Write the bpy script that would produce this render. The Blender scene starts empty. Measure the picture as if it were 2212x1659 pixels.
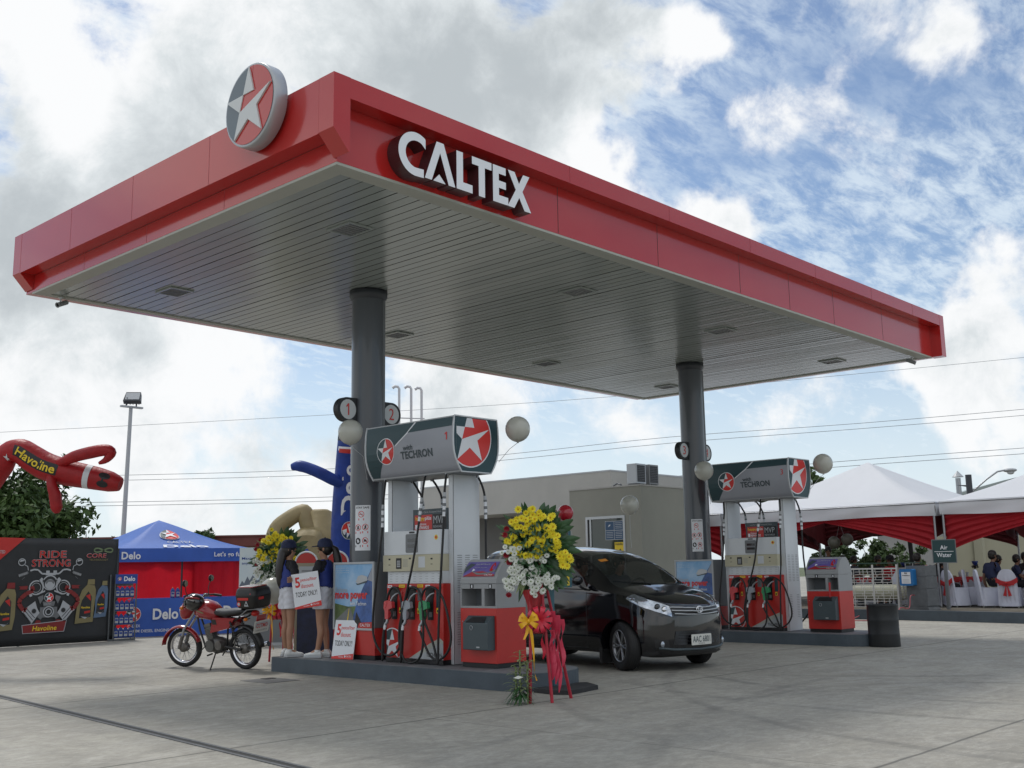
import bpy, math, random
from mathutils import Vector, Matrix
random.seed(7)
sc = bpy.context.scene
COL = sc.collection
R = math.radians
# ------------------------------------------------------------------ camera
cam_d = bpy.data.cameras.new('camera'); cam = bpy.data.objects.new('camera', cam_d); COL.objects.link(cam)
yaw, pitch, roll = 0.8215, 0.1716, -0.0166
fwd = Vector((math.sin(yaw)*math.cos(pitch), math.cos(yaw)*math.cos(pitch), math.sin(pitch)))
rgt = Vector((math.cos(yaw), -math.sin(yaw), 0)); upv = rgt.cross(fwd)
r2 = math.cos(roll)*rgt + math.sin(roll)*upv; u2 = -math.sin(roll)*rgt + math.cos(roll)*upv
m = Matrix((r2, u2, -fwd)).transposed().to_4x4(); m.translation = Vector((-5.892, -7.722, 1.30))
cam.matrix_world = m
cam_d.sensor_width = 36; cam_d.lens = 2329.6/2212*36; cam_d.clip_start = .05; cam_d.clip_end = 3000
sc.camera = cam
sc.view_settings.view_transform = 'Standard'; sc.view_settings.look = 'None'
sc.view_settings.exposure = 0.17; sc.view_settings.gamma = 1
# ------------------------------------------------------------------ sky
SUN_EL, SUN_AZ = 58, 15      # degrees, azimuth from +Y towards +X
w = bpy.data.worlds.new('World'); sc.world = w; w.use_nodes = True
nt = w.node_tree; N = nt.nodes; L = nt.links
N.clear()
def nd(t, **kw):
    n = N.new(t)
    for k, v in kw.items(): setattr(n, k, v)
    return n
def mth(op, a, b=None, c=None, clamp=False):
    n = nd('ShaderNodeMath', operation=op, use_clamp=clamp)
    for i, v in enumerate((a, b, c)):
        if v is None: continue
        if isinstance(v, (int, float)): n.inputs[i].default_value = v
        else: L.new(v, n.inputs[i])
    return n.outputs[0]
tc = nd('ShaderNodeTexCoord')
nrm = nd('ShaderNodeVectorMath', operation='NORMALIZE'); L.new(tc.outputs['Generated'], nrm.inputs[0])
dirv = nrm.outputs[0]
sep = nd('ShaderNodeSeparateXYZ'); L.new(dirv, sep.inputs[0])
zc = mth('ADD', mth('MAXIMUM', sep.outputs[2], 0.0), 0.22)
cmb = nd('ShaderNodeCombineXYZ')
L.new(mth('DIVIDE', sep.outputs[0], zc), cmb.inputs[0]); L.new(mth('DIVIDE', sep.outputs[1], zc), cmb.inputs[1])
def noise(vec, scale, detail=6, rough=.6, dist=0, off=0, sx=1, sy=1, rot=0):
    mp = nd('ShaderNodeMapping'); mp.inputs['Location'].default_value = (off, off*.7, off*.3)
    mp.inputs['Scale'].default_value = (sx, sy, 1); mp.inputs['Rotation'].default_value = (0, 0, rot)
    L.new(vec, mp.inputs[0])
    n = nd('ShaderNodeTexNoise'); L.new(mp.outputs[0], n.inputs['Vector'])
    n.inputs['Scale'].default_value = scale; n.inputs['Detail'].default_value = detail
    n.inputs['Roughness'].default_value = rough; n.inputs['Distortion'].default_value = dist
    return n.outputs['Fac']
def smooth(v, a, b):
    n = nd('ShaderNodeMapRange', interpolation_type='SMOOTHSTEP'); L.new(v, n.inputs[0])
    n.inputs[1].default_value = a; n.inputs[2].default_value = b
    return n.outputs[0]
# clumps of cloud: (direction, angular radius deg, weight).  Directions are world azimuth (from +Y to +X) and elevation
def blob(az, el, rad, wgt):
    d = (math.sin(R(az))*math.cos(R(el)), math.cos(R(az))*math.cos(R(el)), math.sin(R(el)))
    n = nd('ShaderNodeVectorMath', operation='DISTANCE'); L.new(warp, n.inputs[0]); n.inputs[1].default_value = d
    return mth('MULTIPLY', smooth(n.outputs['Value'], 2*math.sin(R(rad)/2), 0.0), wgt)
def blobs(lst, base):
    acc = None
    for b in lst:
        v = blob(*b)
        acc = v if acc is None else mth('ADD', acc, v)
    return mth('ADD', acc, base)
# warped direction gives ragged outlines
wn = nd('ShaderNodeTexNoise'); L.new(dirv, wn.inputs['Vector']); wn.inputs['Scale'].default_value = 7; wn.inputs['Detail'].default_value = 5
wv = nd('ShaderNodeVectorMath', operation='SUBTRACT'); L.new(wn.outputs['Color'], wv.inputs[0]); wv.inputs[1].default_value = (.5, .5, .5)
ws = nd('ShaderNodeVectorMath', operation='SCALE'); L.new(wv.outputs[0], ws.inputs[0]); ws.inputs['Scale'].default_value = .16
wa = nd('ShaderNodeVectorMath', operation='ADD'); L.new(dirv, wa.inputs[0]); L.new(ws.outputs[0], wa.inputs[1])
warp = wa.outputs[0]
SKYBLOBS = [
(23.6, 24.5, 12.9, 1.00), (27.4, 17.7, 11.7, 0.80), (36.8, 27.9, 10.8, 1.00), (45.9, 26.8, 10.1, 1.00), (50.5, 22.6, 7.1, 0.80), (54.3, 20.7, 4.6, 0.75), (53.3, 27.9, 6.1, 0.80), (57.2, 27.6, 3.4, 0.80), (58.7, 18.5, 3.4, 0.45), (60.9, 22.1, 3.4, 0.50), (56.4, 16.1, 5.2, 0.80), (59.7, 18.0, 3.7, 0.50), (61.9, 14.7, 2.5, 0.50), (68.0, 26.4, 4.0, 0.60), (70.9, 26.1, 3.4, 0.45), (73.5, 23.7, 2.8, 0.80), (64.8, 23.0, 2.5, 0.35), (71.9, 12.8, 4.6, 0.85), (68.2, 9.5, 4.0, 0.80), (71.5, 8.1, 4.6, 0.85), (62.5, 8.5, 4.3, 0.60), (23.3, 10.1, 9.2, 0.80), (31.1, 9.2, 7.7, 0.75), (29.0, 4.5, 3.7, 0.60), (32.0, 2.9, 3.4, 0.60), (44.4, 8.6, 8.0, 0.80), (53.0, 7.2, 4.6, 0.50), (22.9, 3.8, 3.1, 0.50), (70.2, 5.3, 3.1, 0.50), (39.5, 3.3, 6.1, 0.50),
(227, 35, 75, .9), (150, 40, 45, .7), (-40, 30, 55, .8), (0, 90, 45, .6),
]
GREY = [
(24.1, 15.6, 8.0, 0.75), (30.7, 22.1, 7.7, 0.35), (42.0, 25.4, 8.0, 0.75), (51.2, 28.0, 8.6, 0.80), (48.4, 21.4, 4.9, 0.35), (21.7, 19.9, 4.9, 0.30), (28.8, 11.5, 3.7, 0.40), (44.4, 6.9, 6.1, 0.30), (34.7, 8.1, 4.9, 0.30), (70.6, 10.2, 1.8, 0.30), (22.2, 25.2, 2.8, -0.80), (23.1, 22.7, 3.4, -0.40), (44.6, 27.0, 2.5, -0.50), (53.1, 21.7, 5.5, -0.60), (57.2, 27.6, 2.8, -0.80), (54.7, 18.1, 4.6, -0.50),
(227, 30, 60, .2), (0, 85, 50, .5),
]
dens = mth('ADD', blobs(SKYBLOBS, -0.42), mth('MULTIPLY', smooth(sep.outputs[2], .30, .12), .22))
fb = noise(dirv, 6.5, 9, .62, .3)
fb2 = noise(dirv, 17, 7, .62, .2, 3)
dens = mth('ADD', dens, mth('MULTIPLY', mth('SUBTRACT', fb, .5), 2.2))
dens = mth('ADD', dens, mth('MULTIPLY', mth('SUBTRACT', fb2, .5), .85))
alpha = smooth(dens, -.10, .36)
# thin rippled veil
rip = noise(cmb.outputs[0], 11, 8, .66, .25, 1.3, 1, 2.0, .5)
rip2 = noise(cmb.outputs[0], 1.6, 3, .5, 0, 4.1)
veil = mth('MULTIPLY', smooth(rip, .34, .68), smooth(rip2, .2, .52))
veil = mth('MULTIPLY', veil, .74)
hz = smooth(sep.outputs[2], .30, .0)         # whitish towards the horizon
veil = mth('MAXIMUM', veil, mth('MULTIPLY', hz, .82))
# cloud shading
gr = blobs(GREY, -0.1)
sh = mth('ADD', gr, mth('MULTIPLY', mth('SUBTRACT', noise(dirv, 5, 7, .6, .3, 7.7), .5), 1.5))
sh = mth('ADD', sh, mth('MULTIPLY', mth('SUBTRACT', noise(dirv, 13, 9, .68, .3, 2.2), .5), 1.3))
sh = mth('ADD', sh, mth('MULTIPLY', smooth(dens, .2, 1.1), .22))
shf = smooth(sh, -.15, .95)
cr = nd('ShaderNodeValToRGB'); L.new(shf, cr.inputs[0])
cr.color_ramp.elements[0].color = (8.6, 8.7, 8.8, 1); cr.color_ramp.elements[0].position = 0
cr.color_ramp.elements[1].color = (4.5, 4.9, 5.15, 1); cr.color_ramp.elements[1].position = 1
e = cr.color_ramp.elements.new(.4); e.color = (6.6, 7.0, 7.2, 1)
sky = nd('ShaderNodeTexSky', sky_type='NISHITA', sun_disc=False, sun_elevation=R(SUN_EL), sun_rotation=R(SUN_AZ))
sky.air_density = 1.0; sky.dust_density = .6; sky.ozone_density = 2.0
skm = nd('ShaderNodeVectorMath', operation='SCALE'); L.new(sky.outputs[0], skm.inputs[0]); skm.inputs['Scale'].default_value = 1.0
def mixc(f, a, b):
    n = nd('ShaderNodeMix', data_type='RGBA'); L.new(f, n.inputs[0])
    for i, v in ((6, a), (7, b)):
        if isinstance(v, tuple): n.inputs[i].default_value = v
        else: L.new(v, n.inputs[i])
    return n.outputs[2]
c1 = mixc(veil, skm.outputs[0], (7.0, 7.9, 8.6, 1))
c2 = mixc(alpha, c1, cr.outputs[0])
c3 = mixc(smooth(sep.outputs[2], 0.0, -.02), c2, (2.2, 2.2, 2.1, 1))   # below the horizon
bg = nd('ShaderNodeBackground'); L.new(c3, bg.inputs[0]); bg.inputs[1].default_value = .1
wo = nd('ShaderNodeOutputWorld'); L.new(bg.outputs[0], wo.inputs[0])
# ------------------------------------------------------------------ sun, behind thin cloud
sd = bpy.data.lights.new('sun', 'SUN'); sd.energy = 1.7; sd.angle = R(11); sd.color = (1, .96, .9)
so = bpy.data.objects.new('sun', sd); COL.objects.link(so)
sv = Vector((math.sin(R(SUN_AZ))*math.cos(R(SUN_EL)), math.cos(R(SUN_AZ))*math.cos(R(SUN_EL)), math.sin(R(SUN_EL))))
so.rotation_euler = sv.to_track_quat('Z', 'Y').to_euler(); so.location = (0, 0, 30)
# ------------------------------------------------------------------ helpers
def V(*a): return Vector(a)
def mat(name, col, rough=.6, metal=0, var=0, vs=3, bump=0, bs=40, spec=.5, coat=0, trans=0, alpha=1, emit=0, stretch=None, col2=None, tl=0):
    m = bpy.data.materials.new(name); m.use_nodes = True; t = m.node_tree; p = t.nodes['Principled BSDF']
    p.inputs['Base Color'].default_value = (*col, 1); p.inputs['Roughness'].default_value = rough
    p.inputs['Metallic'].default_value = metal; p.inputs['Specular IOR Level'].default_value = spec
    p.inputs['Coat Weight'].default_value = coat; p.inputs['Coat Roughness'].default_value = .06
    p.inputs['Transmission Weight'].default_value = trans; p.inputs['Alpha'].default_value = alpha
    if emit: p.inputs['Emission Color'].default_value = (*col, 1); p.inputs['Emission Strength'].default_value = emit
    tcn = t.nodes.new('ShaderNodeTexCoord'); src = tcn.outputs['Object']
    if stretch:
        mp = t.nodes.new('ShaderNodeMapping'); mp.inputs['Scale'].default_value = stretch; t.links.new(src, mp.inputs[0]); src = mp.outputs[0]
    if var or col2:
        n = t.nodes.new('ShaderNodeTexNoise'); n.inputs['Scale'].default_value = vs; n.inputs['Detail'].default_value = 8; n.inputs['Roughness'].default_value = .65
        t.links.new(src, n.inputs['Vector'])
        r = t.nodes.new('ShaderNodeMapRange'); r.inputs[1].default_value = .32; r.inputs[2].default_value = .68; t.links.new(n.outputs['Fac'], r.inputs[0])
        x = t.nodes.new('ShaderNodeMix'); x.data_type = 'RGBA'; t.links.new(r.outputs[0], x.inputs[0])
        if col2: a, b = col, col2
        else: a = tuple(c*(1-var) for c in col); b = tuple(min(1, c*(1+var)) for c in col)
        x.inputs[6].default_value = (*a, 1); x.inputs[7].default_value = (*b, 1)
        t.links.new(x.outputs[2], p.inputs['Base Color'])
    if bump:
        n = t.nodes.new('ShaderNodeTexNoise'); n.inputs['Scale'].default_value = bs; n.inputs['Detail'].default_value = 5
        t.links.new(src, n.inputs['Vector'])
        b = t.nodes.new('ShaderNodeBump'); b.inputs['Strength'].default_value = bump; b.inputs['Distance'].default_value = .02
        t.links.new(n.outputs['Fac'], b.inputs['Height']); t.links.new(b.outputs[0], p.inputs['Normal'])
    if tl:
        tr = t.nodes.new('ShaderNodeBsdfTranslucent'); mxs = t.nodes.new('ShaderNodeMixShader'); mxs.inputs[0].default_value = tl; out = t.nodes['Material Output']
        lk = p.inputs['Base Color'].links
        if lk: t.links.new(lk[0].from_socket, tr.inputs['Color'])
        else: tr.inputs['Color'].default_value = (*col, 1)
        t.links.new(p.outputs[0], mxs.inputs[1]); t.links.new(tr.outputs[0], mxs.inputs[2]); t.links.new(mxs.outputs[0], out.inputs['Surface'])
    return m
M = {}
def mk(k, *a, **kw): M[k] = mat(k, *a, **kw); return k
def wloc(o):
    v = V(0, 0, 0)
    while o is not None: v += o.location; o = o.parent
    return v
def props(o, label=None, cat=None, group=None, kind=None):
    if label: o['label'] = label
    if cat: o['category'] = cat
    if group: o['group'] = group
    if kind: o['kind'] = kind
    return o
def thing(name, label, cat, loc=(0, 0, 0), rotz=0, group=None):
    o = bpy.data.objects.new(name, None); COL.objects.link(o); o.location = loc; o.rotation_euler = (0, 0, rotz); o.empty_display_size = .2
    return props(o, label, cat, group)
_tx = {}
def text_geo(s, bold=0):
    if (s, bold) in _tx: return _tx[(s, bold)]
    if s == '1': return ([(.55, 0), (.95, 0), (.95, 1), (.55, 1), (.05, .80), (.05, .64), (.55, .80)], [(0, 1, 2, 3, 6), (3, 4, 5, 6)], .45)
    c = bpy.data.curves.new('t', 'FONT'); c.body = s; c.offset = bold; c.resolution_u = 3; c.space_character = 1 + bold*1.2
    o = bpy.data.objects.new('t', c); COL.objects.link(o)
    me = o.to_mesh()
    vs = [v.co.copy() for v in me.vertices]; fs = [tuple(p.vertices) for p in me.polygons]
    o.to_mesh_clear(); bpy.data.objects.remove(o); bpy.data.curves.remove(c)
    x0 = min(v.x for v in vs); x1 = max(v.x for v in vs); y0 = min(v.y for v in vs); y1 = max(v.y for v in vs)
    vs = [((v.x-x0)/max(1e-6, x1-x0), (v.y-y0)/max(1e-6, y1-y0)) for v in vs]
    _tx[(s, bold)] = (vs, fs, (x1-x0)/(y1-y0)); return _tx[(s, bold)]
class MB:
    def __init__(s, mats=('white',)):
        s.v = []; s.f = []; s.m = []; s.sm = []; s.mats = [mats] if isinstance(mats, str) else list(mats); s.T = None
    def mi(s, m):
        if m is None: return 0
        if m not in s.mats: s.mats.append(m)
        return s.mats.index(m)
    def add(s, vs, fs, m=None, smooth=False):
        k = len(s.v); i = s.mi(m)
        s.v += [(s.T @ Vector(v)) if s.T is not None else Vector(v) for v in vs]
        for f in fs: s.f.append(tuple(a+k for a in f)); s.m.append(i); s.sm.append(smooth)
    def box(s, x0, x1, y0, y1, z0, z1, m=None):
        s.add([(x0, y0, z0), (x1, y0, z0), (x1, y1, z0), (x0, y1, z0), (x0, y0, z1), (x1, y0, z1), (x1, y1, z1), (x0, y1, z1)],
              [(0, 3, 2, 1), (4, 5, 6, 7), (0, 1, 5, 4), (1, 2, 6, 5), (2, 3, 7, 6), (3, 0, 4, 7)], m); return s
    def prism(s, pts, u, v, o, n, m=None, side=None, smooth=False):
        """2-D outline pts in the plane (u, v) through o, extruded by vector n"""
        u, v, o, n = map(Vector, (u, v, o, n)); k = len(pts)
        a = [o + u*p[0] + v*p[1] for p in pts]; b = [q + n for q in a]
        s.add(a+b, [tuple(range(k)), tuple(range(2*k-1, k-1, -1))], m)
        s.add(a+b, [(i, i+k, (i+1) % k+k, (i+1) % k) for i in range(k)], side or m, smooth); return s
    def flat(s, pts, u, v, o, m=None):
        if len(pts) < 3: return
        u, v, o = map(Vector, (u, v, o)); s.add([o+u*p[0]+v*p[1] for p in pts], [tuple(range(len(pts)))], m); return s
    def tube(s, path, r, n=8, m=None, cap=True, flatten=None):
        path = [Vector(p) for p in path]; k = len(path)
        rs = r if isinstance(r, (list, tuple)) else [r]*k
        rings = []; prev = None
        for i, p in enumerate(path):
            t = (path[min(i+1, k-1)]-path[max(i-1, 0)]).normalized()
            if prev is None:
                a = V(0, 0, 1) if abs(t.z) < .9 else V(1, 0, 0); x = t.cross(a).normalized()
            else:
                x = prev - t*prev.dot(t); x = x.normalized() if x.length > 1e-6 else t.orthogonal().normalized()
            prev = x; y = t.cross(x)
            if flatten: rr = (rs[i], rs[i]*flatten)
            else: rr = (rs[i], rs[i])
            rings.append([p + x*math.cos(2*math.pi*j/n)*rr[0] + y*math.sin(2*math.pi*j/n)*rr[1] for j in range(n)])
        vs = [q for g in rings for q in g]; fs = []
        for i in range(k-1):
            for j in range(n): fs.append((i*n+j, i*n+(j+1) % n, (i+1)*n+(j+1) % n, (i+1)*n+j))
        s.add(vs, fs, m, True)
        if cap: s.add(vs, [tuple(range(n-1, -1, -1)), tuple(range((k-1)*n, k*n))], m)
        return s
    def lathe(s, prof, c=(0, 0, 0), n=24, m=None, ax='z', cap=True):
        vs = []; k = len(prof)
        for r, h in prof:
            for j in range(n):
                a = 2*math.pi*j/n; x, y = r*math.cos(a), r*math.sin(a)
                q = {'z': (x, y, h), 'x': (h, x, y), 'y': (y, h, x)}[ax]; vs.append((q[0]+c[0], q[1]+c[1], q[2]+c[2]))
        fs = [(i*n+j, i*n+(j+1) % n, (i+1)*n+(j+1) % n, (i+1)*n+j) for i in range(k-1) for j in range(n)]
        s.add(vs, fs, m, True)
        if not cap: return s
        if prof[0][0] > 1e-4: s.add(vs, [tuple(range(n-1, -1, -1))], m)
        if prof[-1][0] > 1e-4: s.add(vs, [tuple(range((k-1)*n, k*n))], m)
        return s
    def ball(s, c, r, n=16, m=None):
        r = r if isinstance(r, (tuple, list)) else (r, r, r); k = n//2; vs = []; fs = []
        for i in range(k+1):
            a = math.pi*i/k
            for j in range(n):
                b = 2*math.pi*j/n; vs.append((c[0]+r[0]*math.sin(a)*math.cos(b), c[1]+r[1]*math.sin(a)*math.sin(b), c[2]+r[2]*math.cos(a)))
        for i in range(k):
            for j in range(n): fs.append((i*n+j, (i+1)*n+j, (i+1)*n+(j+1) % n, i*n+(j+1) % n))
        s.add(vs, fs, m, True); return s
    def grid(s, fn, nu, nv, m=None, smooth=True, thick=0):
        vs = [fn(i/nu, j/nv) for i in range(nu+1) for j in range(nv+1)]
        fs = [(i*(nv+1)+j, (i+1)*(nv+1)+j, (i+1)*(nv+1)+j+1, i*(nv+1)+j+1) for i in range(nu) for j in range(nv)]
        s.add(vs, fs, m, smooth); return s
    def text(s, txt, u, v, o, x, y, wd, h, m=None, bold=0, shear=0, n=(0, 0, 0)):
        """text fitted to the box x..x+wd, y..y+h of the plane (u, v) at o"""
        vs, fs, asp = text_geo(txt, bold); u, v, o, n = map(Vector, (u, v, o, n))
        s.add([o + u*(x+a*wd+shear*b*h) + v*(y+b*h) + n for a, b in vs], fs, m); return s
    def build(s, name, parent=None, world=True, smooth=None, bevel=0, solid=0, label=None):
        o_ = wloc(parent) if (parent is not None and world) else V(0, 0, 0)
        me = bpy.data.meshes.new(name); me.from_pydata([tuple(p-o_) for p in s.v], [], s.f)
        for k in s.mats: me.materials.append(M[k])
        me.polygons.foreach_set('material_index', s.m)
        me.polygons.foreach_set('use_smooth', s.sm if smooth is None else [smooth]*len(s.f)); me.update()
        o = bpy.data.objects.new(name, me); COL.objects.link(o)
        if parent is not None: o.parent = parent
        if bevel:
            b = o.modifiers.new('bevel', 'BEVEL'); b.width = bevel; b.segments = 2; b.limit_method = 'ANGLE'; b.angle_limit = R(40)
        if solid:
            b = o.modifiers.new('solid', 'SOLIDIFY'); b.thickness = solid; b.offset = 0
        if label: o['label'] = label
        return o
def weld(o, dist=.0005):
    b = o.modifiers.new('weld', 'WELD'); b.merge_threshold = dist; o.modifiers.move(len(o.modifiers)-1, 0)
def copy_tree(o, parent=None):
    c = o.copy(); COL.objects.link(c)
    if parent is not None: c.parent = parent
    for ch in list(o.children): copy_tree(ch, c)
    return c
def top(o, label, cat, group=None): return props(o, label, cat, group)
def circ(r=1, n=32, a0=0, a1=2*math.pi, cx=0, cy=0, closed=False):
    k = n if abs(a1-a0) > 6.28 else n+1
    return [(cx+r*math.cos(a0+(a1-a0)*i/n), cy+r*math.sin(a0+(a1-a0)*i/n)) for i in range(k)]
def rrect(w_, h_, r, n=5, cx=0, cy=0):
    p = []
    for qx, qy, a in ((w_/2-r, h_/2-r, 0), (-w_/2+r, h_/2-r, 90), (-w_/2+r, -h_/2+r, 180), (w_/2-r, -h_/2+r, 270)):
        p += [(cx+qx+r*math.cos(R(a+90*i/n)), cy+qy+r*math.sin(R(a+90*i/n))) for i in range(n+1)]
    return p
def clip2(pts, ax, val, sgn):
    out = []
    for i, p in enumerate(pts):
        a = pts[i-1]; ia = (a[ax]-val)*sgn >= 0; ip = (p[ax]-val)*sgn >= 0
        if ia != ip:
            t_ = (val-a[ax])/(p[ax]-a[ax]); out.append((a[0]+(p[0]-a[0])*t_, a[1]+(p[1]-a[1])*t_))
        if ip: out.append(p)
    return out
def star_emblem(b, u, v, o, r, n, rim='white', dark='teal', red='signred', white='white', raised=0, rimw=.07, clipx=None):
    """round two-colour disc with a white star; u, v unit axes, n unit normal"""
    u, v, o, n = map(Vector, (u, v, o, n)); e = .0022 if not raised else raised*.4
    q = (lambda pts: pts if clipx is None else clip2(clip2(pts, 0, clipx[0], 1), 1, clipx[1], -1))
    b.flat(q(circ(r, 40)), u, v, o, rim)
    ri = r*(1-rimw); P = lambda k, rr: (rr*math.cos(R(90+72*k)), rr*math.sin(R(90+72*k)))
    I = lambda k, rr: (rr*math.cos(R(126+72*k)), rr*math.sin(R(126+72*k)))
    a1 = 90; a2 = 234
    dk = [(ri*math.cos(R(t)), ri*math.sin(R(t))) for t in range(a1, a2+1, 8)]
    rd = [(ri*math.cos(R(t)), ri*math.sin(R(t))) for t in range(a2, a1+361, 8)]
    b.flat(q(dk), u, v, o+n*e, dark); 
    b.flat(q([(0, 0)]+rd), u, v, o+n*e*1.0, red)
    b.flat(q([(0, 0), (ri*math.cos(R(a1+360-8)), ri*math.sin(R(a1+360-8))), (0, ri)]), u, v, o+n*e*1.15, red)
    S = ri*.98; s_ = S*.385; h = o+n*(e*2 if not raised else raised)
    T0, T1, T2, T3, T4 = [P(k, S) for k in range(5)]; I0, I1, I2, I3, I4 = [I(k, s_) for k in range(5)]
    def pc(pts):
        if raised:
            cen = (sum(p[0] for p in pts)/len(pts), sum(p[1] for p in pts)/len(pts))
            b.prism(q(pts), u, v, h, -n*raised*.8, white)
        else: b.flat(q(pts), u, v, h, white)
    b.flat(q([I0, I4, T4, I1]), u, v, o+n*e*1.6, red)      # the red wedge across the star
    pc([T0, I0, I4]); pc([T1, I1, I0]); pc([T4, I3, T3, I2, T2, I1])
# ------------------------------------------------------------------ materials
mk('red', (.46, .020, .018), .16, coat=.4, bump=.05, bs=1.3, var=.05, vs=.6)
mk('reddark', (.34, .014, .022), .4)
mk('signred', (.66, .035, .03), .4); mk('teal', (.012, .05, .062), .4); mk('white', (.74, .76, .8), .4)
mk('letterwhite', (.80, .82, .86), .35)
mk('lettered_side', (.07, .022, .026), .35)
mk('panelgrey', (.30, .32, .37), .38, var=.03, vs=2); mk('silver', (.45, .47, .49), .38, metal=.35)
mk('soffit', (.33, .365, .345), .20, var=.06, vs=1.2, spec=.8, stretch=(6, .3, 1)); mk('soffit_gap', (.03, .03, .028), .8)
mk('trim', (.42, .43, .38), .5, var=.05, vs=2)
mk('column', (.085, .095, .11), .28, coat=.3, var=.12, vs=2, stretch=(1, 1, .2)); mk('columndark', (.04, .045, .055), .4)
mk('black', (.012, .012, .014), .45); mk('rubber', (.014, .014, .015), .55); mk('blackgloss', (.01, .01, .012), .12, coat=1)
mk('glass', (.02, .025, .028), .05, spec=.8); mk('chrome', (.7, .7, .72), .15, metal=1); mk('steel', (.35, .36, .38), .35, metal=.8)
mk('emblemdark', (.07, .11, .14), .3, coat=.3); mk('facewhite', (.62, .64, .64), .4); mk('grey', (.25, .26, .27), .5); mk('greymid', (.16, .17, .18), .45, var=.05); mk('lightgrey', (.42, .44, .46), .45)
mk('whitepaint', (.62, .65, .68), .38, var=.03, vs=2); mk('cream', (.50, .47, .34), .5); mk('yellow', (.78, .56, .03), .5)
mk('slate', (.055, .075, .085), .5, var=.08, vs=4); mk('redpaint', (.50, .025, .02), .35, var=.06, vs=3)
mk('green', (.02, .22, .09), .4); mk('bluegrey', (.12, .15, .2), .4)
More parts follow.
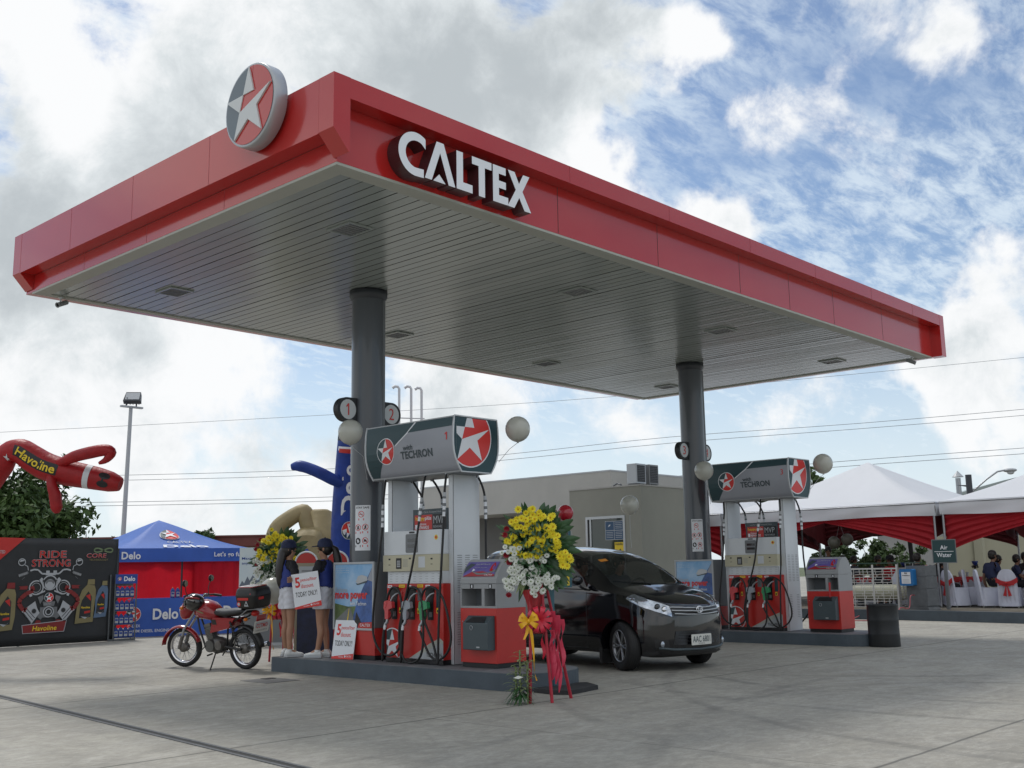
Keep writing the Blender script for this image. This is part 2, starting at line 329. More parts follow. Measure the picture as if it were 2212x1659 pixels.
# ------------------------------------------------------------------ ground
def ground_mat():
    m = bpy.data.materials.new('concrete'); m.use_nodes = True; M['concrete'] = m
    t = m.node_tree; p = t.nodes['Principled BSDF']; n = t.nodes; l = t.links
    tcn = n.new('ShaderNodeTexCoord'); o = tcn.outputs['Object']
    def ns(scale, det, rg, dist=0, sx=1, sy=1, rot=0, off=0):
        mp = n.new('ShaderNodeMapping'); mp.inputs['Scale'].default_value = (sx, sy, 1); mp.inputs['Rotation'].default_value = (0, 0, rot); mp.inputs['Location'].default_value = (off, off, 0)
        l.new(o, mp.inputs[0]); x = n.new('ShaderNodeTexNoise'); x.inputs['Scale'].default_value = scale; x.inputs['Detail'].default_value = det
        x.inputs['Roughness'].default_value = rg; x.inputs['Distortion'].default_value = dist; l.new(mp.outputs[0], x.inputs['Vector']); return x.outputs['Fac']
    def mr(v, a, b, c=0, d=1):
        x = n.new('ShaderNodeMapRange'); l.new(v, x.inputs[0]); x.inputs[1].default_value = a; x.inputs[2].default_value = b; x.inputs[3].default_value = c; x.inputs[4].default_value = d; return x.outputs[0]
    def mx(f, a, b, mode='MIX'):
        x = n.new('ShaderNodeMix'); x.data_type = 'RGBA'; x.blend_type = mode
        if isinstance(f, float): x.inputs[0].default_value = f
        else: l.new(f, x.inputs[0])
        for i, v in ((6, a), (7, b)):
            if isinstance(v, tuple): x.inputs[i].default_value = (*v, 1)
            else: l.new(v, x.inputs[i])
        return x.outputs[2]
    base = mx(mr(ns(.35, 10, .7), .36, .60), (.28, .262, .222), (.43, .41, .35))
    base = mx(mr(ns(5, 10, .75), .42, .62, 0, .55), base, (.25, .235, .205))
    base = mx(mr(ns(1.7, 9, .7, .4, 1, 1, .3), .4, .75, 0, .55), base, (.22, .21, .185))
    base = mx(mr(ns(1.6, 10, .78, 1.4, .6, 1.5, .9, 5), .50, .66, 0, .6), base, (.50, .48, .43))
    base = mx(mr(ns(1.1, 10, .8, 1.8, .55, 1.7, 2.2, 15), .52, .68, 0, .5), base, (.16, .152, .135))
    base = mx(mr(ns(1.0, 8, .75, 1.6, .5, 1.8, -.5, 9), .56, .72, 0, .35), base, (.14, .135, .125))
    base = mx(mr(ns(14, 10, .8, .5, .7, 1.4, .4, 21), .44, .60, 0, .45), base, (.23, .22, .19))
    base = mx(mr(ns(9, 10, .8, .5, .8, 1.3, 1.4, 31), .50, .62, 0, .4), base, (.50, .48, .42))
    base = mx(mr(ns(60, 3, .7), .3, .7, 0, .25), base, (.22, .215, .20))
    base = mx(mr(ns(9, 4, .5, 0, 1, 1, 0, 3), .72, .76, 0, .6), base, (.12, .115, .105))
    # sawn joints, a slab grid
    sp = n.new('ShaderNodeSeparateXYZ'); l.new(o, sp.inputs[0])
    wob = ns(1.5, 3, .5)
    def joint(out, off, pitch, wid):
        a = n.new('ShaderNodeMath'); a.operation = 'ADD'; l.new(out, a.inputs[0]); a.inputs[1].default_value = off
        a2 = n.new('ShaderNodeMath'); a2.operation = 'MULTIPLY_ADD'; l.new(wob, a2.inputs[0]); a2.inputs[1].default_value = .05; l.new(a.outputs[0], a2.inputs[2])
        b = n.new('ShaderNodeMath'); b.operation = 'PINGPONG'; l.new(a2.outputs[0], b.inputs[0]); b.inputs[1].default_value = pitch
        return mr(b.outputs[0], wid, wid*.3)
    j1 = joint(sp.outputs[1], .25, 4.15/2*1.0, .022); j2 = joint(sp.outputs[0], -1.0, 2.1*1.0, .012)
    for j, k in ((j1, .8), (j2, .45)):
        q = n.new('ShaderNodeMath'); q.operation = 'MULTIPLY'; l.new(j, q.inputs[0]); q.inputs[1].default_value = k
        base = mx(q.outputs[0], base, (.07, .068, .06))
    # tyre marks: thin dark arcs
    for cx, cy, rr, wd, k in ((9, -6, 7.2, .06, .3), (9.1, -6, 8.6, .06, .28), (2, -9, 7.5, .06, .25), (13, 2, 7.4, .07, .25), (4.5, -4.2, 2.4, .05, .25), (10, -3, 5.2, .06, .3), (10.1, -3.1, 6.5, .06, .28), (6, -12, 10.5, .06, .25)):
        d = n.new('ShaderNodeVectorMath'); d.operation = 'DISTANCE'; l.new(o, d.inputs[0]); d.inputs[1].default_value = (cx, cy, 0)
        a = n.new('ShaderNodeMath'); a.operation = 'SUBTRACT'; l.new(d.outputs['Value'], a.inputs[0]); a.inputs[1].default_value = rr
        b = n.new('ShaderNodeMath'); b.operation = 'ABSOLUTE'; l.new(a.outputs[0], b.inputs[0])
        f = mr(b.outputs[0], wd*1.6, wd*.6, 0, k); g = n.new('ShaderNodeMath'); g.operation = 'MULTIPLY'; l.new(f, g.inputs[0]); l.new(mr(ns(.6, 4, .6, 0, 1, 1, 0, cx), .4, .6), g.inputs[1])
        base = mx(g.outputs[0], base, (.06, .06, .058))
    l.new(base, p.inputs['Base Color']); p.inputs['Roughness'].default_value = .82
    l.new(mr(ns(1.7, 6, .6), .3, .7, .62, .95), p.inputs['Roughness'])
    b = n.new('ShaderNodeBump'); b.inputs['Strength'].default_value = .35; b.inputs['Distance'].default_value = .01
    l.new(ns(25, 8, .75), b.inputs['Height']); l.new(b.outputs[0], p.inputs['Normal'])
ground_mat()
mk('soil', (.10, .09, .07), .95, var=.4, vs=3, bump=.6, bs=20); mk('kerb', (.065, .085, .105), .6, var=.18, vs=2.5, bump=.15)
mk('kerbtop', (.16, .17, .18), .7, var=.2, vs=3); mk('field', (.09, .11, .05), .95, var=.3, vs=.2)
g = MB('concrete'); g.add([(-60, -60, 0), (120, -60, 0), (120, 60, 0), (-60, 60, 0)], [(0, 1, 2, 3)])
props(g.build('ground', smooth=False), 'worn pale grey concrete forecourt with joints and stains', kind='structure')
g = MB('field'); g.add([(-900, -900, -.02), (900, -900, -.02), (900, 900, -.02), (-900, 900, -.02)], [(0, 1, 2, 3)])
props(g.build('terrain'), 'flat land beyond the forecourt', kind='structure')
# drain: an iron strip set in the slab
d = MB('soffit_gap'); a = V(-.30, 9.0, 0); b_ = V(-1.65, -5.2, 0); t = (b_-a).normalized(); s = V(-t.y, t.x, 0)
mk('drainrim', (.10, .105, .11), .6, var=.3, vs=8)
def strip(bb, o0, o1, z0, z1, m):
    q = [a+s*o0, b_+s*o0, b_+s*o1, a+s*o1]; bb.add([V(p.x, p.y, z0) for p in q]+[V(p.x, p.y, z1) for p in q], [(0, 1, 2, 3), (4, 5, 6, 7), (0, 1, 5, 4), (1, 2, 6, 5), (2, 3, 7, 6), (3, 0, 4, 7)], m)
strip(d, -.025, .025, -.01, .004, 'soffit_gap'); strip(d, -.055, -.026, -.01, .007, 'drainrim'); strip(d, .026, .055, -.01, .007, 'drainrim')
props(d.build('drain_channel'), 'narrow dark drain slot crossing the near concrete', kind='structure')
mk('manhole', (.14, .14, .135), .7, var=.2, vs=6)
d = MB('manhole'); d.box(1.93, 2.42, 3.70, 4.28, -.01, .006); d.box(2.2, 2.36, 4.12, 4.24, .006, .012, 'black')
props(d.build('manhole_cover', bevel=.004), 'square dark cover plate set in the concrete by the kerb', kind='structure')
# islands
def island(x, y0, y1, hw, name_label):
    pts = [(x+hw, y1), (x-hw, y1)] + [(x-hw*math.cos(R(a)), y0+hw*.8-hw*.8*math.sin(R(a))) for a in range(0, 91, 9)] + [(x+hw*math.sin(R(a)), y0+hw*.8-hw*.8*math.cos(R(a))) for a in range(9, 91, 9)]
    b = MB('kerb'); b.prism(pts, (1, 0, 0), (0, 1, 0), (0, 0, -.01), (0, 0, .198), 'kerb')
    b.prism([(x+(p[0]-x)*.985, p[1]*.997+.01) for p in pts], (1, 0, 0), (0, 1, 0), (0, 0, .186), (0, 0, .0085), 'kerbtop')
    o = b.build('pump_island', bevel=.012); props(o, name_label, kind='structure')
island(3.53, .32, 5.10, .58, 'raised dark grey kerb island under the nearer pump')
island(11.53, .20, 5.10, .6, 'raised dark grey kerb island under the farther pump')
# ------------------------------------------------------------------ the canopy
CL, CW, T, S = 14.634, 7.184, 6.0, 5.2
can = thing('fuel_canopy', 'large flat red canopy on two round grey columns over the pumps', 'canopy', (3.53, 3.77, 0))
IN = .2
# front fascia (towards -Y), lettered side
f = MB('red')
f.box(IN, CL-IN, 0, IN-.004, 5.79, T)                       # upper band
f.box(IN, CL-IN, IN, IN+.03, 5.212, T-.01)                  # recessed band
# corner cap left with a chamfered foot, profile in x-z
f.prism([(0, T+.002), (IN, T+.002), (IN, 5.25), (IN-.012, 5.245), (0, 5.45)], (1, 0, 0), (0, 0, 1), (0, -.002, 0), (0, IN+.03, 0))
f.box(CL-IN, CL, -.002, IN+.03, 5.2, T+.002)
for x in (3.47, 5.49, 7.53, 8.98, 10.45, 12.3): f.box(x-.004, x+.004, IN-.0015, IN+.01, 5.22, 5.79, 'soffit_gap')
for x in (3.47, 5.5, 7.53, 9.5, 11.5, 13.2): f.box(x-.003, x+.003, -.0015, .01, 5.79, T, 'reddark')
f.build('fascia', can)
# left fascia (towards -X)
f = MB('red')
f.box(0, IN-.004, IN+.03, CW-IN, 5.442, T)
f.box(IN, IN+.03, IN+.03, CW-IN, 5.212, 5.441)
f.prism([(0, T+.002), (IN, T+.002), (IN, 5.25), (IN-.012, 5.245), (0, 5.45)], (1, 0, 0), (0, 0, 1), (-.002, CW-IN-.03, 0), (0, IN+.03, 0))
for y in (2.17, 3.85, 5.45): f.box(-.0015, .01, y-.003, y+.003, 5.445, T, 'reddark'); f.box(IN-.0015, IN+.01, y-.003, y+.003, 5.22, 5.441, 'reddark')
f.build('fascia', can)
f = MB('red'); f.box(IN, CL-IN, CW-IN, CW, 5.21, T); f.build('fascia', can)
f = MB('red'); f.box(CL-IN, CL-.004, IN+.03, CW-IN, 5.21, T-.003); f.build('fascia', can)
mk('roofdeck', (.3, .3, .3), .7); f = MB('roofdeck'); f.box(IN+.03, CL-IN, IN+.03, CW-IN, 5.5, 5.6); f.build('roof_deck', can)
# soffit: trim frame and planks running back
f = MB('trim'); x0, x1, y0, y1 = .215, CL-.205, .215, CW-.19
for q in ((x0, x1, y0, y0+.19), (x0, x1, y1-.12, y1), (x0, x0+.19, y0+.19, y1-.12), (x1-.12, x1, y0+.19, y1-.12)): f.box(*q, S-.012, S+.01)
f.box(x0-.012, x1+.01, y0-.012, y0-.001, S-.016, S+.012); f.box(x0-.012, x0-.001, y0, y1, S-.016, S+.012)
f.build('soffit_trim', can)
f = MB('soffit'); xx = x0+.192; k = 0; pw = .155
lights = [(x, y) for x in (1.565, 5.64, 9.38, 13.35) for y in (1.71, 5.58)]
while xx < x1-.125:
    xe = min(xx+pw-.011, x1-.122)
    dz = random.uniform(-.0015, .0015); tl_ = random.uniform(-.0012, .0012); ya, yb, n = y0+.192, y1-.122, 12; vs = []
    for i in range(n+1):
        q = ya+(yb-ya)*i/n; w1 = random.uniform(-.0006, .0006); vs += [(xx, q, S+.003+dz+tl_+w1), (xe, q, S+.003+dz-tl_+w1)]
    f.add(vs, [(2*i, 2*i+2, 2*i+3, 2*i+1) for i in range(n)], 'soffit')
    f.add([(xx, ya, S+.003), (xx, yb, S+.003), (xx, yb, S+.02), (xx, ya, S+.02), (xe, ya, S+.003), (xe, yb, S+.003), (xe, yb, S+.02), (xe, ya, S+.02)], [(0, 1, 2, 3), (4, 5, 6, 7)], 'soffit_gap')
    xx += pw; k += 1
f.box(x0+.1, x1-.1, y0+.1, y1-.1, S+.021, S+.03, 'soffit_gap'); f.build('soffit', can)
mk('diffuser', (.26, .27, .26), .3, spec=.8)
for x, y in lights:
    l_ = MB('soffit'); a_, b2 = .18, .21
    for q in ((-a_, a_, -b2, -b2+.03), (-a_, a_, b2-.03, b2), (-a_, -a_+.03, -b2+.03, b2-.03), (a_-.03, a_, -b2+.03, b2-.03)): l_.box(x+q[0], x+q[1], y+q[2], y+q[3], S-.02, S-.002)
    r_ = l_.build('recessed_light', can)
    l_ = MB('diffuser'); l_.box(x-a_+.031, x+a_-.031, y-b2+.031, y+b2-.031, S-.008, S-.001)
    for i in range(6):
        yy = y-b2+.06+i*.058; l_.box(x-a_+.032, x+a_-.032, yy, yy+.008, S-.019, S-.009, 'steel')
    l_.build('louvre', r_)
# columns
for cx in (3.53, 11.53):
    c = MB('column'); c.lathe([(.228, .19), (.228, 5.05), (.23, 5.19)], (cx, 3.77, 0), 48)
    c.lathe([(.232, 5.06), (.265, 5.12), (.265, 5.195), (.2, 5.196)], (cx, 3.77, 0), 40, 'columndark')
    a0 = R(-62); # flat cover strip down the column
    c.box(cx+.228*math.cos(a0)-.022, cx+.228*math.cos(a0)+.022, 3.77+.228*math.sin(a0)-.012, 3.77+.228*math.sin(a0)+.03, .2, 5.05, 'greymid')
    col = c.build('column', can)
    # safety sticker wrapped on the column
    st = MB('white'); a1, a2 = R(-171), R(-143) 
    z0, z1 = 1.60, 2.20; rr = .2305
    a1, a2 = R(-172), R(-118)
    def wr(u, v, e=0): an = a1+(a2-a1)*u; return (cx+(rr+e)*math.cos(an), 3.77+(rr+e)*math.sin(an), z0+(z1-z0)*v)
    st.grid(lambda u, v: wr(u, v), 12, 1)
    def wtext(s_, u0, v0, du, dv, m_, bold=.02):
        vs, fs, _ = text_geo(s_, bold); st.add([wr(u0+a*du, v0+b*dv, .0022) for a, b in vs], fs, m_)
    def wpoly(pts, m_, e=.0015): st.add([wr(u, v, e) for u, v in pts], [tuple(range(len(pts)))], m_)
    wtext('STAY SAFE', .08, .925, .84, .045, 'black')
    def wring(cu, cv, ru, rv, m_):
        for i in range(20):
            t0, t1 = i*math.pi/10, (i+1)*math.pi/10
            wpoly([(cu+ru*math.cos(t0), cv+rv*math.sin(t0)), (cu+ru*math.cos(t1), cv+rv*math.sin(t1)), (cu+ru*.82*math.cos(t1), cv+rv*.82*math.sin(t1)), (cu+ru*.82*math.cos(t0), cv+rv*.82*math.sin(t0))], m_)
    for cu, cv, kind in ((.42, .80, 0), (.22, .505, 1), (.68, .515, 2), (.22, .21, 3), (.68, .215, 4)):
        ru, rv = .19, .072
        if kind != 3:
            wring(cu, cv, ru, rv, 'signred'); wpoly([(cu-ru*.7, cv+rv*.6), (cu-ru*.6, cv+rv*.72), (cu+ru*.7, cv-rv*.6), (cu+ru*.6, cv-rv*.72)], 'signred', .003)
        else: wpoly([(cu+ru*.9*math.cos(i*math.pi/8), cv+rv*math.sin(i*math.pi/8)) for i in range(16)], 'black')
        {0: lambda: wpoly([(cu-ru*.6, cv-rv*.1), (cu+ru*.5, cv-rv*.1), (cu+ru*.5, cv+rv*.1), (cu-ru*.6, cv+rv*.1)], 'black', .002),
         1: lambda: wpoly([(cu-ru*.3, cv-rv*.6), (cu+ru*.2, cv-rv*.5), (cu+ru*.3, cv+rv*.4), (cu, cv+rv*.6), (cu-.3*ru, cv)], 'black', .002),
         2: lambda: wpoly([(cu-ru*.4, cv-rv*.6), (cu+ru*.1, cv-rv*.6), (cu+ru*.4, cv+rv*.6), (cu, cv+rv*.6)], 'black', .002),
         3: lambda: wpoly([(cu-ru*.3, cv-rv*.5), (cu+ru*.3, cv-rv*.5), (cu+ru*.1, cv+rv*.6), (cu-ru*.2, cv+rv*.2)], 'white', .002),
         4: lambda: wpoly([(cu-ru*.6, cv-rv*.3), (cu+ru*.6, cv-rv*.3), (cu+ru*.3, cv+rv*.3), (cu-.2*ru, cv+rv*.5)], 'black', .002)}[kind]()
        wpoly([(cu-ru*.95, cv-rv-.065), (cu+ru*.95, cv-rv-.065), (cu+ru*.95, cv-rv-.02), (cu-ru*.95, cv-rv-.02)], 'signred' if kind != 3 else 'slate')
    st.build('safety_sticker', col)
    # number boxes on both sides, facing the lanes
    for sgn, num in ((-1, 1), (1, 2)):
        n_ = str(num if cx < 5 else num+2); zc, rr2 = 3.49, .165
        y_ = 3.72; xc = cx+sgn*(.228+.165)
        out = [(sgn*rr2*math.cos(R(a)), rr2*math.sin(R(a))) for a in range(-90, 91, 10)] + [(-sgn*.17, rr2), (-sgn*.17, -rr2)]
        b = MB('black'); b.prism(out, (1, 0, 0), (0, 0, 1), (xc, y_, zc), (0, .10, 0))
        nb = b.build('number_box', col)
        b = MB('facewhite'); b.flat(circ(.135, 32), (1, 0, 0), (0, 0, 1), (xc-sgn*.01, y_-.003, zc)); b.text(n_, (1, 0, 0), (0, 0, 1), (xc-sgn*.01, y_-.006, zc), -.045 if n_ != '1' else -.035, -.08, .09 if n_ != '1' else .055, .16, 'signred', .0)
        b.build('number_face', nb)
# lettering CALTEX: outline polygons in a unit box (x in metres, z up), extruded
LT = {
 'C': None,
 'A': [[(0, 0), (.095, 0), (.215, .32), (.335, 0), (.43, 0), (.265, .435), (.165, .435)], [(.115, 0), (.29, 0), (.2, .085)]],
 'L': [[(0, 0), (.235, 0), (.235, .09), (.095, .09), (.095, .42), (0, .42)]],
 'T': [[(.10, 0), (.195, 0), (.195, .335), (.30, .335), (.30, .42), (0, .42), (0, .335), (.10, .335)]],
 'E': [[(0, 0), (.24, 0), (.24, .088), (.093, .088), (.093, .172), (.205, .172), (.205, .255), (.093, .255), (.093, .335), (.205, .335), (.205, .42), (0, .42)]],
 'X': [[(0, 0), (.108, 0), (.19, .135), (.275, 0), (.385, 0), (.245, .218), (.365, .42), (.26, .42), (.19, .297), (.12, .42), (.012, .42), (.135, .215)]]}
oC = [(.36+.0, .0)] 
outer = [(.245+.235*math.cos(R(a)), .215+.232*math.sin(R(a))) for a in range(58, 271, 8)]
inner = [(.255+.15*math.cos(R(a)), .215+.145*math.sin(R(a))) for a in range(262, 55, -8)]
LT['C'] = [[(.375, .40)] + outer + [(.35, -.012), (.35, .078)] + inner + [(.375, .30)]]
pos = {'C': .80, 'A': 1.165, 'L': 1.615, 'T': 1.845, 'E': 2.165, 'X': 2.395}
for ch in 'CALTEX':
    b = MB(['letterwhite', 'lettered_side'])
    for pl in LT[ch]: b.prism(pl, (1, 0, 0), (0, 0, 1), (pos[ch]+.02, .025, 5.262), (0, IN-.028, 0), 'letterwhite', 'lettered_side')
    b.build('letter', can, smooth=False)
# round emblem proud of the left fascia
ec = V(-.19, 1.12, 5.96)
b = MB('steel'); b.lathe([(.42, .0), (.43, 0), (.435, .015), (.435, .15), (.42, .16)], (ec.x, ec.y, ec.z), 56, 'silver', ax='x')
star_emblem(b, (0, -1, 0), (0, 0, 1), ec+V(.006, 0, 0), .418, (-1, 0, 0), rim='red', dark='emblemdark', red='red', white='facewhite', raised=.03, rimw=.02)
b.build('emblem', can)
# security cameras under the rim
def cctv(loc, rz, lab):
    t_ = thing('security_camera', lab, 'camera', loc, rz, 'security cameras under the canopy rim')
    b = MB('whitepaint'); b.lathe([(.03, 0), (.03, -.015), (.012, -.02), (.012, -.07)], (0, 0, 0), 12); b.build('bracket', t_, world=False)
    b = MB('grey'); b.T = Matrix.Rotation(R(25), 4, 'Y'); b.lathe([(.03, -.09), (.034, -.08), (.034, .08), (.04, .1), (.028, .1), (.026, .085)], (0, 0, -.09), 16, ax='x'); b.lathe([(.0, .086), (.026, .086)], (0, 0, -.09), 16, 'black', ax='x'); b.build('housing', t_, world=False)
cctv((.56, 6.9, S-.015), R(200), 'small grey security camera under the left end of the canopy')
cctv((14.05, .42, S-.015), R(-70), 'small grey security camera under the far right corner of the canopy')
# ------------------------------------------------------------------ fuel dispensers (built once at the nearer island, then copied)
def lerp_tab(tab, z):
    for (z0, a0), (z1, a1) in zip(tab, tab[1:]):
        if z <= z1: return a0+(a1-a0)*max(0, (z-z0))/(z1-z0)
    return tab[-1][1]
PROF = [(2.50, .255), (2.58, .312), (2.66, .353), (2.74, .380), (2.82, .391), (2.95, .393), (3.08, .385), (3.18, .37)]   # half width of the topper by height
SXC = 3.505
mk('topgrey', (.33, .345, .39), .35, var=.04, vs=1.5)
def sgn_x(z): return SXC - lerp_tab(PROF, z)
def drape(b, poly, m_, e):
    zs = [p[1] for p in poly]; lv = [z for z, _ in PROF]
    lv = [l for l in lv if min(zs) < l < max(zs)]; cuts = [min(zs)] + lv + [max(zs)]
    for z0, z1 in zip(cuts, cuts[1:]):
        q = clip2(clip2(poly, 1, z0-1e-6, 1), 1, z1+1e-6, -1)
        if len(q) > 2: b.add([(sgn_x(z)-e, y, z) for y, z in q], [tuple(range(len(q)))], m_)
class Drape:                                    # lets star_emblem draw on the curved face
    def __init__(s, b, cy, cz): s.b, s.cy, s.cz = b, cy, cz
    def flat(s, pts, u, v, o, m_): drape(s.b, [(s.cy-p[0], s.cz+p[1]) for p in pts], m_, .004 + o.z)
def dispenser(num):
    t = thing('fuel_dispenser', 'white and red fuel dispenser with topper', 'fuel pump', (3.53, 2.5, .198), 0, 'fuel dispensers on the kerb islands')
    # legs
    for y0 in (1.94, 3.09):
        b = MB('whitepaint'); b.box(3.39, 3.85, y0, y0+.08, .2, 2.5)
        if y0 < 2:
            for c in range(3):
                for k in range(17): b.box(3.455+c*.135, 3.535+c*.135, y0-.004, y0-.0005, 1.05+k*.028, 1.057+k*.028, 'grey')
            for c in range(2):
                for k in range(14): b.box(3.45+c*.25, 3.54+c*.25, y0-.004, y0-.0005, .43+k*.029, .437+k*.029, 'grey')
        b.box(3.39-.0015, 3.40, y0+.0, y0+.004, .2, 2.5, 'lightgrey')
        b.build('leg', t, bevel=.006)
    # cabinet
    b = MB('whitepaint'); b.box(3.25, 3.80, 2.022, 3.082, 1.522, 1.82); b.box(3.275, 3.785, 2.022, 3.03, 1.165, 1.316)
    for c in range(9):
        for k in range(4): b.box(3.2735, 3.28, 2.05+c*.112, 2.10+c*.112, 1.19+k*.03, 1.194+k*.03, 'grey'); 
    b.box(3.274, 3.28, 2.0215, 2.028, 1.17, 1.31, 'grey')
    cab = b.build('cabinet', t, bevel=.004)
    b = MB('cream'); b.box(3.238, 3.81, 2.022, 3.085, 1.318, 1.52)
    for y, z, m_ in ((2.96, 1.47, 0), (2.96, 1.40, 1), (2.57, 1.475, 0), (2.17, 1.465, 0), (2.17, 1.40, 1)): b.box(3.236, 3.2385, y-.018, y+.018, z-.010 if not m_ else z-.004, z+.010 if not m_ else z+.004, 'black')
    b.box(3.2355, 3.2385, 2.29, 2.41, 1.36, 1.495, 'whitepaint')
    for k in range(7): b.box(3.2365, 3.2385, 2.61, 2.70, 1.375+k*.014, 1.379+k*.014, 'grey')
    cp = b.build('control_panel', t, bevel=.003)
    b = MB('black'); b.box(3.230, 3.2375, 2.73, 2.826, 1.35, 1.482)
    for i in range(3):
        for j in range(4): b.box(3.2285, 3.2305, 2.745+i*.022, 2.762+i*.022, 1.37+j*.022, 1.386+j*.022, 'lightgrey')
    b.build('keypad', cp, bevel=.002)
    b = MB('greymid'); b.prism(rrect(.222, .232, .02, 4, -2.547, 1.662), (0, -1, 0), (0, 0, 1), (3.244, 0, 0), (.007, 0, 0))
    for z in (1.70, 1.63): b.box(3.2415, 3.2445, 2.46, 2.62, z-.02, z+.02, 'glass')
    b.build('display', cab)
    b = MB('black'); b.prism(rrect(.10, .022, .008, 3, -2.545, 1.798), (0, -1, 0), (0, 0, 1), (3.246, 0, 0), (.004, 0, 0))
    b.flat(circ(.032, 18), (0, -1, 0), (0, 0, 1), (3.2485, 2.10, 1.725), 'yellow'); b.flat(circ(.018, 12), (0, -1, 0), (0, 0, 1), (3.247, 2.10, 1.725), 'redpaint')
    b.build('badge', cab)
    # red lower door with its graphics
    b = MB('redpaint'); b.box(3.268, 3.79, 1.995, 3.04, .255, 1.163)
    E_ = 3.2665
    star_emblem(b, (0, -1, 0), (0, 0, 1), V(E_, 2.935, .41), .208, (-1, 0, 0), clipx=(-.105, .5), red='redpaint')
    b.box(E_-.009, 3.268, 2.70, 3.04, .20, .256, 'black') if False else None
    for k, pl in enumerate(([(2.617, .256), (2.44, .34), (2.242, .443), (2.056, .514), (1.999, .476), (1.999, .256)],)):
        b.flat([(-p[0], p[1]) for p in pl], (0, -1, 0), (0, 0, 1), (E_-.001, 0, 0), 'trim')
    b.flat([(-2.617, .256), (-2.30, .345), (-2.05, .46), (-1.999, .44), (-1.999, .256)], (0, -1, 0), (0, 0, 1), (E_-.002, 0, 0), 'lightgrey')
    b.text('TECHRON', (0, -1, 0), (0, 0, 1), (E_-.0035, 2.30, .285), 0, 0, .28, .05, 'black', .01)
    door = b.build('door_panel', t)
    b = MB('black')
    for y0, y1 in ((2.91, 2.82), (2.577, 2.486), (2.239, 2.14)):
        b.prism([(0, 0), (.1, 0), (.1, .26), (.13, .40), (0, .40), (-.05, .33), (-.02, .2)], (0, -1, 0), (0, 0, 1), (3.262, y0+.03, .725), (.008, 0, 0), 'black')
        b.box(3.225, 3.262, y1-.01, y0, 1.085, 1.125, 'rubber'); b.box(3.235, 3.262, y0-.05, y0-.02, .76, .82, 'yellow' if False else 'greymid')
    b.build('nozzle_boots', door)
    for (a, c), (d, e), m_ in (((3.025, 1.144), (2.942, 1.112), 'white'), ((2.809, 1.153), (2.698, 1.115), 'yellow'), ((2.629, 1.145), (2.577, 1.119), 'white'), ((2.463, 1.154), (2.356, 1.117), 'yellow'), ((2.311, 1.148), (2.23, 1.118), 'white'), ((2.803, .869), (2.765, .801), 'yellow'), ((2.461, .865), (2.43, .798), 'yellow'), ((2.114, .868), (2.074, .807), 'yellow'), ((2.118, 1.088), (2.054, .876), 'teal'), ((2.457, 1.107), (2.373, .955), 'greymid'), ((2.797, 1.09), (2.74, .95), 'red')):
        b = MB(m_); b.box(3.2645, 3.2675, d, a, e, c, m_)
        if m_ in ('yellow', 'white') and c > 1.1: b.box(3.2635, 3.265, d+.015, a-.015, (c+e)/2-.004, (c+e)/2+.004, 'redpaint')
        if m_ == 'yellow' and c < 1: b.box(3.2635, 3.265, d+.008, a-.008, e+.01, e+.04, 'black')
        b.build('label_sticker', door)
    b = MB('black'); b.box(3.255, 3.80, 1.99, 3.05, .199, .254); b.build('plinth', t, bevel=.003)
    # nozzles and hoses
    cols = ('nozred', 'nozgrey', 'nozgreen')
    NP = [(0, .10), (.077, .115), (.14, .092), (.15, .02), (.078, 0), (.072, -.12), (.013, -.12), (.007, -.015), (-.015, .015)]
    for (dy, c2) in zip((2.964, 2.622, 2.312), cols):
        b = MB(c2); b.prism(NP, (0, -1, 0), (0, 0, 1), (3.155, dy, .847), (.05, 0, 0))
        b.prism([(.0, .095), (.06, .105), (.03, .02), (-.008, .02)], (0, -1, 0), (0, 0, 1), (3.15, dy, .847), (.06, 0, 0), 'nozgrey' if c2 == 'nozgrey' else c2)
        nz = b.build('nozzle', t, bevel=.008)
        b = MB('steel'); b.tube([(3.18, dy-.10, .945), (3.18, dy-.135, 1.0), (3.20, dy-.165, 1.035), (3.235, dy-.19, 1.05)], [.016, .013, .012, .012], 10); b.build('spout', nz)
        b = MB('black'); b.tube([(3.18, dy-.085, .855), (3.18, dy-.115, .80), (3.18, dy-.10, .745), (3.18, dy-.07, .73)], .007, 6); b.build('trigger_guard', nz)
        b = MB('steel'); b.tube([(3.18, dy-.04, .73), (3.175, dy-.035, .69), (3.165, dy-.01, .66)], [.02, .022, .02], 10); b.tube([(3.165, dy-.01, .66), (3.162, dy+.002, .60)], [.019, .017], 10, 'white'); b.build('swivel', nz)
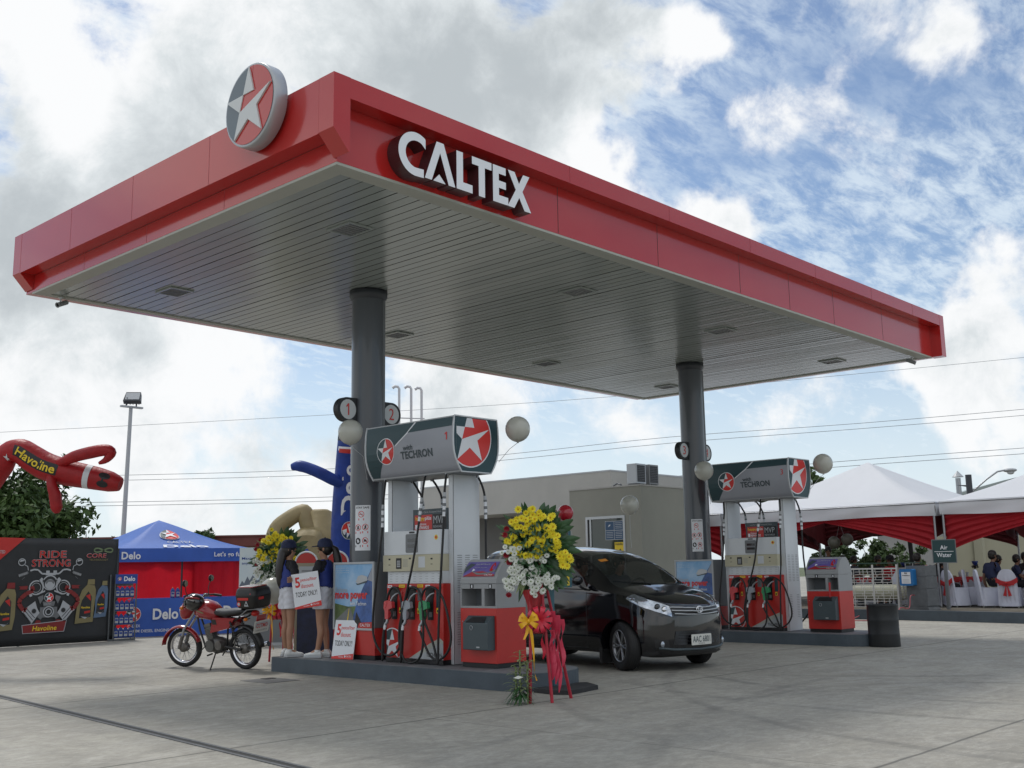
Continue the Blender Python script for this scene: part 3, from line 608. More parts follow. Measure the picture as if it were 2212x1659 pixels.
    H = [
     [(3.27, 3.077, 2.50), (3.2, 3.024, 2.318), (3.2, 3.049, 2.122), (3.2, 3.059, 1.877), (3.16, 3.092, 1.391), (3.16, 3.185, .79), (3.16, 3.171, .505), (3.16, 3.039, .332), (3.16, 2.854, .285), (3.16, 2.692, .368), (3.16, 2.645, .566), (3.16, 2.639, .915), (3.16, 2.693, 1.079), (3.17, 2.785, 1.121), (3.18, 2.876, 1.09), (3.18, 2.939, .983)], 
     [(3.16, 2.967, .62), (3.15, 2.985, .44), (3.15, 2.99, .25), (3.16, 3.0, .225), (3.17, 2.995, .3), (3.18, 2.985, .7), (3.19, 2.95, .98)],
     [(3.27, 2.313, 2.50), (3.2, 2.272, 2.367), (3.2, 2.308, 2.179), (3.2, 2.362, 1.897), (3.16, 2.424, 1.428), (3.16, 2.56, 1.009), (3.16, 2.667, .681), (3.16, 2.681, .449), (3.16, 2.584, .246), (3.16, 2.426, .218), (3.16, 2.287, .303), (3.16, 2.241, .508), (3.16, 2.25, .872), (3.16, 2.302, 1.056), (3.17, 2.407, 1.12), (3.18, 2.514, 1.102), (3.18, 2.574, .985)],
     [(3.162, 2.622, .62), (3.15, 2.63, .42), (3.15, 2.64, .26), (3.16, 2.65, .225), (3.18, 2.645, .35), (3.18, 2.62, .8), (3.18, 2.585, .98)],
     [(3.27, 1.929, 2.50), (3.2, 1.888, 2.296), (3.2, 1.899, 2.11), (3.2, 1.919, 1.787), (3.16, 1.913, 1.374), (3.16, 1.943, 1.033), (3.16, 1.969, .583), (3.16, 1.978, .3), (3.165, 1.99, .22), (3.17, 2.02, .30), (3.17, 2.081, .468), (3.17, 2.22, .70), (3.17, 2.279, .9), (3.17, 2.28, 1.0), (3.17, 2.226, 1.09), (3.17, 2.123, 1.124), (3.17, 2.004, 1.09), (3.17, 1.887, .966), (3.17, 1.79, .699), (3.17, 1.765, .5), (3.17, 1.832, .354), (3.17, 1.976, .266), (3.17, 2.11, .298), (3.17, 2.211, .418), (3.165, 2.305, .60)],
     [(3.78, 1.90, 2.50), (3.86, 1.875, 2.319), (3.88, 1.86, 2.079), (3.88, 1.86, 1.462), (3.88, 1.8, .6), (3.88, 2.0, .3)],
     [(3.70, 2.66, 2.50), (3.75, 2.588, 2.363), (3.80, 2.564, 2.163), (3.86, 2.56, 1.4)],
     [(3.70, 3.04, 2.50), (3.75, 2.971, 2.362), (3.80, 2.945, 2.184), (3.86, 2.94, 1.4)]]
    for i, h in enumerate(H):
        pts = [V(*p) for p in h]; sm = []
        for k in range(len(pts)-1):                      # Catmull-Rom
            p0, p1, p2, p3 = pts[max(k-1, 0)], pts[k], pts[k+1], pts[min(k+2, len(pts)-1)]
            for q in range(4):
                s_ = q/4; sm.append(.5*((2*p1)+(p2-p0)*s_+(2*p0-5*p1+4*p2-p3)*s_*s_+(3*p1-p0-3*p2+p3)*s_**3))
        sm.append(pts[-1])
        b = MB('rubber'); b.tube(sm, .0145, 8); ho = b.build('hose', t)
        if h[0][2] > 2.4:
            b = MB('lightgrey'); zt = h[2][2]+.03
            def at(z):
                for a, c in zip(sm, sm[1:]):
                    if c.z <= z <= a.z: f_ = (a.z-z)/max(1e-6, a.z-c.z); return a.lerp(c, f_)
                return sm[0]
            zt = {0: 2.17, 2: 2.22, 4: 2.26, 5: 2.24}.get(i, 2.24)
            for k, (d0, d1, rr, m_) in enumerate(((0, .05, .02, 'lightgrey'), (.05, .075, .022, 'greymid'), (.075, .13, .02, 'white'), (.13, .165, .024, 'greymid'), (.165, .21, .02, 'white'), (.21, .235, .022, 'greymid'), (.235, .29, .018, 'white'))):
                b.tube([at(zt-d0), at(zt-d1)], rr, 10, m_)
            b.build('hose_coupling', ho); b = MB('steel'); b.tube([sm[0]+V(0, 0, .0), sm[0]+V(0, 0, -.03)], .02, 10, 'steel'); b.build('hose_ferrule', ho)
    # loyalty sign between the legs
    b = MB('slate'); b.box(3.45, 3.47, 2.10, 2.745, 1.821, 2.093)
    o = (3.4485, 2.745, 1.821); U = ((0, -1, 0), (0, 0, 1))
    b.flat([(.03, .012), (.36, .012), (.36, .20), (.03, .20)], *U, o, 'redpaint'); b.flat([(.37, .012), (.62, .012), (.62, .20), (.37, .20)], *U, o, 'black')
    o = (3.447, 2.745, 1.821)
    b.text('Loyalty Cards Accepted Here', *U, o, .09, .215, .44, .032, 'lightgrey'); b.text('happy', *U, o, .05, .12, .17, .06, 'yellow', .02); b.text('plüs', *U, o, .225, .12, .12, .062, 'white', .02)
    b.text('Robinsons', *U, o, .10, .07, .15, .03, 'white', .01); b.text('REWARDS', *U, o, .10, .022, .2, .04, 'white', .02); b.flat(rrect(.045, .06, .01, 3, .065, .05), *U, o, 'white')
    b.text('MVP', *U, o, .385, .085, .2, .095, 'lightgrey', 0); b.text('REWARDS', *U, o, .385, .03, .2, .032, 'lightgrey')
    b.build('loyalty_sign', t)
    # topper
    b = MB('topgrey'); prof = [(-h_, z) for z, h_ in PROF] + [(h_, z) for z, h_ in reversed(PROF)]
    b.prism(prof, (1, 0, 0), (0, 0, 1), (SXC, 1.645, 0), (0, 1.655, 0), 'lightgrey', 'topgrey', True)
    b.box(SXC-.25, SXC+.25, 1.66, 3.29, 2.492, 2.4985, 'greymid')
    e = .0025
    drape(b, [(3.285, 3.165), (2.36, 3.165), (2.497, 3.044), (2.722, 2.898), (2.986, 2.689), (3.15, 2.507), (3.285, 2.507)], 'teal', e)
    drape(b, [(2.36, 3.165), (2.33, 3.165), (2.475, 3.035), (2.71, 2.885), (2.722, 2.898), (2.497, 3.044)], 'white', e)
    drape(b, [(2.32, 3.165), (1.665, 3.165), (1.665, 3.055), (2.475, 3.044)], 'teal', e+.0005)
    for y0 in (1.645, 3.285): drape(b, [(y0, 3.18), (y0+.016, 3.18), (y0+.016, 2.5), (y0, 2.5)], 'lightgrey', e)
    drape(b, [(1.645, 2.517), (3.30, 2.517), (3.30, 2.5), (1.645, 2.5)], 'lightgrey', e+.001); drape(b, [(1.645, 3.18), (3.30, 3.18), (3.30, 3.165), (1.645, 3.165)], 'lightgrey', e+.001)
    tp = b.build('topper', t)
    b = MB('white'); star_emblem(Drape(b, 2.896, 2.84), (1, 0, 0), (0, 1, 0), V(0, 0, 0), .172, (0, 0, 1)); b.build('emblem', tp)
    b = MB('slate')
    def dtext(txt, y, z, wd, h, m_, bold=.0, slope=0):
        vs, fs, _ = text_geo(txt, bold); b.add([(sgn_x(z+v*h)-.006, y-u*wd, z+v*h+slope*u) for u, v in vs], fs, m_)
    dtext('with', 2.56, 2.822, .18, .066, 'slate', .018); dtext('TECHRON', 2.61, 2.712, .59, .10, 'slate', .03)
    b.build('lettering', tp)
    # gable ends
    for y0, ny in ((1.645, -1), (3.30, 1)):
        b = MB('teal'); pf = [(p[0]*.975, p[1]*.99+.028) for p in prof]
        b.prism(pf, (1, 0, 0), (0, 0, 1), (SXC, y0+ny*.001, 0), (0, ny*.002, 0), 'teal')
        yy = y0+ny*.0035
        if ny < 0:
            c0 = (3.39, 2.938); rr = .385; cl = (3.165-c0[0], 3.163-c0[1])
            star_emblem(b, (1, 0, 0), (0, 0, 1), V(c0[0], yy, c0[1]), rr, (0, -1, 0), clipx=cl, rimw=.045)
        else: star_emblem(b, (-1, 0, 0), (0, 0, 1), V(3.52, yy, 2.84), .3, (0, 1, 0), rimw=.045)
        b.build('end_panel', tp)
        b = MB('whitepaint')
        ring = [V(SXC+p[0], y0+ny*.006, p[1]) for p in prof]; b.tube(ring+[ring[0]], .010, 6)
        b.build('edge_trim', tp)
    return t
mk('nozred', (.55, .05, .06), .35, coat=.3); mk('nozgrey', (.28, .31, .35), .35, coat=.3); mk('nozgreen', (.02, .25, .10), .35, coat=.3)
def num_part(t, s_):
    b = MB('signred'); vs, fs, asp = text_geo(s_, 0); z0 = 2.89; h = .095; wd = h*min(.75, asp) if s_ != '1' else .045
    b.add([(sgn_x(z0+v*h)-.005, 1.79-u*wd, z0+v*h) for u, v in vs], fs, 'signred')
    o_ = V(3.53, 2.5, .198); b.v = [p-o_ for p in b.v]
    return b.build('pump_number', t, world=False)
d1 = dispenser(1); d2 = copy_tree(d1)
d1['label'] = 'fuel dispenser number 1 on the nearer island, white and red with black hoses'; d2['label'] = 'fuel dispenser number 3 on the farther island, beside the black car nose'
num_part(d1, '1'); num_part(d2, '3'); d2.location.x += 8.03; d2.location.y -= .06; d2.location.z += -.005
# ------------------------------------------------------------------ island service kiosk (windscreen wash and waste)
mk('kiosk', (.30, .31, .32), .45, var=.04); mk('posterblue', (.09, .08, .28), .3, col2=(.16, .12, .38), vs=6)
def kiosk():
    t = thing('service_kiosk', 'kiosk', 'service kiosk', (3.53, 1.41, .198), 0, 'waste and wash kiosks at the island ends')
    b = MB('redpaint'); b.box(3.28, 3.78, 1.115, 1.71, .25, .875); b.box(3.2785, 3.285, 1.66, 1.70, .845, .862, 'signred'); b.flat(circ(.008, 8), (0, -1, 0), (0, 0, 1), (3.279, 1.675, .72), 'steel')
    b.build('base_cabinet', t, bevel=.004)
    b = MB('black'); b.box(3.30, 3.76, 1.13, 1.70, .198, .249); b.build('plinth', t)
    PK = [(3.28, 1.155), (3.284, 1.21), (3.31, 1.27), (3.36, 1.345), (3.42, 1.41), (3.47, 1.44), (3.59, 1.44), (3.64, 1.41), (3.70, 1.345), (3.75, 1.27), (3.776, 1.21), (3.78, 1.155)]
    b = MB('kiosk')
    for q in ((1.115, 1.13), (1.69, 1.71)): b.box(3.28, 3.78, *q, .876, 1.154)
    b.box(3.28, 3.78, 1.131, 1.689, .876, .90); b.box(3.28, 3.78, 1.131, 1.689, 1.10, 1.154); b.box(3.28, 3.78, 1.308, 1.354, .901, 1.099)
    b.box(3.52, 3.54, 1.131, 1.689, .901, 1.099, 'greymid')
    b.box(3.277, 3.30, 1.487, 1.543, 1.104, 1.160-.008, 'black'); b.box(3.277, 3.30, 1.187, 1.233, 1.104, 1.152, 'black')
    b.box(3.276, 3.28, 1.505, 1.522, 1.11, 1.145, 'white'); b.box(3.276, 3.28, 1.2, 1.22, 1.11, 1.145, 'white')
    b.build('bin_housing', t)
    b = MB('kiosk'); b.prism(PK, (1, 0, 0), (0, 0, 1), (0, 1.113, .002), (0, .599, 0), smooth=False)
    hood = b.build('hood', t, bevel=.006)
    b = MB('posterblue'); P0 = V(3.300, 1.68, 1.235); P1 = V(3.412, 1.68, 1.405); vv = (P1-P0)
    for k in range(1): pass
    n_ = V(-vv.z, 0, vv.x).normalized()*.012; U = V(0, -.52, 0)
    def pq(u, v, e=0): return P0+U*u+vv*v+n_*(1+e+.9*math.sin(math.pi*v))
    def pp(pts, m_, e): b.add([pq(x, y, e) for x, y in pts], [tuple(range(len(pts)))], m_)
    b.grid(lambda a, c: pq(a, c), 2, 8, 'posterblue')
    pp([(0, 0), (.25, .28), (.6, .33), (1, .12), (1, 0)], 'reddark', .15); pp([(.2, .35), (.5, .2), (.8, .25), (1, .45), (1, .3), (.75, .12), (.45, .1)], 'greymid', .2)
    pp([(.8, .35), (.9, .3), (.95, .7), (.88, .95), (.82, .7)], 'red', .25); pp([(0, .2), (.15, .5), (.28, .8), (.1, .9), (0, .6)], 'slate', .15); pp([(.25, .3), (.35, .4), (.27, .5)], 'white', .25)
    vs, fs, _ = text_geo('Enjoy MVP Rewards', .01); b.add([pq(.3+a*.45, .72+c*.14, .3) for a, c in vs], fs, 'lightgrey')
    vs, fs, _ = text_geo('and other great deals', 0); b.add([pq(.3+a*.4, .52+c*.09, .3) for a, c in vs], fs, 'lightgrey')
    vs, fs, _ = text_geo('CALTEX', .01); b.add([pq(.68+a*.26, .05+c*.08, .3) for a, c in vs], fs, 'white')
    b.build('poster', hood)
    b = MB('slate'); o = V(3.16, 1.55, .405); LW = .40
    pr = [(0, 0), (.12, 0), (.12, .385), (.09, .385), (0, .305)]
    b.prism(pr, (1, 0, 0), (0, 0, 1), (3.16, 1.145, .405), (0, .405, 0))
    b.prism([(.02, .004), (.33, .004), (.30, .09), (.08, .09)], (0, -1, 0), (.09/.12, 0, .08/.12), (3.158, 1.53, .716), (-.001, 0, .0015), 'black')
    lb = b.build('litter_bin', t, bevel=.008)
    b = MB('steel'); b.tube([V(3.1585, 1.41+.022*math.cos(a*.5236), .655+.026*math.sin(a*.5236)) for a in range(13)], .004, 6); b.box(3.1575, 3.16, 1.28, 1.33, .43, .445, 'lightgrey'); b.build('badge', lb)
    return t
k1 = kiosk(); k2 = copy_tree(k1); k2.location.x += 8.0; k2.location.y -= .27
k1['label'] = 'red and grey bin and wash kiosk behind the large flower stand'; k2['label'] = 'red and grey bin and wash kiosk with an orange squeegee, by the black drum'
b = MB('nozred'); b.tube([(11.22, .98, 1.02), (11.24, 1.0, .80), (11.25, 1.01, .74)], [.018, .015, .012], 8); b.v = [p-V(11.53, 1.14, .198) for p in b.v]; b.build('squeegee_handle', k2, world=False)
# ------------------------------------------------------------------ poster cabinets round the column feet
mk('artsky', (.10, .33, .62), .3, col2=(.42, .58, .76), vs=2.2); mk('artroad', (.16, .17, .17), .4, var=.2, vs=4); mk('artfield', (.10, .15, .05), .4, var=.4, vs=6); mk('artcar', (.04, .10, .30), .25, var=.5, vs=5)
def pcab():
    t = thing('poster_cabinet', 'poster', 'poster cabinet', (3.53, 3.73, .198), 0, 'poster cabinets at the column feet')
    b = MB('greymid'); b.box(3.285, 3.775, 3.30, 4.15, .60, 1.445); b.build('casing', t, bevel=.005)
    b = MB('redpaint'); b.box(3.28, 3.78, 3.295, 4.155, .255, .598); b.build('base', t, bevel=.004)
    b = MB('black'); b.box(3.29, 3.77, 3.305, 4.145, .2, .254); b.build('plinth', t)
    b = MB('lightgrey'); y0, y1, z0, z1 = 3.305, 4.148, .57, 1.45; w_ = .028
    b.box(3.262, 3.284, y0, y1, z0, z0+w_); b.box(3.262, 3.284, y0, y1, z1-w_, z1); b.box(3.262, 3.284, y0, y0+w_, z0+w_, z1-w_); b.box(3.262, 3.284, y1-w_, y1, z0+w_, z1-w_)
    fr = b.build('poster_frame', t, bevel=.002)
    b = MB('artsky'); U = ((0, -1, 0), (0, 0, 1)); ow = y1-y0-2*w_; oh = z1-z0-2*w_
    o = lambda e: (3.276-e*.001, y1-w_, z0+w_)
    F = lambda pts, m_, e: b.flat([(p[0]*ow, p[1]*oh) for p in pts], *U, o(e), m_)
    F([(0, 0), (1, 0), (1, 1), (0, 1)], 'artsky', 0)
    F([(0, .38), (.35, .33), (.6, .34), (1, .36), (1, 0), (0, 0)], 'artfield', 1); F([(0, 0), (0, .10), (.36, .31), (.42, .31), (.58, 0)], 'artroad', 2); F([(.30, 0), (.34, 0), (.39, .3), (.38, .3)], 'yellow', 3)
    F([(.5, .0), (.5, .2), (.62, .45), (.8, .7), (1, .97), (1, 0)], 'artcar', 4); F([(.86, .75), (1, .97), (1, .72)], 'panelgrey', 5)
    F([(.56, .72), (.62, .81), (.72, .83), (.86, .80), (.86, .74), (.62, .69)], 'silver', 6); F([(.56, .70), (.62, .69), (.86, .74), (.84, .71), (.6, .67)], 'slate', 7)
    F([(.52, .02), (.58, .25), (.7, .1), (.8, .02)], 'black', 5); F([(.62, .0), (1, 0), (1, .10), (.66, .08)], 'redpaint', 7)
    b.text('CALTEX', *U, o(8.5), .68*ow, .025*oh, .27*ow, .045*oh, 'white', .01); b.text('Release', *U, o(8.5), .03*ow, .56*oh, .30*ow, .075*oh, 'lightgrey')
    b.text('more power', *U, o(8.5), .01*ow, .41*oh, .86*ow, .14*oh, 'signred', .03, 0); b.text('with Techron', *U, o(8.5), .42*ow, .35*oh, .42*ow, .06*oh, 'white', .01)
    for k in range(3): b.text('new and improved fuel formula', *U, o(8.5), .03*ow, (.93-k*.035)*oh, .35*ow, .018*oh, 'whitepaint')
    b.build('poster', fr)
    return t
p1 = pcab(); p2 = copy_tree(p1); p2.location.x += 8.0; p2.location.y -= .02
p1['label'] = 'grey and red poster cabinet round the nearer column foot, behind the leaning placard'; p2['label'] = 'grey and red poster cabinet round the farther column foot, beyond the car bonnet'
# ------------------------------------------------------------------ discount placards
def placard(loc, rz, tilt, lab, name='discount_placard'):
    t = thing(name, lab, 'placard', loc, rz, 'white discount placards')
    W_, H_ = .40, .50; b = MB('white'); b.T = Matrix.Rotation(tilt, 4, 'Y')
    U = ((0, -1, 0), (0, 0, 1))
    b.box(0, .006, -W_/2, W_/2, 0, H_); o = lambda e: (-.0012*e, W_/2, 0)
    b.flat([(0, 0), (W_, 0), (W_, .075), (0, .028)], *U, o(1), 'signred')
    b.text('5', *U, o(1), .045, .30, .075, .15, 'signred', .03); b.text('pesos/liter', *U, o(1), .128, .365, .245, .062, 'signred', .012); b.text('discount.', *U, o(1), .128, .285, .19, .058, 'signred', .012)
    b.text('TODAY ONLY!', *U, o(1), .035, .165, .32, .072, 'black', .012); b.text('CALTEX', *U, o(2), .27, .025, .095, .022, 'white', .01); b.text('Unbeatable', *U, o(2), .13, .02, .09, .016, 'white', .01); b.flat(circ(.014, 12, cx=.25, cy=.035), *U, o(2), 'white')
    b.build('board', t, world=False); return t
placard((3.18, 3.84, .200), R(6), R(9), 'white discount placard leaning on the poster cabinet foot')
# ------------------------------------------------------------------ buildings
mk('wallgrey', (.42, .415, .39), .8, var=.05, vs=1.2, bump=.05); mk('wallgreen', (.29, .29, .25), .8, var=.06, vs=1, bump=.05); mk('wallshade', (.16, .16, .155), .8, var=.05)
mk('doorglass', (.015, .03, .022), .04, spec=.8); mk('notice', (.03, .08, .16), .4); mk('alum', (.45, .47, .48), .3, metal=.5)
t = thing('service_booth', 'flat roofed grey green booth with a glass door beyond the second column', 'booth', (14.4, 7.16, 0))
b = MB('wallgreen'); y0, y1 = 7.16, 9.30; dy0, dy1, dz = 7.63, 8.81, 2.54
b.box(14.4, 14.55, y0, dy0, 0, 3.2); b.box(14.4, 14.55, dy1, y1, 0, 3.2); b.box(14.4, 14.55, dy0, dy1, dz, 3.2)
b.box(14.55, 17.1, y0, y0+.15, 0, 3.2); b.box(16.95, 17.1, y0+.15, y1, 0, 3.2); b.box(14.55, 16.95, y1-.15, y1, 0, 3.2); b.build('wall', t)
b = MB('wallgrey'); b.box(14.38, 17.12, y0-.02, y1+.02, 3.2, 3.23); b.build('roof', t)
b = MB('alum'); b.box(14.385, 14.45, dy0, dy0+.06, .02, dz); b.box(14.385, 14.45, dy1-.06, dy1, .02, dz); b.box(14.385, 14.45, dy0+.06, dy1-.06, dz-.06, dz); b.box(14.40, 14.44, dy1-.16, dy1-.11, .02, dz-.06); fr = b.build('door_frame', t)
b = MB('doorglass'); b.box(14.42, 14.43, dy0+.06, dy1-.16, .02, dz-.06); dr = b.build('door', t)
b = MB('notice'); U = ((0, -1, 0), (0, 0, 1)); o = lambda e, y=8.24, z=1.98: (14.418-e*.001, y, z)
b.flat([(0, 0), (.54, 0), (.54, .44), (0, .44)], *U, o(0), 'lightgrey')
for i in range(2):
    for j in range(2):
        b.flat([(.012+i*.265, .012+j*.215), (.262+i*.265, .012+j*.215), (.262+i*.265, .212+j*.215), (.012+i*.265, .212+j*.215)], *U, o(1.5), 'notice')
        for k in range(4):
            if (i, j) != (0, 1): b.flat([(.04+i*.265, .05+j*.215+k*.04), (.235+i*.265, .05+j*.215+k*.04), (.235+i*.265, .062+j*.215+k*.04), (.04+i*.265, .062+j*.215+k*.04)], *U, o(3), 'lightgrey')
b.flat([(.09, .30), (.15, .33), (.17, .36), (.12, .35)], *U, o(3), 'white'); b.build('notice', dr)
b = MB('yellow'); o2 = lambda e: (14.418-e*.001, 7.97, 1.42)
b.flat([(0, 0), (.26, 0), (.26, .5), (0, .5)], *U, o2(0), 'yellow'); b.text('WARNING', *U, o2(2), .02, .43, .22, .05, 'black', .02); b.flat([(.06, .27), (.17, .35), (.19, .31), (.09, .23)], *U, o2(2), 'black'); b.flat([(.12, .26), (.15, .27), (.19, .19), (.22, .19), (.22, .17), (.17, .17)], *U, o2(2), 'black')
b.text('PROTECTED BY', *U, o2(2), .03, .12, .20, .025, 'black'); b.text('CCTV', *U, o2(2), .05, .03, .16, .07, 'black', .03); b.build('warning_sign', dr)
b = MB('steel'); b.lathe([(.05, 0), (.055, -.012), (.04, -.014), (.035, 0)], (14.418, 8.22, 1.60), 16, ax='x'); b.build('pull', dr)
b = MB('alum'); b.tube([(15.6, 8.9, 3.23), (15.6, 8.85, 3.36), (15.55, 8.7, 3.40), (15.5, 8.55, 3.36), (15.5, 8.5, 3.23)], .02, 8, 'columndark'); b.build('conduit', t)
def ac(x, y, lab, dark):
    t_ = thing('air_conditioner', lab, 'air conditioner', (x, y, 3.23), 0, 'outdoor units on the booth roof')
    b = MB('silver' if not dark else 'grey'); b.box(-.19, .19, -.14, .14, .03, .50); b.box(-.17, -.12, -.13, .13, 0, .03, 'grey'); b.box(.12, .17, -.13, .13, 0, .03, 'grey'); b.build('casing', t_, world=False, bevel=.01)
    b = MB('black'); b.box(-.15, .15, -.145, -.1401, .07, .46); 
    for k in range(9): b.box(-.15, .15, -.149, -.1451, .09+k*.04, .096+k*.04, 'greymid')
    b.build('grille', t_, world=False)
ac(14.62, 7.42, 'shiny outdoor air conditioner unit on the booth roof corner', 0); ac(15.10, 7.40, 'dark fronted air conditioner unit right of the shiny one', 1)
# main shop
t = thing('shop_building', 'low pale grey shop building with a deep overhanging fascia', 'building', (17.1, 10.1, 0))
b = MB('wallgrey'); b.box(17.1, 21.6, 10.1, 17.7, 2.95, 3.9); b.box(17.3, 21.6, 10.3, 10.45, 0, 2.95); b.box(17.09, 21.61, 10.09, 17.71, 3.9, 3.94, 'lightgrey'); b.build('parapet', t)
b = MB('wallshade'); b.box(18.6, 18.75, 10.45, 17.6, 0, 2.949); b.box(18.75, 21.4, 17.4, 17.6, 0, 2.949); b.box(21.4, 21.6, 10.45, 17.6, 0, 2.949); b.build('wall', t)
b = MB('alum'); b.box(18.57, 18.6, 12.6, 15.4, 0.1, 2.3); b.box(18.565, 18.571, 12.68, 13.95, .2, 2.2, 'doorglass'); b.box(18.565, 18.571, 14.05, 15.32, .2, 2.2, 'doorglass'); b.build('window', t)
# far building with a red roof edge
t = thing('red_roofed_building', 'long low brown building with a dark red roof edge, far behind the tent', 'building', (28, 45, 0))
mk('redroof', (.14, .035, .03), .6, var=.1); mk('brownwall', (.26, .13, .09), .8, var=.1)
b = MB('brownwall'); b.T = Matrix.Translation((28.9, 43.8, 0)) @ Matrix.Rotation(R(-46), 4, 'Z')
b.box(-12, 12, 0, 8, -.02, 2.9); b.build('wall', t)
b = MB('redroof'); b.T = Matrix.Translation((28.9, 43.8, 0)) @ Matrix.Rotation(R(-46), 4, 'Z'); b.box(-12.3, 12.3, -.4, 8.4, 2.9, 3.42); b.box(-12.5, 12.5, -.5, 8.5, 3.42, 3.50); b.build('roof', t)
t = thing('cream_wall', 'pale cream boundary wall seen under the white tents', 'wall', (36, 7, 0)); mk('creamwall', (.40, .38, .28), .8, var=.06, vs=.6)
b = MB('creamwall'); b.prism([(34.6, 8.4), (35.5, 7.2), (37.4, 5.1), (37.7, 5.3), (35.8, 7.5), (34.9, 8.7)], (1, 0, 0), (0, 1, 0), (0, 0, 0), (0, 0, 2.3)); b.build('panel', t)
b = MB('creamwall'); b.box(35.25, 35.55, 7.05, 7.35, 0, 2.35); b.build('pier', t)
t = thing('green_roofed_hall', 'distant hall with a long pale green sloping roof behind the white tents', 'building', (55, 12, 0)); mk('hallroof', (.33, .38, .37), .5, var=.06)
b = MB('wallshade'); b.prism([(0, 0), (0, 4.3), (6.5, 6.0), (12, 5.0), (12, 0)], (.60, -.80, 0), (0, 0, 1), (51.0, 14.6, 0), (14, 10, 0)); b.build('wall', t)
b = MB('hallroof'); b.prism([(-.6, 4.55), (3, 5.5), (6.5, 6.25), (9.5, 6.0), (12.5, 5.2), (12.5, 4.95), (9.5, 5.75), (6.5, 6.0), (3, 5.25), (-.6, 4.35)], (.60, -.80, 0), (0, 0, 1), (50.5, 14.2, 0), (15, 10.6, 0)); b.build('roof', t)
# street lamp and flue behind the tents
t = thing('street_lamp', 'cobra head street lamp on an arm above the white tents', 'street lamp', (40.1, 9.1, 0), 0)
b = MB('columndark'); b.tube([(40.1, 9.1, 0), (40.1, 9.1, 4.95)], .13, 10); b.tube([(40.1, 9.1, 4.5), (40.1, 9.6, 4.55), (40.1, 9.1, 4.45)], .03, 6); b.build('pole', t)
b = MB('steel'); b.tube([(40.15, 9.0, 4.25), (40.5, 8.5, 4.75), (40.8, 8.15, 5.05), (41.0, 7.95, 5.1)], .035, 8); b.build('arm', t)
b = MB('lightgrey'); b.ball((41.2, 7.78, 5.1), (.25, .28, .09), 14); b.ball((41.2, 7.76, 5.03), (.15, .16, .11), 12, 'whitepaint'); b.build('lamp_head', t)
t = thing('flue_pipe', 'thin flue pipe with a pointed cap beside the dark lamp post', 'flue', (44.8, 11.3, 0))
b = MB('steel'); b.tube([(44.8, 11.3, 0), (44.8, 11.3, 5.2)], .12, 10); b.build('pipe', t); b = MB('lightgrey'); b.lathe([(.26, 5.25), (.0, 5.55)], (44.8, 11.3, 0), 10); b.build('cap', t)
for i, (x, y, zt) in enumerate(((10.37, 10.98, 5.5), (10.58, 10.80, 5.5), (10.74, 10.62, 5.46))):
    t = thing('vent_pipe', ('leftmost', 'middle', 'rightmost')[i]+' of the three thin white vent pipes above the first topper', 'vent pipe', (x, y, 0), 0, 'white vent pipes')
    b = MB('whitepaint'); b.tube([(x, y, 0), (x, y, zt), (x-.02, y+.02, zt+.05), (x-.08, y+.06, zt+.06), (x-.12, y+.1, zt+.02)], [.03, .03, .03, .034, .036], 10); b.build('pipe', t)
b = MB('whitepaint'); b.tube([(10.33, 11.0, 4.82), (10.80, 10.58, 4.80)], .015, 6); b.v = [p-V(10.58, 10.8, 0) for p in b.v]
b.build('bracket', [o for o in COL.objects if o.name.startswith('vent_pipe')][1], world=False)
# light pole
t = thing('light_pole', 'slim grey pole with a square floodlight, left of the canopy', 'light pole', (8.80, 20.85, 0))
b = MB('lightgrey'); b.tube([(8.80, 20.85, 0), (8.72, 20.5, 6.0)], [.075, .05], 12); b.box(8.4, 9.05, 20.42, 20.52, 5.98, 6.03); b.build('pole', t)
b = MB('columndark'); b.T = Matrix.Translation((8.68, 20.35, 6.28)) @ Matrix.Rotation(R(-40), 4, 'Z') @ Matrix.Rotation(R(-35), 4, 'X')
b.prism([(-.24, -.15), (.24, -.15), (.20, .18), (-.20, .18)], (1, 0, 0), (0, 0, 1), (0, 0, 0), (0, .14, 0)); b.box(-.19, .19, -.012, -.002, -.11, .14, 'lightgrey')
for k in range(5): b.box(-.17+k*.08, -.15+k*.08, .14, .2, -.12, .12, 'black')
b.build('floodlight', t)
b = MB('columndark'); b.tube([(8.55, 20.45, 6.03), (8.55, 20.4, 6.25)], .02, 6); b.tube([(8.85, 20.45, 6.03), (8.85, 20.4, 6.25)], .02, 6); b.build('yoke', t)
# wires
mk('cable', (.26, .28, .30), .6)
# ------------------------------------------------------------------ trees
def leafmat(k, c1, c2): mk(k, c1, .6, col2=c2, vs=1.6, spec=.3)
leafmat('leaf', (.018, .04, .012), (.075, .13, .03)); leafmat('leaf2', (.03, .06, .02), (.10, .15, .05)); mk('bark', (.10, .08, .06), .9, var=.3, vs=6, bump=.4)
def leaves(b, clumps, n, ls, m='leaf', rnd=random):
    for c, r in clumps:
        for _ in range(n):
            d = V(rnd.gauss(0, 1), rnd.gauss(0, 1), rnd.gauss(0, 1)).normalized()*r*(rnd.random()**.45); d.z *= .75
            p = V(*c)+d; s = ls*rnd.uniform(.6, 1.3)
            nrm_ = (d.normalized()*.6+V(rnd.uniform(-1, 1), rnd.uniform(-1, 1), rnd.uniform(-.2, 1))).normalized()
            u = nrm_.orthogonal().normalized(); u.rotate(Matrix.Rotation(rnd.uniform(0, 6.28), 3, nrm_)); v = nrm_.cross(u)
            b.add([p-u*s, p-v*s*.45, p+u*s, p+v*s*.45], [(0, 1, 2, 3)], m)
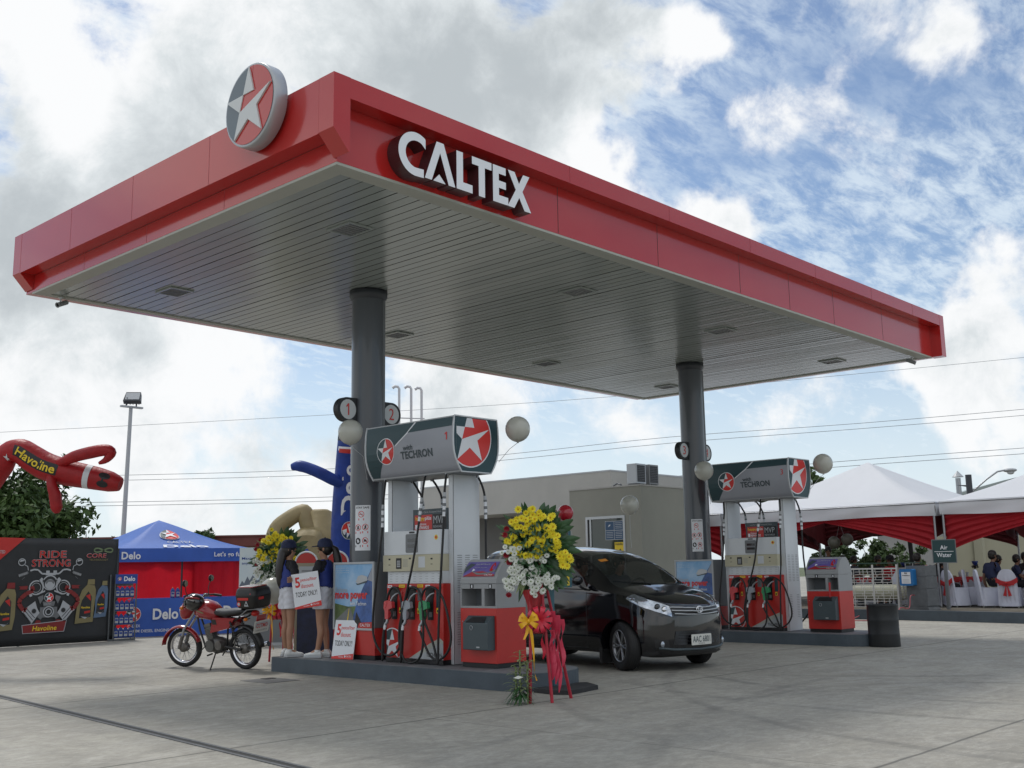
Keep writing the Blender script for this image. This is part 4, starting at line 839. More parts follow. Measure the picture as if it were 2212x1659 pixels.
def tree(loc, h, cr, cz, nclump, n, ls, lab, cat='tree', squash=1, m='leaf', seed=1, group=None):
    rnd = random.Random(seed); t = thing('broadleaf_tree', lab, cat, loc, 0, group)
    b = MB('bark'); top_ = V(0, 0, cz); b.tube([(0, 0, 0), (.05*h, 0, h*.3), (.02*h, .03*h, cz)], [.035*cr**.5*h**.5*1.2, .025*cr**.5*h**.5*1.2, .012*h**.5*cr**.5], 8)
    cl = []
    for i in range(nclump):
        d = V(rnd.gauss(0, 1), rnd.gauss(0, 1), rnd.gauss(0, 1)).normalized()*rnd.uniform(.35, 1.0)
        p = V(d.x*cr, d.y*cr, cz+d.z*cr*squash); r = cr*rnd.uniform(.16, .34); cl.append((p, r))
        if i % 3 == 0: b.tube([(0.03*h, 0, h*.35), V(0, 0, cz).lerp(p, .5)-V(0, 0, .1*cr), p], [.02*cr, .014*cr, .005*cr], 5)
    b.build('trunk', t, world=False)
    b = MB(m); leaves(b, cl, n, ls, m, rnd); b.build('crown', t, world=False); return t
tree((11.2, 36.8, 0), 6.8, 3.7, 3.6, 150, 190, .15, 'large dense dark green tree rising behind the black banner', squash=.78, seed=3)
tree((9.4, 38.3, 0), 7.0, 3.0, 4.9, 80, 150, .15, 'taller tree crown at the left edge behind the red air dancer', squash=.8, seed=14)
tree((24, 50.5, 0), 4, 1.9, 2.6, 26, 70, .16, 'small low tree left of the blue tent peak', squash=.55, m='leaf2', seed=4)
tree((25.8, 45.2, 0), 4.5, 1.2, 3.2, 18, 60, .15, 'small dark tree peeking over the right slope of the blue tent', squash=.6, seed=5)
tree((31.2, 12.6, 0), 5.2, 1.5, 3.6, 30, 90, .14, 'green tree behind the topper of pump 3', squash=1.1, m='leaf2', seed=6)
tree((30.0, 10.9, 0), 5, .55, 4.35, 7, 26, .12, 'sparse twigged treetop just right of the green tree behind the topper of pump 3', squash=.5, m='leaf2', seed=16)
for i, (x, y) in enumerate(((30.2, 10.2), (31.0, 9.4), (31.7, 8.7))):
    tree((x, y, .1), 1.6, .95, 1.35, 22, 80, .09, ('leftmost', 'middle', 'rightmost')[i]+' leafy bush seen under the left white tent', 'bush', squash=.75, m='leaf2', seed=20+i, group='bushes beyond the tents')
# ------------------------------------------------------------------ black banner
mk('bannerblack', (.022, .025, .028), .5, var=.25, vs=1.2, bump=.1, bs=3); mk('gold', (.22, .19, .09), .4, var=.1); mk('bottleblue', (.10, .16, .26), .4, var=.1); mk('darkred', (.22, .02, .02), .4)
mk('artwhite', (.42, .45, .48), .5)
t = thing('advertising_banner', 'large black banner with a motorcycle engine drawing, standing on the ground', 'banner', (3.4, 14.1, 0))
b = MB('bannerblack')
def bp(u, v): return V(u, 14.09+.012*math.sin(u*5)+.008*math.sin(v*6+u), v)
b.grid(lambda a, c: bp(1.2+4.06*a, .01+2.09*c), 40, 14, 'bannerblack')
bn = b.build('banner_sheet', t, solid=.01)
b = MB('greymid')
for x in (1.3, 3.3, 5.2): b.tube([(x, 14.14, 0), (x, 14.14, 2.08)], .02, 6)
b.tube([(1.2, 14.14, 2.08), (5.24, 14.14, 2.08)], .02, 6); b.build('frame', t)
B = lambda px, py: (2.85+px/1540*2.39, 2.10-(py-240)/1360*2.1)
UX, UZ = (1, 0, 0), (0, 0, 1)
def art(b, pts, m_, e=1): b.flat([B(*p) for p in pts], UX, UZ, (0, 14.064-e*.0015, 0), m_)
def ring(b, cx, cy, r, w_, m_, e=1, n=22):
    for i in range(n):
        a0, a1 = 2*math.pi*i/n, 2*math.pi*(i+1)/n
        art(b, [(cx+r*math.cos(a0), cy+r*math.sin(a0)), (cx+r*math.cos(a1), cy+r*math.sin(a1)), (cx+(r-w_)*math.cos(a1), cy+(r-w_)*math.sin(a1)), (cx+(r-w_)*math.cos(a0), cy+(r-w_)*math.sin(a0))], m_, e)
def disc(b, cx, cy, r, m_, e=1, n=20): art(b, [(cx+r*math.cos(2*math.pi*i/n), cy+r*math.sin(2*math.pi*i/n)) for i in range(n)], m_, e)
def stroke(b, pts, w_, m_, e=1):
    for (x0, y0), (x1, y1) in zip(pts, pts[1:]):
        l_ = math.hypot(x1-x0, y1-y0) or 1; nx, ny = -(y1-y0)/l_*w_/2, (x1-x0)/l_*w_/2; art(b, [(x0+nx, y0+ny), (x1+nx, y1+ny), (x1-nx, y1-ny), (x0-nx, y0-ny)], m_, e)
def btext(b, s_, x, y, w_, h, m_, bold=0, e=3, shear=0):
    x0, z0 = B(x, y); x1, z1 = B(x+w_, y-h); b.text(s_, UX, UZ, (x0, 14.064-e*.0015, z0), 0, 0, x1-x0, z1-z0, m_, bold, shear)
b = MB('artwhite'); W_ = 'artwhite'
for sx in (-1, 1):
    f = lambda x: 635+sx*x
    ring(b, f(375), 545, 48, 10, W_); art(b, [(f(375)-30, 545), (f(375)+30, 530), (f(375)+20, 515), (f(375)-20, 515)], W_, 2)
    stroke(b, [(f(345), 575), (f(300), 600), (f(290), 650)], 9, W_); stroke(b, [(f(265), 655), (f(215), 640), (f(165), 645), (f(110), 695), (f(0), 698)], 20, W_)
    stroke(b, [(f(290), 675), (f(410), 715)], 30, 'greymid'); 
    for k in range(7): stroke(b, [(f(310+k*15), 672+k*5), (f(306+k*15), 702+k*5)], 5, W_, 2)
    stroke(b, [(f(330), 735), (f(365), 765)], 5, 'greymid')
    ring(b, f(175), 870, 95, 16, W_); ring(b, f(178), 870, 62, 6, W_, 2); stroke(b, [(f(130), 760), (f(90), 800)], 50, W_, 2); stroke(b, [(f(150), 770), (f(115), 830)], 8, 'bannerblack', 4)
    stroke(b, [(f(270), 900), (f(235), 980)], 34, W_, 2); art(b, [(f(165), 965), (f(60), 925), (f(60), 905), (f(165), 945)], W_, 2); art(b, [(f(150), 990), (f(80), 965), (f(75), 1010), (f(115), 1080)], 'greymid', 2)
    # piston
    art(b, [(f(180), 1040), (f(345), 1160), (f(215), 1325), (f(115), 1190), (f(150), 1130)], W_, 2)
    for k in range(3): stroke(b, [(f(325-k*22), 1178-k*22), (f(220-k*22), 1310-k*30)], 8, 'bannerblack', 4)
    disc(b, f(190), 1165, 26, 'bannerblack', 4); ring(b, f(190), 1165, 32, 6, 'greymid', 5)
    art(b, [(f(110), 1180), (f(60), 1230), (f(100), 1275), (f(145), 1240)], 'greymid', 2)
    # red ribbon
    for (p, q) in zip([(235, 850), (215, 905), (300, 945), (365, 1000), (385, 1060), (350, 1120), (320, 1145)], [(215, 905), (300, 945), (365, 1000), (385, 1060), (350, 1120), (320, 1145), (300, 1150)]): stroke(b, [(f(p[0]), p[1]), (f(q[0]), q[1])], 52, 'darkred', 3)
    art(b, [(f(285), 845), (f(400), 850), (f(375), 870), (f(395), 890), (f(290), 890)], 'darkred', 2)
    art(b, [(f(320), 1140), (f(300), 1180), (f(270), 1110)], 'darkred', 3); art(b, [(f(150), 1280), (f(180), 1330), (f(90), 1330), (f(100), 1285)], 'darkred', 1)
stroke(b, [(570, 700), (700, 700)], 30, W_, 2); art(b, [(575, 655), (620, 655), (620, 690), (575, 690)], W_); art(b, [(670, 655), (715, 655), (715, 690), (670, 690)], W_)
disc(b, 632, 810, 98, W_, 2); disc(b, 632, 812, 84, 'bannerblack', 3); disc(b, 632, 830, 66, W_, 4); art(b, [(570, 800), (600, 770), (664, 770), (694, 800), (680, 830), (650, 800), (610, 800), (585, 830)], 'greymid', 5)
disc(b, 632, 1180, 72, W_, 3); disc(b, 632, 1180, 58, 'bannerblack', 4); disc(b, 632, 1180, 44, W_, 5); disc(b, 632, 1180, 30, 'bannerblack', 6); art(b, [(520, 1120), (745, 1120), (745, 1250), (520, 1250)], 'greymid', 1)
art(b, [(550, 1050), (715, 1050), (700, 1110), (565, 1110)], 'greymid', 2); btext(b, 'CALTEX', 570, 1090, 95, 22, W_, .01, 4)
art(b, [(300, 1335), (880, 1290), (850, 1440), (315, 1445)], W_, 2); art(b, [(308, 1342), (870, 1300), (842, 1432), (322, 1437)], 'darkred', 4)
b.build('engine_artwork', bn)
b = MB('white'); cx, cz = B(627, 998); star_emblem(b, UX, UZ, V(cx, 14.052, cz), .092, (0, -1, 0)); b.build('emblem', bn)
for s_, x, y, w_, h, m_, m2 in (('RIDE', 480, 492, 350, 90, 'redpaint', W_), ('STRONG', 385, 605, 505, 92, 'redpaint', W_)):
    b = MB(m_)
    for dx, dy in ((-4, 0), (4, 0), (0, 4), (0, -4)): btext(b, s_, x+dx, y+dy, w_, h, m2, .02, 1)
    btext(b, s_, x, y, w_, h, m_, .01, 4); b.build('lettering', bn)
b = MB('yellow'); btext(b, 'Havoline', 435, 1415, 310, 62, 'yellow', .02, 6, .15); b.build('lettering', bn)
b = MB('redpaint'); btext(b, 'CORE', 1100, 492, 275, 58, W_, .02, 2, .1); btext(b, 'CORE', 1104, 490, 268, 52, 'redpaint', .0, 4, .1); b.build('lettering', bn)
b = MB('gold'); btext(b, 'TECHNOLOGY', 1140, 532, 262, 26, 'gold', .01, 3, .1); b.build('lettering', bn)
b = MB('green'); mk('olive', (.16, .22, .12), .5)
pts = [(1335+130*math.cos(a/12*math.pi)/(1+.6*math.sin(a/12*math.pi)**2), 392+62*math.sin(a/12*math.pi)*math.cos(a/12*math.pi)*1.2/(1+math.sin(a/12*math.pi)**2)) for a in range(25)]
stroke(b, pts, 20, 'olive', 2); b.mats = ['olive']; b.m = [0]*len(b.m); b.build('loop_logo', bn)
b = MB('redpaint'); art(b, [(-200, 232), (285, 240), (0, 500), (-200, 690)], 'redpaint', 1); btext(b, 'FORMULATED', -190, 435, 232, 40, W_, .01, 3, 0); b.build('red_corner', bn)
def abottle(x, y, w_, h, m_, cap, lab):
    b = MB(m_); S_ = lambda pts, mm, e: art(b, [(x+p[0]*w_, y-p[1]*h) for p in pts], mm, e)
    S_([(.0, 0), (.9, .03), (1, .3), (1, .75), (.93, .85), (.55, .87), (.30, .75), (.1, .5), (.06, .3)], m_, 1)
    S_([(.55, .87), (.93, .87), (.92, .99), (.58, .99)], cap, 2); S_([(.2, .12), (.78, .14), (.8, .6), (.62, .72), (.32, .52), (.25, .4)], 'bannerblack', 3)
    S_([(.5, .62), (.72, .66), (.76, .5)], 'redpaint', 4); S_([(.28, .16), (.5, .1), (.78, .2), (.6, .14)], W_, 4); S_([(.45, .22), (.75, .24), (.75, .29), (.45, .27)], 'redpaint', 4)
    b.text('Havoline', UX, UZ, (0, 14.056, 0), *B(x+.28*w_, y-.335*h), .45*w_/1540*2.39, .05*h/1360*2.1, 'yellow', .02); b.build('bottle_picture', bn)
abottle(1230, 1285, 195, 490, 'bottleblue', 'gold', ''); abottle(985, 1350, 270, 580, 'gold', 'gold', ''); abottle(-60, 1405, 270, 610, 'gold', 'darkred', '')
# ------------------------------------------------------------------ display rack of bottles
RK = V(5.40, 14.00, 0)
t = thing('bottle_rack', 'grey wire rack filled with blue bottles beside the black banner', 'rack', RK, R(-12)); mk('rackgrey', (.10, .11, .12), .4, metal=.3)
b = MB('rackgrey')
for x in (-.30, -.20, .24):
    for y in (0, .3): b.box(x-.012, x+.012, y-.012, y+.012, 0, 1.36)
for z in (.05, .32, .60, .88): b.box(-.19, .23, 0, .3, z, z+.012)
b.box(-.31, .25, -.014, -.008, 0, .04); b.box(-.30, .24, .29, .31, 1.12, 1.36); b.build('frame', t, world=False)
mk('deloblue', (.02, .06, .30), .4, var=.06); mk('delofabric', (.035, .11, .46), .6, var=.1, vs=2, bump=.15, bs=6); mk('bottlebody', (.015, .05, .24), .25)
b = MB('deloblue'); b.box(-.20, .25, -.02, -.012, 1.17, 1.365); b.text('Delo', (1, 0, 0), (0, 0, 1), (0, -.0215, 0), -.03, 1.22, .23, .10, 'white', .03); star_emblem(b, (1, 0, 0), (0, 0, 1), V(-.12, -.0205, 1.27), .04, (0, -1, 0)); b.build('header_sign', t, world=False)
def bottle(lab, h=.245, w_=.097, group='blue oil bottles on the rack'):
    t_ = thing('oil_bottle', lab, 'bottle', (0, 0, 0), 0, group)
    b = MB('bottlebody'); pr = rrect(w_, .06, .02, 3)
    def rg(s_, z): return [(p[0]*s_, p[1]*s_, z) for p in pr]
    L_ = [rg(.95, 0), rg(1, .02), rg(1, h*.62), rg(.8, h*.75), rg(.35, h*.84), rg(.33, h*.88)]; n = len(pr); vs = [q for g_ in L_ for q in g_]
    b.add(vs, [(i*n+j, i*n+(j+1) % n, (i+1)*n+(j+1) % n, (i+1)*n+j) for i in range(5) for j in range(n)], None, True); b.add(vs, [tuple(range(n-1, -1, -1)), tuple(range(5*n, 6*n))])
    b.flat([(-w_*.36, h*.12), (w_*.36, h*.12), (w_*.36, h*.52), (-w_*.36, h*.52)], (1, 0, 0), (0, 0, 1), (0, -.0315, 0), 'lightgrey'); b.flat([(-w_*.3, h*.3), (w_*.3, h*.3), (w_*.3, h*.46), (-w_*.3, h*.46)], (1, 0, 0), (0, 0, 1), (0, -.0325, 0), 'deloblue')
    b.build('body', t_, world=False); b = MB('orange'); b.lathe([(.013, h*.87), (.013, h*.95), (.0, h*.955)], (0, 0, 0), 8); b.build('cap', t_, world=False); return t_
mk('orange', (.65, .16, .03), .4)
b0 = bottle('b'); first = True; M4 = Matrix.Translation(RK) @ Matrix.Rotation(R(-12), 4, 'Z')
rown = ('bottom', 'second lowest', 'second highest', 'top'); coln = ('leftmost', 'second', 'third', 'rightmost')
for r_, z in enumerate((.062, .332, .612, .892)):
    for c in range(4):
        o = b0 if first else copy_tree(b0); first = False
        o.location = M4 @ V(-.135+c*.10, .06, z); o.rotation_euler.z = R(-12)
        o['label'] = coln[c]+' blue oil bottle on the '+rown[r_]+' shelf of the grey rack'
# ------------------------------------------------------------------ blue tent with table
FL = V(6.11, 15.73, 0); ex = V(.942, -.30, 0).normalized(); ey = V(.10, .99, 0).normalized(); TW = 3.0
t = thing('canopy_tent', 'blue pop-up tent with a pointed roof and red side walls', 'tent', FL+ex*1.5+ey*1.5)
E4 = [FL, FL+ex*TW, FL+ex*TW+ey*TW, FL+ey*TW]; PK = FL+ex*1.42+ey*1.4+V(0, 0, 2.66)
mk('tentroof', (.09, .22, .68), .55, var=.06, vs=2, bump=.15, bs=5, tl=.35)
b = MB('tentroof')
for i in range(4):
    A_, B_ = E4[i]+V(0, 0, 1.95), E4[(i+1) % 4]+V(0, 0, 1.95)
    def fn(u, v, A_=A_, B_=B_): p = A_.lerp(B_, u).lerp(PK, v); p.z -= .10*math.sin(math.pi*v)*(1-v)+.03*math.sin(math.pi*u)*(1-v)*0; return p
    b.grid(fn, 10, 10)
rf = b.build('roof', t); weld(rf, .002)
nf = V(ex.y, -ex.x, 0)
def on_roof(u, v, e=.012):
    A_, B_ = E4[0]+V(0, 0, 1.95), E4[1]+V(0, 0, 1.95); p = A_.lerp(B_, u).lerp(PK, v); p.z -= .10*math.sin(math.pi*v)*(1-v); return p+nf*e+V(0, 0, e*2)
b = MB('white')
class RoofD:
    def flat(s, pts, u, v, o, m_): b.add([on_roof(.5+(p[0]-.05)*.55/(1-.48), .50+p[1]*1.1, .010+o.z*3) for p in pts], [tuple(range(len(pts)))], m_)
star_emblem(RoofD(), (1, 0, 0), (0, 1, 0), V(0, 0, 0), .135, (0, 0, 1))
vs, fs, _ = text_geo('CALTEX', .01); b.add([on_roof(.38+u*.26, .22+v*.08) for u, v in vs], fs, 'lightgrey')
vs, fs, _ = text_geo('Delo', .03); b.add([on_roof(.33+u*.36, -.0+v*.14) for u, v in vs], fs, 'white'); b.build('emblem', rf)
b = MB('delofabric')
for i in range(4):
    A_, B_ = E4[i], E4[(i+1) % 4]; nn = V((B_-A_).y, -(B_-A_).x, 0).normalized()
    b.grid(lambda u, v: A_.lerp(B_, u)+V(0, 0, 1.95-.31*v)+nn*(.01+.02*math.sin(u*14)*v), 24, 3)
va = b.build('valance', t); weld(va, .001)
b = MB('white'); o = E4[0]+nf*.045
b.text('Delo', ex, (0, 0, 1), o, .06, 1.70, .42, .17, 'white', .03); b.build('lettering', va)
b = MB('white'); b.text("Let's go further", ex, (0, 0, 1), o, 2.15, 1.72, .95, .14, 'white', .02); b.build('lettering', va)
for i, p in enumerate(E4):
    b = MB('columndark'); b.tube([p+V(0, 0, 0), p+V(0, 0, 1.95)], .022, 6); b.build('leg', t)
b = MB('columndark'); q = FL+ex*1.55+ey*.3; b.tube([q, q+V(0, 0, 1.75)], .022, 6); b.build('pole', t)
mk('redcloth', (.66, .018, .03), .7, var=.08, vs=2, bump=.2, bs=4, tl=.5)
b = MB('redcloth')
b.grid(lambda u, v: FL+ey*2.9+ex*(TW*u)+V(0, 0, .05+1.85*v)+ey*.03*math.sin(u*30), 40, 4); b.build('rear_wall', t)
b = MB('redcloth'); b.grid(lambda u, v: FL+ex*2.95+ey*(TW*u)+V(0, 0, .05+1.85*v)+ex*.03*math.sin(u*30), 30, 4); b.build('side_wall', t)
# table with a printed skirt
TA = V(6.02, 14.82, 0); tw_ = 2.75
t = thing('display_table', 'table in front of the blue tent with a blue printed skirt', 'table', TA+ex*1.3)
b = MB('deloblue'); nt_ = V(-ex.y, ex.x, 0)
b.prism([(0, 0), (tw_, 0), (tw_, .6), (0, .6)], ex, nt_, TA+V(0, 0, .80), (0, 0, .03)); b.build('tabletop', t)
b = MB('delofabric'); b.grid(lambda u, v: TA+ex*(tw_*u)-nt_*(.012+.012*math.sin(u*22)*(1-v)*1.5)+V(0, 0, .01+.815*v), 60, 6); sk = b.build('skirt', t)
o = TA-nt_*.045
b = MB('white'); star_emblem(b, ex, (0, 0, 1), o+ex*.02+V(0, 0, .5), .16, -nt_); b.build('emblem', sk)
b = MB('white'); b.text('CALTEX', ex, (0, 0, 1), o, -.09, .22, .26, .06, 'white', .01); b.build('lettering', sk)
b = MB('white'); b.text('Delo', ex, (0, 0, 1), o, .43, .37, .55, .24, 'white', .03); b.build('lettering', sk)
b = MB('white'); b.text('PREMIUM DIESEL ENGINE OILS', ex, (0, 0, 1), o, -.20, .105, 1.2, .065, 'white', .01); b.build('lettering', sk)
b = MB('white'); b.text('Delo', ex, (0, 0, 1), o, 1.98, .39, .55, .24, 'white', .03); b.build('lettering', sk)
for i, u in enumerate((.88, .99)):
    o = copy_tree(b0); o.location = TA+ex*u+nt_*.15+V(0, 0, .832); o['label'] = ('left', 'right')[i]+' blue oil bottle standing on the blue table'; o['group'] = 'blue oil bottles on the table'
t = thing('cap_pile', 'low pile of folded blue shirts and caps on the blue table', 'clothing', TA+ex*1.35+nt_*.2+V(0, 0, .83))
b = MB('delofabric'); b.box(-.2, .0, -.1, .1, 0, .05); b.box(.01, .2, -.1, .08, 0, .06); b.ball((.32, 0, .0), (.1, .1, .09), 12, 'column'); b.build('cloth', t, world=False, bevel=.015)
# pull-up banner right of the tent
t = thing('pull_up_banner', 'pale sky and city printed banner beside the blue tent, half behind flowers', 'banner', (5.75, 10.2, 0))
b = MB('artsky'); bu = V(.69, -.74, 0).normalized(); bo = V(5.74, 10.25, 0)
mk('bannersky', (.50, .62, .70), .5, col2=(.62, .68, .70), vs=2)
b.prism([(0, .05), (.85, .05), (.85, 1.82), (0, 1.82)], bu, UZ, bo, V(.74, .69, 0)*.006, 'bannersky'); f2 = V(-.74, -.69, 0)
P_ = lambda pts, m_, e: b.flat(pts, bu, UZ, bo+f2*(.002*e), m_)
P_([(0, 1.08), (.06, 1.2), (.1, 1.15), (.16, 1.28), (.2, 1.2), (.26, 1.3), (.34, 1.2), (.44, 1.24), (.6, 1.16), (.85, 1.2), (.85, 1.05), (0, 1.05)], 'bluegrey', 1)
P_([(0, .6), (.85, .6), (.85, 1.05), (0, 1.05)], 'panelgrey', 1); P_([(0, .7), (.1, .95), (.3, 1.02), (.85, 1.0), (.85, .7)], 'greymid', 2); P_([(.02, .78), (.12, .93), (.28, .98), (.6, .96), (.5, .84), (.2, .76)], 'lightgrey', 3)
P_([(0, .05), (.85, .05), (.85, .6), (0, .6)], 'greymid', 1)
b.text('Maximum power', bu, UZ, bo+f2*.006, .05, 1.58, .62, .06, 'deloblue', .01); b.text('anytime, anywhere', bu, UZ, bo+f2*.006, .05, 1.49, .66, .06, 'deloblue', .01); b.build('sheet', t)
b = MB('silver'); b.prism([(-.02, 0), (.87, 0), (.87, .05), (-.02, .05)], bu, UZ, bo-f2*.04, f2*.1); b.build('base', t)
# ------------------------------------------------------------------ people
mk('skin', (.36, .19, .12), .5, var=.06, vs=5); mk('skindark', (.20, .10, .06), .5, var=.06); mk('hair', (.012, .008, .007), .4, var=.3, vs=30); mk('navy', (.010, .016, .055), .75, var=.12, vs=8, bump=.15, bs=12); mk('vestblue', (.018, .035, .20), .7, var=.1, vs=8)
mk('blackcloth', (.01, .01, .014), .8, var=.1); mk('shortswhite', (.62, .63, .68), .7, var=.06, vs=8, bump=.2, bs=12); mk('shoewhite', (.62, .64, .64), .5, var=.05); mk('lips', (.25, .05, .05), .5)
mk('denim', (.03, .05, .10), .8, var=.2, vs=10); mk('greyshirt', (.05, .06, .08), .8, var=.1)
def skin_obj(name, nodes, edges, parent, m_, grow=0, root='pelvis', sub=2):
    names = []; 
    for e in edges:
        for k in e:
            if k not in names: names.append(k)
    me = bpy.data.meshes.new(name); me.from_pydata([nodes[k][0] for k in names], [(names.index(a), names.index(c)) for a, c in edges], [])
    o = bpy.data.objects.new(name, me); COL.objects.link(o)
    s = o.modifiers.new('skin', 'SKIN'); s.use_smooth_shade = True; s.branch_smoothing = .3
    for i, k in enumerate(names):
        r = nodes[k][1]; r = r if isinstance(r, tuple) else (r, r); sv = me.skin_vertices[0].data[i]; sv.radius = (r[0]+grow, r[1]+grow); sv.use_root = (k == root)
    b = o.modifiers.new('sub', 'SUBSURF'); b.levels = sub; b.render_levels = sub
    dg = bpy.context.evaluated_depsgraph_get(); ev = o.evaluated_get(dg); m2 = bpy.data.meshes.new_from_object(ev)
    bpy.data.objects.remove(o); bpy.data.meshes.remove(me)
    m2.name = name; m2.materials.clear(); m2.materials.append(M[m_])
    for p in m2.polygons: p.use_smooth = True; p.material_index = 0
    o2 = bpy.data.objects.new(name, m2); COL.objects.link(o2); o2.parent = parent; return o2
def human(label, loc, rz, J, shirt=None, legs=None, vest=None, skin='skin', hair='short', cap=None, shoes=None, scale=1, fingers=True, group=None, seated=False, fat=1.0):
    t = thing('person', label, 'person', loc, rz, group); t.scale = (scale,)*3
    Rr = dict(pelvis=.135, waist=.112, chest=.134, neck0=.058, neck=.046, jaw=.062, skull=.083, crown=.06, hipL=.086, hipR=.086, thL=.074, thR=.074, kneeL=.050, kneeR=.050, calfL=.050, calfR=.050, ankL=.034, ankR=.034, toeL=.03, toeR=.03,
              shL=.056, shR=.056, upL=.043, upR=.043, elL=.036, elR=.036, faL=.033, faR=.033, wrL=.022, wrR=.022, palmL=.028, palmR=.028)
    Rr = {k: (v*fat if k in ('pelvis', 'waist', 'chest', 'shL', 'shR', 'upL', 'upR', 'hipL', 'hipR', 'thL', 'thR') else v) for k, v in Rr.items()}
    H = Vector(J['skull']); f = Vector(J.get('face', (1, 0, 0))).normalized(); N_ = {k: (tuple(J[k]), Rr[k]) for k in Rr if k in J}
    N_['nose'] = (tuple(H+f*.092+V(0, 0, -.022)), .012); N_['brow'] = (tuple(H+f*.062+V(0, 0, .0)), .028); N_['chin'] = (tuple(Vector(J['jaw'])+f*.052+V(0, 0, -.018)), .026)
    E_ = [('pelvis', 'waist'), ('waist', 'chest'), ('chest', 'neck0'), ('neck0', 'neck'), ('neck', 'jaw'), ('jaw', 'skull'), ('skull', 'crown'), ('skull', 'brow'), ('brow', 'nose'), ('jaw', 'chin')]
    for s in 'LR':
        E_ += [('chest', 'sh'+s), ('sh'+s, 'up'+s), ('up'+s, 'el'+s), ('el'+s, 'fa'+s), ('fa'+s, 'wr'+s), ('wr'+s, 'palm'+s)]
        if 'ank'+s in J: E_ += [('pelvis', 'hip'+s), ('hip'+s, 'th'+s), ('th'+s, 'knee'+s), ('knee'+s, 'calf'+s), ('calf'+s, 'ank'+s), ('ank'+s, 'toe'+s)]
        if fingers:
            pw, pp_ = Vector(J['wr'+s]), Vector(J['palm'+s]); d = (pp_-pw).normalized(); side = Vector(J.get('side'+s, (1, 0, 0))); side = (side-d*side.dot(d)).normalized(); cu = Vector(J.get('curl'+s, d.cross(side))).normalized()
            for i, (o_, l_) in enumerate(((.030, .032), (.011, .038), (-.010, .036), (-.028, .028))):
                a = pp_+side*o_+d*.026; N_['f%d%s' % (i, s)] = (tuple(a), .011); N_['g%d%s' % (i, s)] = (tuple(a+d*l_*.7+cu*.012), .010); N_['h%d%s' % (i, s)] = (tuple(a+d*l_+cu*.034), .008)
                E_ += [('palm'+s, 'f%d%s' % (i, s)), ('f%d%s' % (i, s), 'g%d%s' % (i, s)), ('g%d%s' % (i, s), 'h%d%s' % (i, s))]
            a = pw.lerp(pp_, .6)+side*.034; N_['t0'+s] = (tuple(a), .013); N_['t1'+s] = (tuple(a+side*.012+d*.03+cu*.018), .010); E_ += [('palm'+s, 't0'+s), ('t0'+s, 't1'+s)]
    body = skin_obj('body', N_, E_, t, skin, sub=2 if seated else 3)
    L_ = f.cross(V(0, 0, 1)).normalized()*-1
    b = MB('hair')                                    # eyes, brows, lips, ears as small features of the head
    if not seated or True:
        for s in (-1, 1): b.ball(tuple(H+f*.080+L_*.03*s+V(0, 0, -.006)), (.007, .009, .0045), 8, 'black')
        b.ball(tuple(Vector(J['jaw'])+f*.066+V(0, 0, .012)), (.014, .018, .006), 8, 'lips')
        for s in (-1, 1): b.ball(tuple(H+L_*.083*s+V(0, 0, -.02)-f*.005), (.016, .010, .026), 8, skin)
    b.build('face', t, world=False)
    # clothes: the part of the body surface nearest to the covered bones, pushed outwards
    me = body.data; SEG = [(a, c, Vector(N_[a][0]), Vector(N_[c][0])) for a, c in E_]
    near = []
    for v in me.vertices:
        bd = 9; bk = None
        for a, c, p, q in SEG:
            d = q-p; k = max(0, min(1, (v.co-p).dot(d)/max(1e-9, d.length_squared))); r = (v.co-(p+d*k)).length - (N_[a][1]+(N_[c][1]-N_[a][1])*k)
            if r < bd: bd = r; bk = (a.rstrip('LR') if a[:-1] in ('hip', 'th', 'knee', 'calf', 'sh', 'up', 'el') else a, c[:-1] if c[:-1] in ('hip', 'th', 'knee', 'calf', 'ank', 'sh', 'up', 'el', 'fa') else c, k)
        near.append(bk)
    def cloth(name, rng, off, m_, flare=0, zh=0):
        sel = [any(n_[0] == a and n_[1] == c and k0 <= n_[2] <= k1 for a, c, k0, k1 in rng) for n_ in near]
        idx = {}; vs = []; fs = []
        rr = random.Random(5)
        for p in me.polygons:
            if all(sel[i] for i in p.vertices):
                f_ = []
                for i in p.vertices:
                    if i not in idx:
                        v = me.vertices[i]; o_ = off + .004*math.sin(v.co.z*70+v.co.y*40) + (max(0, zh-v.co.z)*flare if flare else 0); n3 = v.normal.copy()
                        if flare: n3.z *= .2
                        idx[i] = len(vs); vs.append(v.co+n3*o_)
                    f_.append(idx[i])
                fs.append(tuple(f_))
        b = MB(m_); b.add(vs, fs, m_, True); o = b.build(name, t, world=False)
        so_ = o.modifiers.new('solid', 'SOLIDIFY'); so_.thickness = .006; so_.offset = -1; return o
    if shirt: cloth('shirt', [('pelvis', 'waist', .25, 1), ('waist', 'chest', 0, 1), ('chest', 'neck0', 0, 1), ('chest', 'sh', 0, 1), ('sh', 'up', 0, 1), ('up', 'el', 0, .35)], .014, shirt)
    if vest: cloth('vest', [('pelvis', 'waist', .15, 1), ('waist', 'chest', 0, 1), ('chest', 'neck0', 0, .75), ('chest', 'sh', 0, .55)], .026, vest)
    if legs: cloth('trousers' if legs[1] == 'long' else 'shorts', [('pelvis', 'waist', 0, .6), ('pelvis', 'hip', 0, 1), ('hip', 'th', 0, 1)] + ([('th', 'knee', 0, 1), ('knee', 'calf', 0, 1), ('calf', 'ank', 0, .9)] if legs[1] == 'long' else [('th', 'knee', 0, .12)]), .015, legs[0], flare=(.10 if legs[1] != 'long' else 0), zh=.86)
    b = MB('hair')
    if hair == 'short' or cap: b.ball(tuple(H-f*.018+V(0, 0, .018)), (.097, .094, .098), 18)
    if hair == 'short': b.ball(tuple(H-f*.03+V(0, 0, -.02)), (.085, .085, .085), 14)
